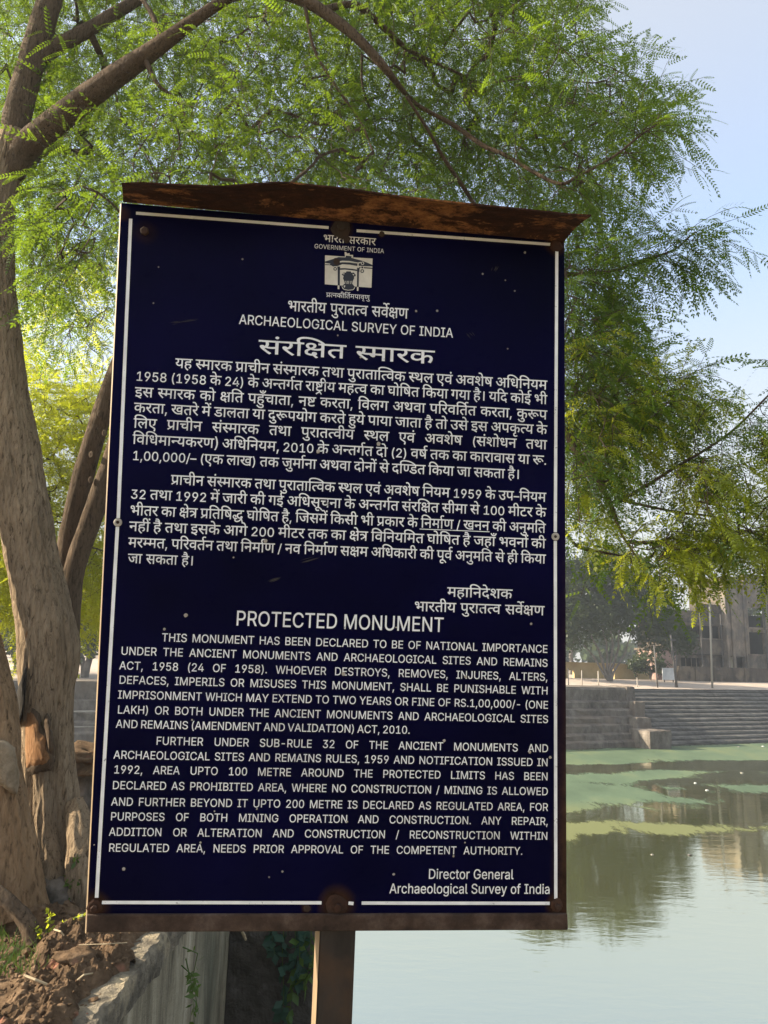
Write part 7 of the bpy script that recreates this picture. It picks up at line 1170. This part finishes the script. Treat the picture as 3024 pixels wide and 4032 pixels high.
cells(mb, 17.4, 17.9, (2940, 2280, 3330, 2700), [(2946, 2395, 3016, 2474), (2946, 2490, 3016, 2578), (3040, 2395, 3110, 2474), (3040, 2490, 3110, 2578), (3140, 2395, 3210, 2474), (3140, 2490, 3210, 2578)])
for px in (2888, 2906): 
    mb2 = MB()
mb.build('tower', M['lime'], house)
for a in (2862, 2884, 2936, 2941, 3020, 3034): mb = MB(); cells(mb, 17.0, 17.2, (a, 2290, a + 8, 2690), []); mb.build('pilaster', M['lime'], house)
for y in (2298, 2384, 2480, 2582): mb = MB(); cells(mb, 16.9, 16.99, (2950, y, 3330, y + 6), []); mb.build('cornice', M['lime'], house)
mb = MB()
sa, sb = bank_px(2664, 2600, 18)[0], bank_px(3330, 2600, 18)[0]; sm_ = bank_px(2890, 2600, 18)[0]
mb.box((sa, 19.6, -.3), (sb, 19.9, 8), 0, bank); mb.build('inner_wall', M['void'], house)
mb = MB(); zf = bank_px(2800, 2580, 18)[1]; zr = bank_px(2800, 2412, 18)[1]; zt = bank_px(3000, 2280, 18)[1]
mb.box((sa, 18.42, zf - .15), (sb, 24, zf + .02), 0, bank); mb.box((sa, 18.42, zr - .1), (sm_, 24, zr + .1), 0, bank); mb.box((sm_, 18.0, zt - .3), (sb, 24, zt - .05), 0, bank)
mb.box((sa, 18.42, -.3), (sa + .3, 24, zr - .12), 0, bank); mb.box((sm_ - .3, 18.45, zr + .12), (sm_, 24, zt - .32), 0, bank)
mb.build('roof', M['lime_dark'], house)
d0, d1 = bank_px(2869, 2630, 18), bank_px(2899, 2585, 18)
MB().box((d0[0], 18.2, -.05), (d1[0], 18.3, d1[1] - .05), 0, bank).build('door', M['door'], house)
for r in ((2682, 2634, 2763, 2639), (2838, 2630, 2866, 2635), (2902, 2630, 2936, 2635), (2698, 2514, 2754, 2519), (2766, 2514, 2866, 2519)): mb = MB(); cells(mb, 17.85, 17.995, (r[0] - 4, r[1], r[2] + 4, r[3]), []); mb.build('window_sill', M['lime'], house)
for a in (2757, 2800, 2830): mb = MB(); cells(mb, 17.83, 17.95, (a, 2464, a + 5, 2518), []); mb.build('pillar', M['lime'], house)
for a in (2700, 2722, 2742): mb = MB(); cells(mb, 18.1, 18.16, (a, 2592, a + 2, 2634), []); mb.build('window_bar', M['lime'], house)
for a, y0, y1 in ((2770, 2412, 2690), (2852, 2420, 2690), (3028, 2300, 2690)): P0, P1 = bank_px(a, y1, 16.8), bank_px(a, y0, 16.8); mb = MB(); mb.tube([bank(P0[0], 16.8, P0[1]), bank(P0[0], 16.8, P1[1])], [.06, .06], 6); mb.build('drain_pipe', M['pole_dark'], house)
# parapet wall along the promenade
mb = MB(); R0 = cells(mb, 14, 14.35, (2676, 2632, 3330, 2700), [])
for px in (2740, 2813, 2935, 3060): cells(mb, 13.9, 14.0, (px, 2630, px + 7, 2700), [])
tag(mb.build('parapet_wall', M['lime_dark']), 'low weathered wall along the promenade in front of the ruined building', 'wall')
# ochre wall behind the far tree, pink hut, white board
mb = MB(); cells(mb, 17, 17.3, (1900, 2612, 2560, 2710), [(2240, 2640, 2262, 2700), (2388, 2630, 2420, 2700)]); cells(mb, 16.9, 17, (1900, 2606, 2560, 2612), [])
tag(mb.build('compound_wall', M['ochre']), 'ochre compound wall behind the big hazy tree on the far bank', 'wall')
hut = empty('hut', bank(*[(bank_px(2625, 2690, 17)[0]), 17, 0]), 'small flat roofed pink hut between the hazy tree and the ruined building', 'hut')
mb = MB(); cells(mb, 17, 20, (2588, 2560, 2664, 2715), []); mb.build('wall', M['brickish'], hut)
mb = MB(); cells(mb, 16.8, 20.2, (2584, 2553, 2668, 2560), []); mb.build('roof', M['lime_dark'], hut)
bd = empty('white_board', bank(bank_px(2633, 2690, 12)[0], 12, -.1), 'blank white board on short legs beside the tilted pole', 'board')
mb = MB(); R0 = cells(mb, 12, 12.06, (2609, 2630, 2658, 2677), []); mb.build('panel', M['white_board'], bd)
for px in (2615, 2650): mb = MB(); cells(mb, 12.07, 12.13, (px, 2640, px + 3, 2712), []); mb.build('leg', M['pole_dark'], bd)
# poles
def pole(px, y0, y1, wpx, t_, label, mat, lean=0, arms=()):
    s, z0 = bank_px(px, y1, t_); _, z1 = bank_px(px, y0, t_); b = bank(s, t_, far_z(s, t_) - .2); top = bank(s + lean, t_, z1)
    k = (b - EYE).dot(FWD) / F; e = empty('pole' if wpx > 5 else 'post', b, label, 'pole' if wpx > 5 else 'post')
    mb = MB(); mb.tube([b, b.lerp(top, .5), top], [wpx * k * .55, wpx * k * .5, wpx * k * .4], 8); mb.build('shaft', mat, e, smooth=True)
    for a_ in arms:
        c0 = b.lerp(top, a_[0]); mb = MB(); mb.tube([c0 - BD * a_[1] - BN * .12, c0 + BD * a_[1] - BN * .12], [.05, .05], 6); mb.build('crossarm', M['pole_dark'], e)
    return e
pole(2805, 2340, 2714, 8, 6.3, 'tall bare pole standing on the lip of the far steps before the ruined building', M['pole'], 0.3, ((.985, .5),))
pole(2590, 2540, 2712, 6, 6.6, 'thin dark pole beside the drooping branch tips, left of the white board', M['pole_dark'], -.25)
pp = pole(2666, 2500, 2710, 9, 7, 'dark tilted pole with wire coils right of the white board', M['pole_dark'], -.5, ((.9, .45),))
c0 = Vector(pp.location); 
for q_ in range(3):
    mb = MB(); cc = c0 + Vector((-.25, -.05, 3.0 + q_ * .25)); mb.tube([cc + BD * (.32 * math.cos(a_ * .5)) + Vector((0, 0, .42 * math.sin(a_ * .5))) - BN * .1 for a_ in range(13)], [.03] * 13, 5); mb.build('wire_coil', M['pole_dark'], pp)
pole(2659, 2580, 2710, 5, 7.6, 'short slanting prop leaning on the coil hung pole', M['pole_dark'], .35)
for px, y0, w_, m_, lb in ((2292, 2640, 4.5, M['pole'], 'sunlit short post, left of two under the hazy tree'), (2357, 2642, 4.5, M['pole'], 'sunlit short post, right of two under the hazy tree'), (2239, 2632, 4, M['pole_dark'], 'dark short post close to the notice board edge on the far bank'), (2510, 2668, 4, M['pole'], 'short pale post above the gap between embankment and steps')):
    pole(px, y0, 2708, w_, 7.2, lb, m_)

M['far_bark'] = stone('grey_bark', (.10, .09, .078), (.20, .18, .16), 2, .03)
# far trees: tapered trunk with limbs, crown of many small leaf faces
def far_tree(name_label, base, h, rx, lobes, leaves, mat, size, stems, seed, cat='tree'):
    rng = np.random.default_rng(seed); e = empty('tree', base, name_label, cat)
    b = np.array(base)
    for (dx, dy, top, r) in stems:
        mb = MB(); P = [Vector(b + [0, 0, -.3])]; 
        for k in range(1, 7):
            f = k / 6; P.append(Vector(b + [dx * f + .15 * math.sin(k * 1.7 + seed), dy * f, top * f]))
        mb.tube(P, [r * (1 - .11 * k) for k in range(7)], 8); mb.build('trunk', M['far_bark'], e, smooth=True)
    Q = []
    tot = sum(l[3] ** 2 for l in lobes)
    for (lx, ly, lz, lr) in lobes:
        n = int(leaves * lr * lr / tot); d = rng.normal(0, 1, (n, 3)); d /= np.linalg.norm(d, axis=1, keepdims=True)
        r = lr * rng.random(n) ** .45
        lump = np.array([fbm(*(x * 1.9 + seed), 3) for x in d]); r *= 1 + .45 * lump
        c = b + [lx, ly, lz] + d * r[:, None] * [1, 1, .85]
        keep = np.array([fbm(*(x * .8 + seed * .3), 3) for x in c]) > -.18; c = c[keep]; n = len(c)
        u = rng.normal(0, 1, (n, 3)); u /= np.linalg.norm(u, axis=1, keepdims=True); v = np.cross(u, rng.normal(0, 1, (n, 3))); v /= np.linalg.norm(v, axis=1, keepdims=True)
        s = size * rng.uniform(.6, 1.3, (n, 1)); Q.append(np.stack([c - u * s, c + v * s * .6, c + u * s, c - v * s * .6], axis=1))
    me = quad_mesh('crown', np.concatenate(Q), 4, [mat]); link('crown', me, e); return e
def fb(px, t_): s = bank_px(px, 2690, t_)[0]; return bank(s, t_, far_z(s, t_))
far_tree('big hazy many stemmed tree on the far bank right of the notice board', fb(2405, 12), 13, 6,
         [(-3.6, 0, 9.2, 4.2), (.4, .5, 10.6, 4.2), (3.4, 0, 7.6, 3.8), (-4.6, -.5, 5.4, 3.4), (5.2, .3, 5.0, 2.9), (-.6, 0, 6.8, 3.6), (-8, 1, 7.5, 4.0), (-6.4, 0, 11.5, 3.4), (-7, 0, 4.2, 2.6), (7, 0, 4.2, 1.8)], 70000, M['leaf_far'], .16,
         [(-2.4, 0, 6, .17), (-.8, .3, 7.5, .15), (.3, -.2, 7, .14), (1.5, .2, 6.4, .15), (2.8, .1, 5.6, .12), (-3.6, .2, 5, .12)], 3)
far_tree('low bushy tree at the foot of the thin pole left of the white board', fb(2560, 15), 3.4, 2, [(0, 0, 1.9, 1.5), (1.2, 0, 1.3, 1.0), (-1.2, .2, 1.5, 1.1)], 5000, M['leaf_far'], .13, [(.2, 0, 1.8, .12), (-.4, .1, 1.6, .09)], 5)
far_tree('pale green tree rising behind the pink hut', fb(2690, 34), 9, 4, [(0, 0, 6.6, 3.4), (2.6, 1, 5.4, 2.6), (-2.8, 0, 5, 2.8)], 9000, M['leaf_far'], .2, [(.3, 0, 5, .3)], 8)
far_tree('tall hazy tree behind the ruined building', fb(2960, 42), 15, 7, [(0, 0, 11, 5), (5, 2, 10, 4.6), (-4.6, 1, 9, 4), (9, 0, 10.5, 4.5)], 12000, M['leaf_far'], .26, [(.5, 0, 9, .4)], 12)
far_tree('hazy grove tree standing behind the ochre wall', fb(2250, 30), 12, 6, [(0, 0, 8, 4.6), (5, 1, 7.5, 4), (-5.5, 0, 8, 4.4)], 10000, M['leaf_far'], .24, [(.4, 0, 7, .3)], 14)
for k_, (px, t_, lb, sc) in enumerate(((330, 9, 'hazy dark tree above the far left steps between trunk and notice board', 1.0), (60, 12, 'hazy tree seen low between the two trunks at the left edge', 1.1))):
    far_tree(lb, fb(px, t_), 9, 5, [(0, 0, 5.6 * sc, 3.6 * sc), (3.6, .5, 4.8 * sc, 3 * sc), (-3.6, 0, 5 * sc, 3.2 * sc), (0, -.5, 3 * sc, 2.4), (-4.5, 0, 2.6, 2), (4.5, 0, 2.6, 2)], 12000, M['leaf_far'], .2, [(.3, 0, 4, .28), (-1.2, .2, 3.6, .2)], 30 + k_)
# a wood closing the horizon
rng = np.random.default_rng(77); Q = []
for k in range(150):
    s = rng.uniform(-130, 170); t_ = rng.uniform(60, 120); c0 = np.array(bank(s, t_, .5)); hh = rng.uniform(5, 10)
    n = 240; d = rng.normal(0, 1, (n, 3)); d /= np.linalg.norm(d, axis=1, keepdims=True)
    c = c0 + [0, 0, hh * .55] + d * rng.random((n, 1)) ** .4 * [hh * .6, hh * .6, hh * .5]
    u = rng.normal(0, 1, (n, 3)); v = np.cross(u, rng.normal(0, 1, (n, 3))); u /= np.linalg.norm(u, axis=1, keepdims=True); v /= np.linalg.norm(v, axis=1, keepdims=True)
    s_ = rng.uniform(.5, 1.0, (n, 1)); Q.append(np.stack([c - u * s_, c + v * s_, c + u * s_, c - v * s_], axis=1))
o = link('distant_wood', quad_mesh('distant_wood', np.concatenate(Q), 4, [M['leaf_far']])); o['kind'] = 'stuff'; tag(o, 'far off belt of hazy woodland closing the horizon', 'wood')
# iron rail along the lip of the far left steps
rl = empty('handrail', bank(bank_px(330, 2880, 3)[0], 3, -2.4), 'plain pipe handrail on the far left steps seen beside the notice board', 'railing')
for dz, nm in ((1.35, 'rail'), (.5, 'rail')):
    mb = MB(); sA = bank_px(330, 2880, 1.5)[0]; mb.tube([bank(sA - 14, 1.5, -3.4 + dz), bank(sA, 1.5, -3.4 + dz + .1), bank(sA + 8, 1.5, -3.4 + dz)], [.05] * 3, 6); mb.build(nm, M['pole'], rl)
for q_ in (-9, -5, -1, 3, 7): mb = MB(); mb.tube([bank(sA + q_, 1.5, -4.2), bank(sA + q_, 1.5, -2.0)], [.05, .05], 6); mb.build('rail_post', M['pole'], rl)

# ============================================================ NEAR SMALL THINGS
def leafy(name, label, cat, base, stems, leafn, size, mat, seed, blade=2.0, hang=0.0):
    rng = np.random.default_rng(seed); e = empty(name, base, label, cat); b = np.array(base); mb = MB(); Q = []
    for st in stems:
        P = [b + np.array(p) for p in st]; mb.tube([Vector(p) for p in P], [.004 - .0028 * i / (len(P) - 1) for i in range(len(P))], 5)
        for k in range(leafn):
            f = rng.uniform(.2, 1) * (len(P) - 1); i = min(int(f), len(P) - 2); c = P[i] + (P[i + 1] - P[i]) * (f - i)
            d = rng.normal(0, 1, 3) + [0, 0, -hang]; d /= np.linalg.norm(d); sd = np.cross(d, rng.normal(0, 1, 3)); sd /= np.linalg.norm(sd)
            s = size * rng.uniform(.6, 1.3); m_ = c + d * s * .5
            Q.append([c, m_ + sd * s / blade * .5, c + d * s, m_ - sd * s / blade * .5])
    mb.build('stem', M['leaf_herb'], e); link('foliage', quad_mesh('foliage', Q, 4, [mat]), e); return e
pb = at_z(262, 3590, .0)
leafy('weed', 'upright green weed at the foot of the big trunk', 'plant', pb, [((0, 0, 0), (.02, 0, .1), (.0, .02, .2), (.03, 0, .3)), ((0, 0, 0), (-.03, 0, .1), (-.02, .02, .2)), ((.02, 0, 0), (.06, .01, .12), (.07, 0, .22))], 26, .05, M['leaf_herb'], 4, 2.2)
leafy('weed', 'yellow green straggling weed on the soil left of the notice board', 'plant', at_z(175, 3700, .02), [((0, 0, 0), (.05, 0, .06), (.12, .02, .1), (.2, 0, .12)), ((0, 0, 0), (-.05, 0, .05), (-.1, .02, .06)), ((0, 0, 0), (.02, .0, .08), (.0, .02, .13))], 22, .03, M['leaf_gold'], 6, 1.6)
leafy('weed', 'pale shrubby creeper hanging on the stained wall face', 'plant', Vector((EX + .04, 4.85, -.18)), [((0, 0, 0), (.08, .05, -.05), (.05, .1, -.2), (.1, .1, -.4)), ((0, 0, -.1), (.1, -.1, -.12), (.14, -.15, -.2)), ((0, .1, -.1), (.03, .2, -.3), (.06, .2, -.52))], 12, .06, M['leaf_herb'], 9, 2.6, .6)
vb = at_y(1120, 3640, 6.40)
leafy('creeper', 'leafy creeper hanging down the dark masonry wall', 'plant', vb, [((0, 0, .1), (0, -.06, -.2), (.03, -.08, -.45), (.02, -.07, -.75)), ((.08, 0, .1), (.1, -.06, -.15), (.12, -.08, -.4)), ((.16, 0, .12), (.17, -.05, -.1), (.17, -.06, -.35)), ((-.08, 0, .1), (-.08, -.06, -.1), (-.05, -.08, -.2))], 34, .10, M['leaf_blue'], 11, 1.5, .8)
leafy('creeper', 'yellower strand of creeper beside the notice post', 'plant', vb + Vector((.12, -.04, 0)), [((0, 0, .1), (.02, -.05, -.2), (-.03, -.07, -.5), (-.05, -.06, -.85)), ((.1, 0, .1), (.1, -.05, -.2), (.08, -.07, -.4))], 30, .09, M['leaf_herb'], 15, 1.8, .9)
# grass at the lower left
rng = np.random.default_rng(5); Q = []
for _ in range(420):
    P = at_z(rng.uniform(-60, 200), rng.uniform(3620, 3850), -.03); c = np.array(P); h_ = rng.uniform(.02, .085); l = rng.normal(0, .45, 2) * h_; w_ = .0035
    Q.append([c - [w_, 0, 0], c + [w_, 0, 0], c + [l[0] + w_ * .2, l[1], h_], c + [l[0] - w_ * .2, l[1], h_]])
o = link('grass', quad_mesh('grass', Q, 4, [M['leaf_herb']])); o['kind'] = 'stuff'; tag(o, 'short dark grass below the trunks at the lower left', 'grass')
# stones, clods, sticks
def rock(name, label, cat, c, sx, sy, sz, mat, seed, rough=.35, sub=4):
    bm = bmesh.new(); bmesh.ops.create_icosphere(bm, subdivisions=sub, radius=1)
    for v in bm.verts:
        d = v.co.normalized(); r = 1 + rough * fbm(d.x * 1.4 + seed, d.y * 1.4, d.z * 1.4, 4) + .06 * fbm(d.x * 6, d.y * 6, d.z * 6 + seed, 3)
        v.co = Vector((d.x * sx, d.y * sy, d.z * sz)) * r
    me = bpy.data.meshes.new(name); bm.to_mesh(me); bm.free(); me.materials.append(mat)
    for p in me.polygons: p.use_smooth = True
    o = link(name, me); o.location = c; return tag(o, label, cat)
M['rockm'] = stone('weathered_rock', (.09, .075, .06), (.24, .20, .165), 5, .03, .95, None, (.05, .045, .035), 3)
rock('rubble', 'grey rough rubble stump behind the trunk beside the notice board', 'rubble', at_y(345, 3260, 6.2) , .26, .3, .52, M['rockm'], 3, .6)
rock('clod', 'big brown dry clod lying on the rubble beside the notice board', 'clod', at_y(352, 3000, 6.1), .24, .25, .115, M['soil'], 9, .75)
rock('rock', 'dark rounded rock between the trunk roots', 'rock', at_z(180, 3570, .02) + Vector((0, 0, .03)), .16, .13, .13, M['rockm'], 12)
rock('rock', 'flat tilted stone slab at the lower left edge', 'rock', at_z(40, 3600, 0), .2, .12, .10, M['rockm'], 21)
rock('rock', 'small dark clod of earth on the soil near the notice board', 'clod', at_z(300, 3790, .05) + Vector((0, 0, .02)), .10, .07, .045, M['soil'], 31)
P, R_ = px_path([(-90, 3470, 64, 4.45), (0, 3520, 62, 4.4), (70, 3585, 58, 4.38), (120, 3670, 60, 4.36), (150, 3790, 70, 4.36)], 8)
mb = MB(); mb.tube(P, R_, 14, lambda i, a, p: 1 + .35 * fbm(math.cos(a) * 2, math.sin(a) * 2, p.z * 7, 4)); tag(mb.build('root_log', M['bark_dark'], smooth=True), 'thick grey root curving down at the lower left edge', 'root')
def stick(pts, r, lb, mat):
    P, _ = px_path([(*p, 1, 1) for p in pts], 5) if False else (None, None)
    V = [at_z(x, y, z) for x, y, z in pts]; mb = MB(); mb.tube(V, [r] * len(V), 5); tag(mb.build('stick', mat), lb, 'stick')
M['straw'] = stone('dry_straw', (.28, .21, .12), (.46, .37, .24), 20, .002, .8)
stick([(95, 3840, .13), (140, 3858, .12), (185, 3876, .10)], .0055, 'bright straw coloured stick on the lower left soil', M['straw'])
stick([(305, 3858, .12), (330, 3838, .14), (365, 3832, .13)], .004, 'short curved pale twig on the soil', M['straw'])
stick([(310, 3720, .13), (420, 3717, .14), (500, 3712, .1)], .0025, 'long thin straw lying just below the notice board', M['straw'])
stick([(213, 3660, .10), (240, 3668, .12), (252, 3684, .10)], .004, 'small hooked white twig near the yellow weed', M['straw'])
V = [at_y(955, 3672, 6.2), at_y(962, 3685, 6.15), at_y(968, 3700, 6.1)]; mb = MB(); mb.tube(V, [.011, .013, .009], 6); tag(mb.build('stick', M['straw']), 'short sunlit stub of wood jutting out at the wall corner', 'stick')
# scraps floating on the pond
for i, (px, py, r) in enumerate(((2922, 3044, .13), (2738, 3084, .10), (2784, 3112, .11), (2568, 3366, .07), (2715, 3368, .09), (2908, 2942, .14), (3004, 2940, .16), (2576, 2949, .14))):
    lb = ['white scrap floating near the right edge beyond the algae streak', 'white scrap floating in the dark gap of the algae', 'dark stick end with a white tip floating in open water', 'tiny pale scrap floating in the tree reflection', 'small dark bottle floating right of the tree reflection', 'pale scrap in the green algae below the steps', 'yellowish scrap in the algae at the right edge', 'white scrap at the foot of the lowest buttress block'][i]
    rock('floating_scrap', lb, 'scrap', at_z(px, py, WATER) + Vector((0, 0, .01)), r * .75, r * .5, r * .3, M['screw'] if i in (0, 3, 5) else M['white_board'] if i != 4 else M['pole_dark'], i * 5, .5, 2)

for o in list(COL.objects):
    k = o.name.split('.')[0]
    if o.parent is None and not o.get('group'):
        g_ = {'post': 'short posts along the far promenade', 'pole': 'poles along the far bank', 'floating_scrap': 'scraps floating on the pond', 'stick': 'dry sticks near the wall', 'weed': 'weeds by the wall', 'creeper': 'creepers on the masonry wall', 'rock': 'stones at the foot of the trunks'}.get(k)
        if g_: o['group'] = g_

# ============================================================ HAZE
t = bpy.data.materials.new('haze'); t.use_nodes = True; tn = t.node_tree; tn.nodes.remove(tn.nodes["Principled BSDF"])
pv = tn.nodes.new("ShaderNodeVolumePrincipled"); pv.inputs['Color'].default_value = (.86, .92, 1, 1); pv.inputs['Density'].default_value = .0010; pv.inputs['Anisotropy'].default_value = .35
tn.links.new(pv.outputs[0], tn.nodes["Material Output"].inputs['Volume'])
hz = MB().box((-380, -60, -7), (420, 420, 24)).build('haze', t); hz['kind'] = 'stuff'; tag(hz, 'thin pale morning haze over the pond', 'haze')
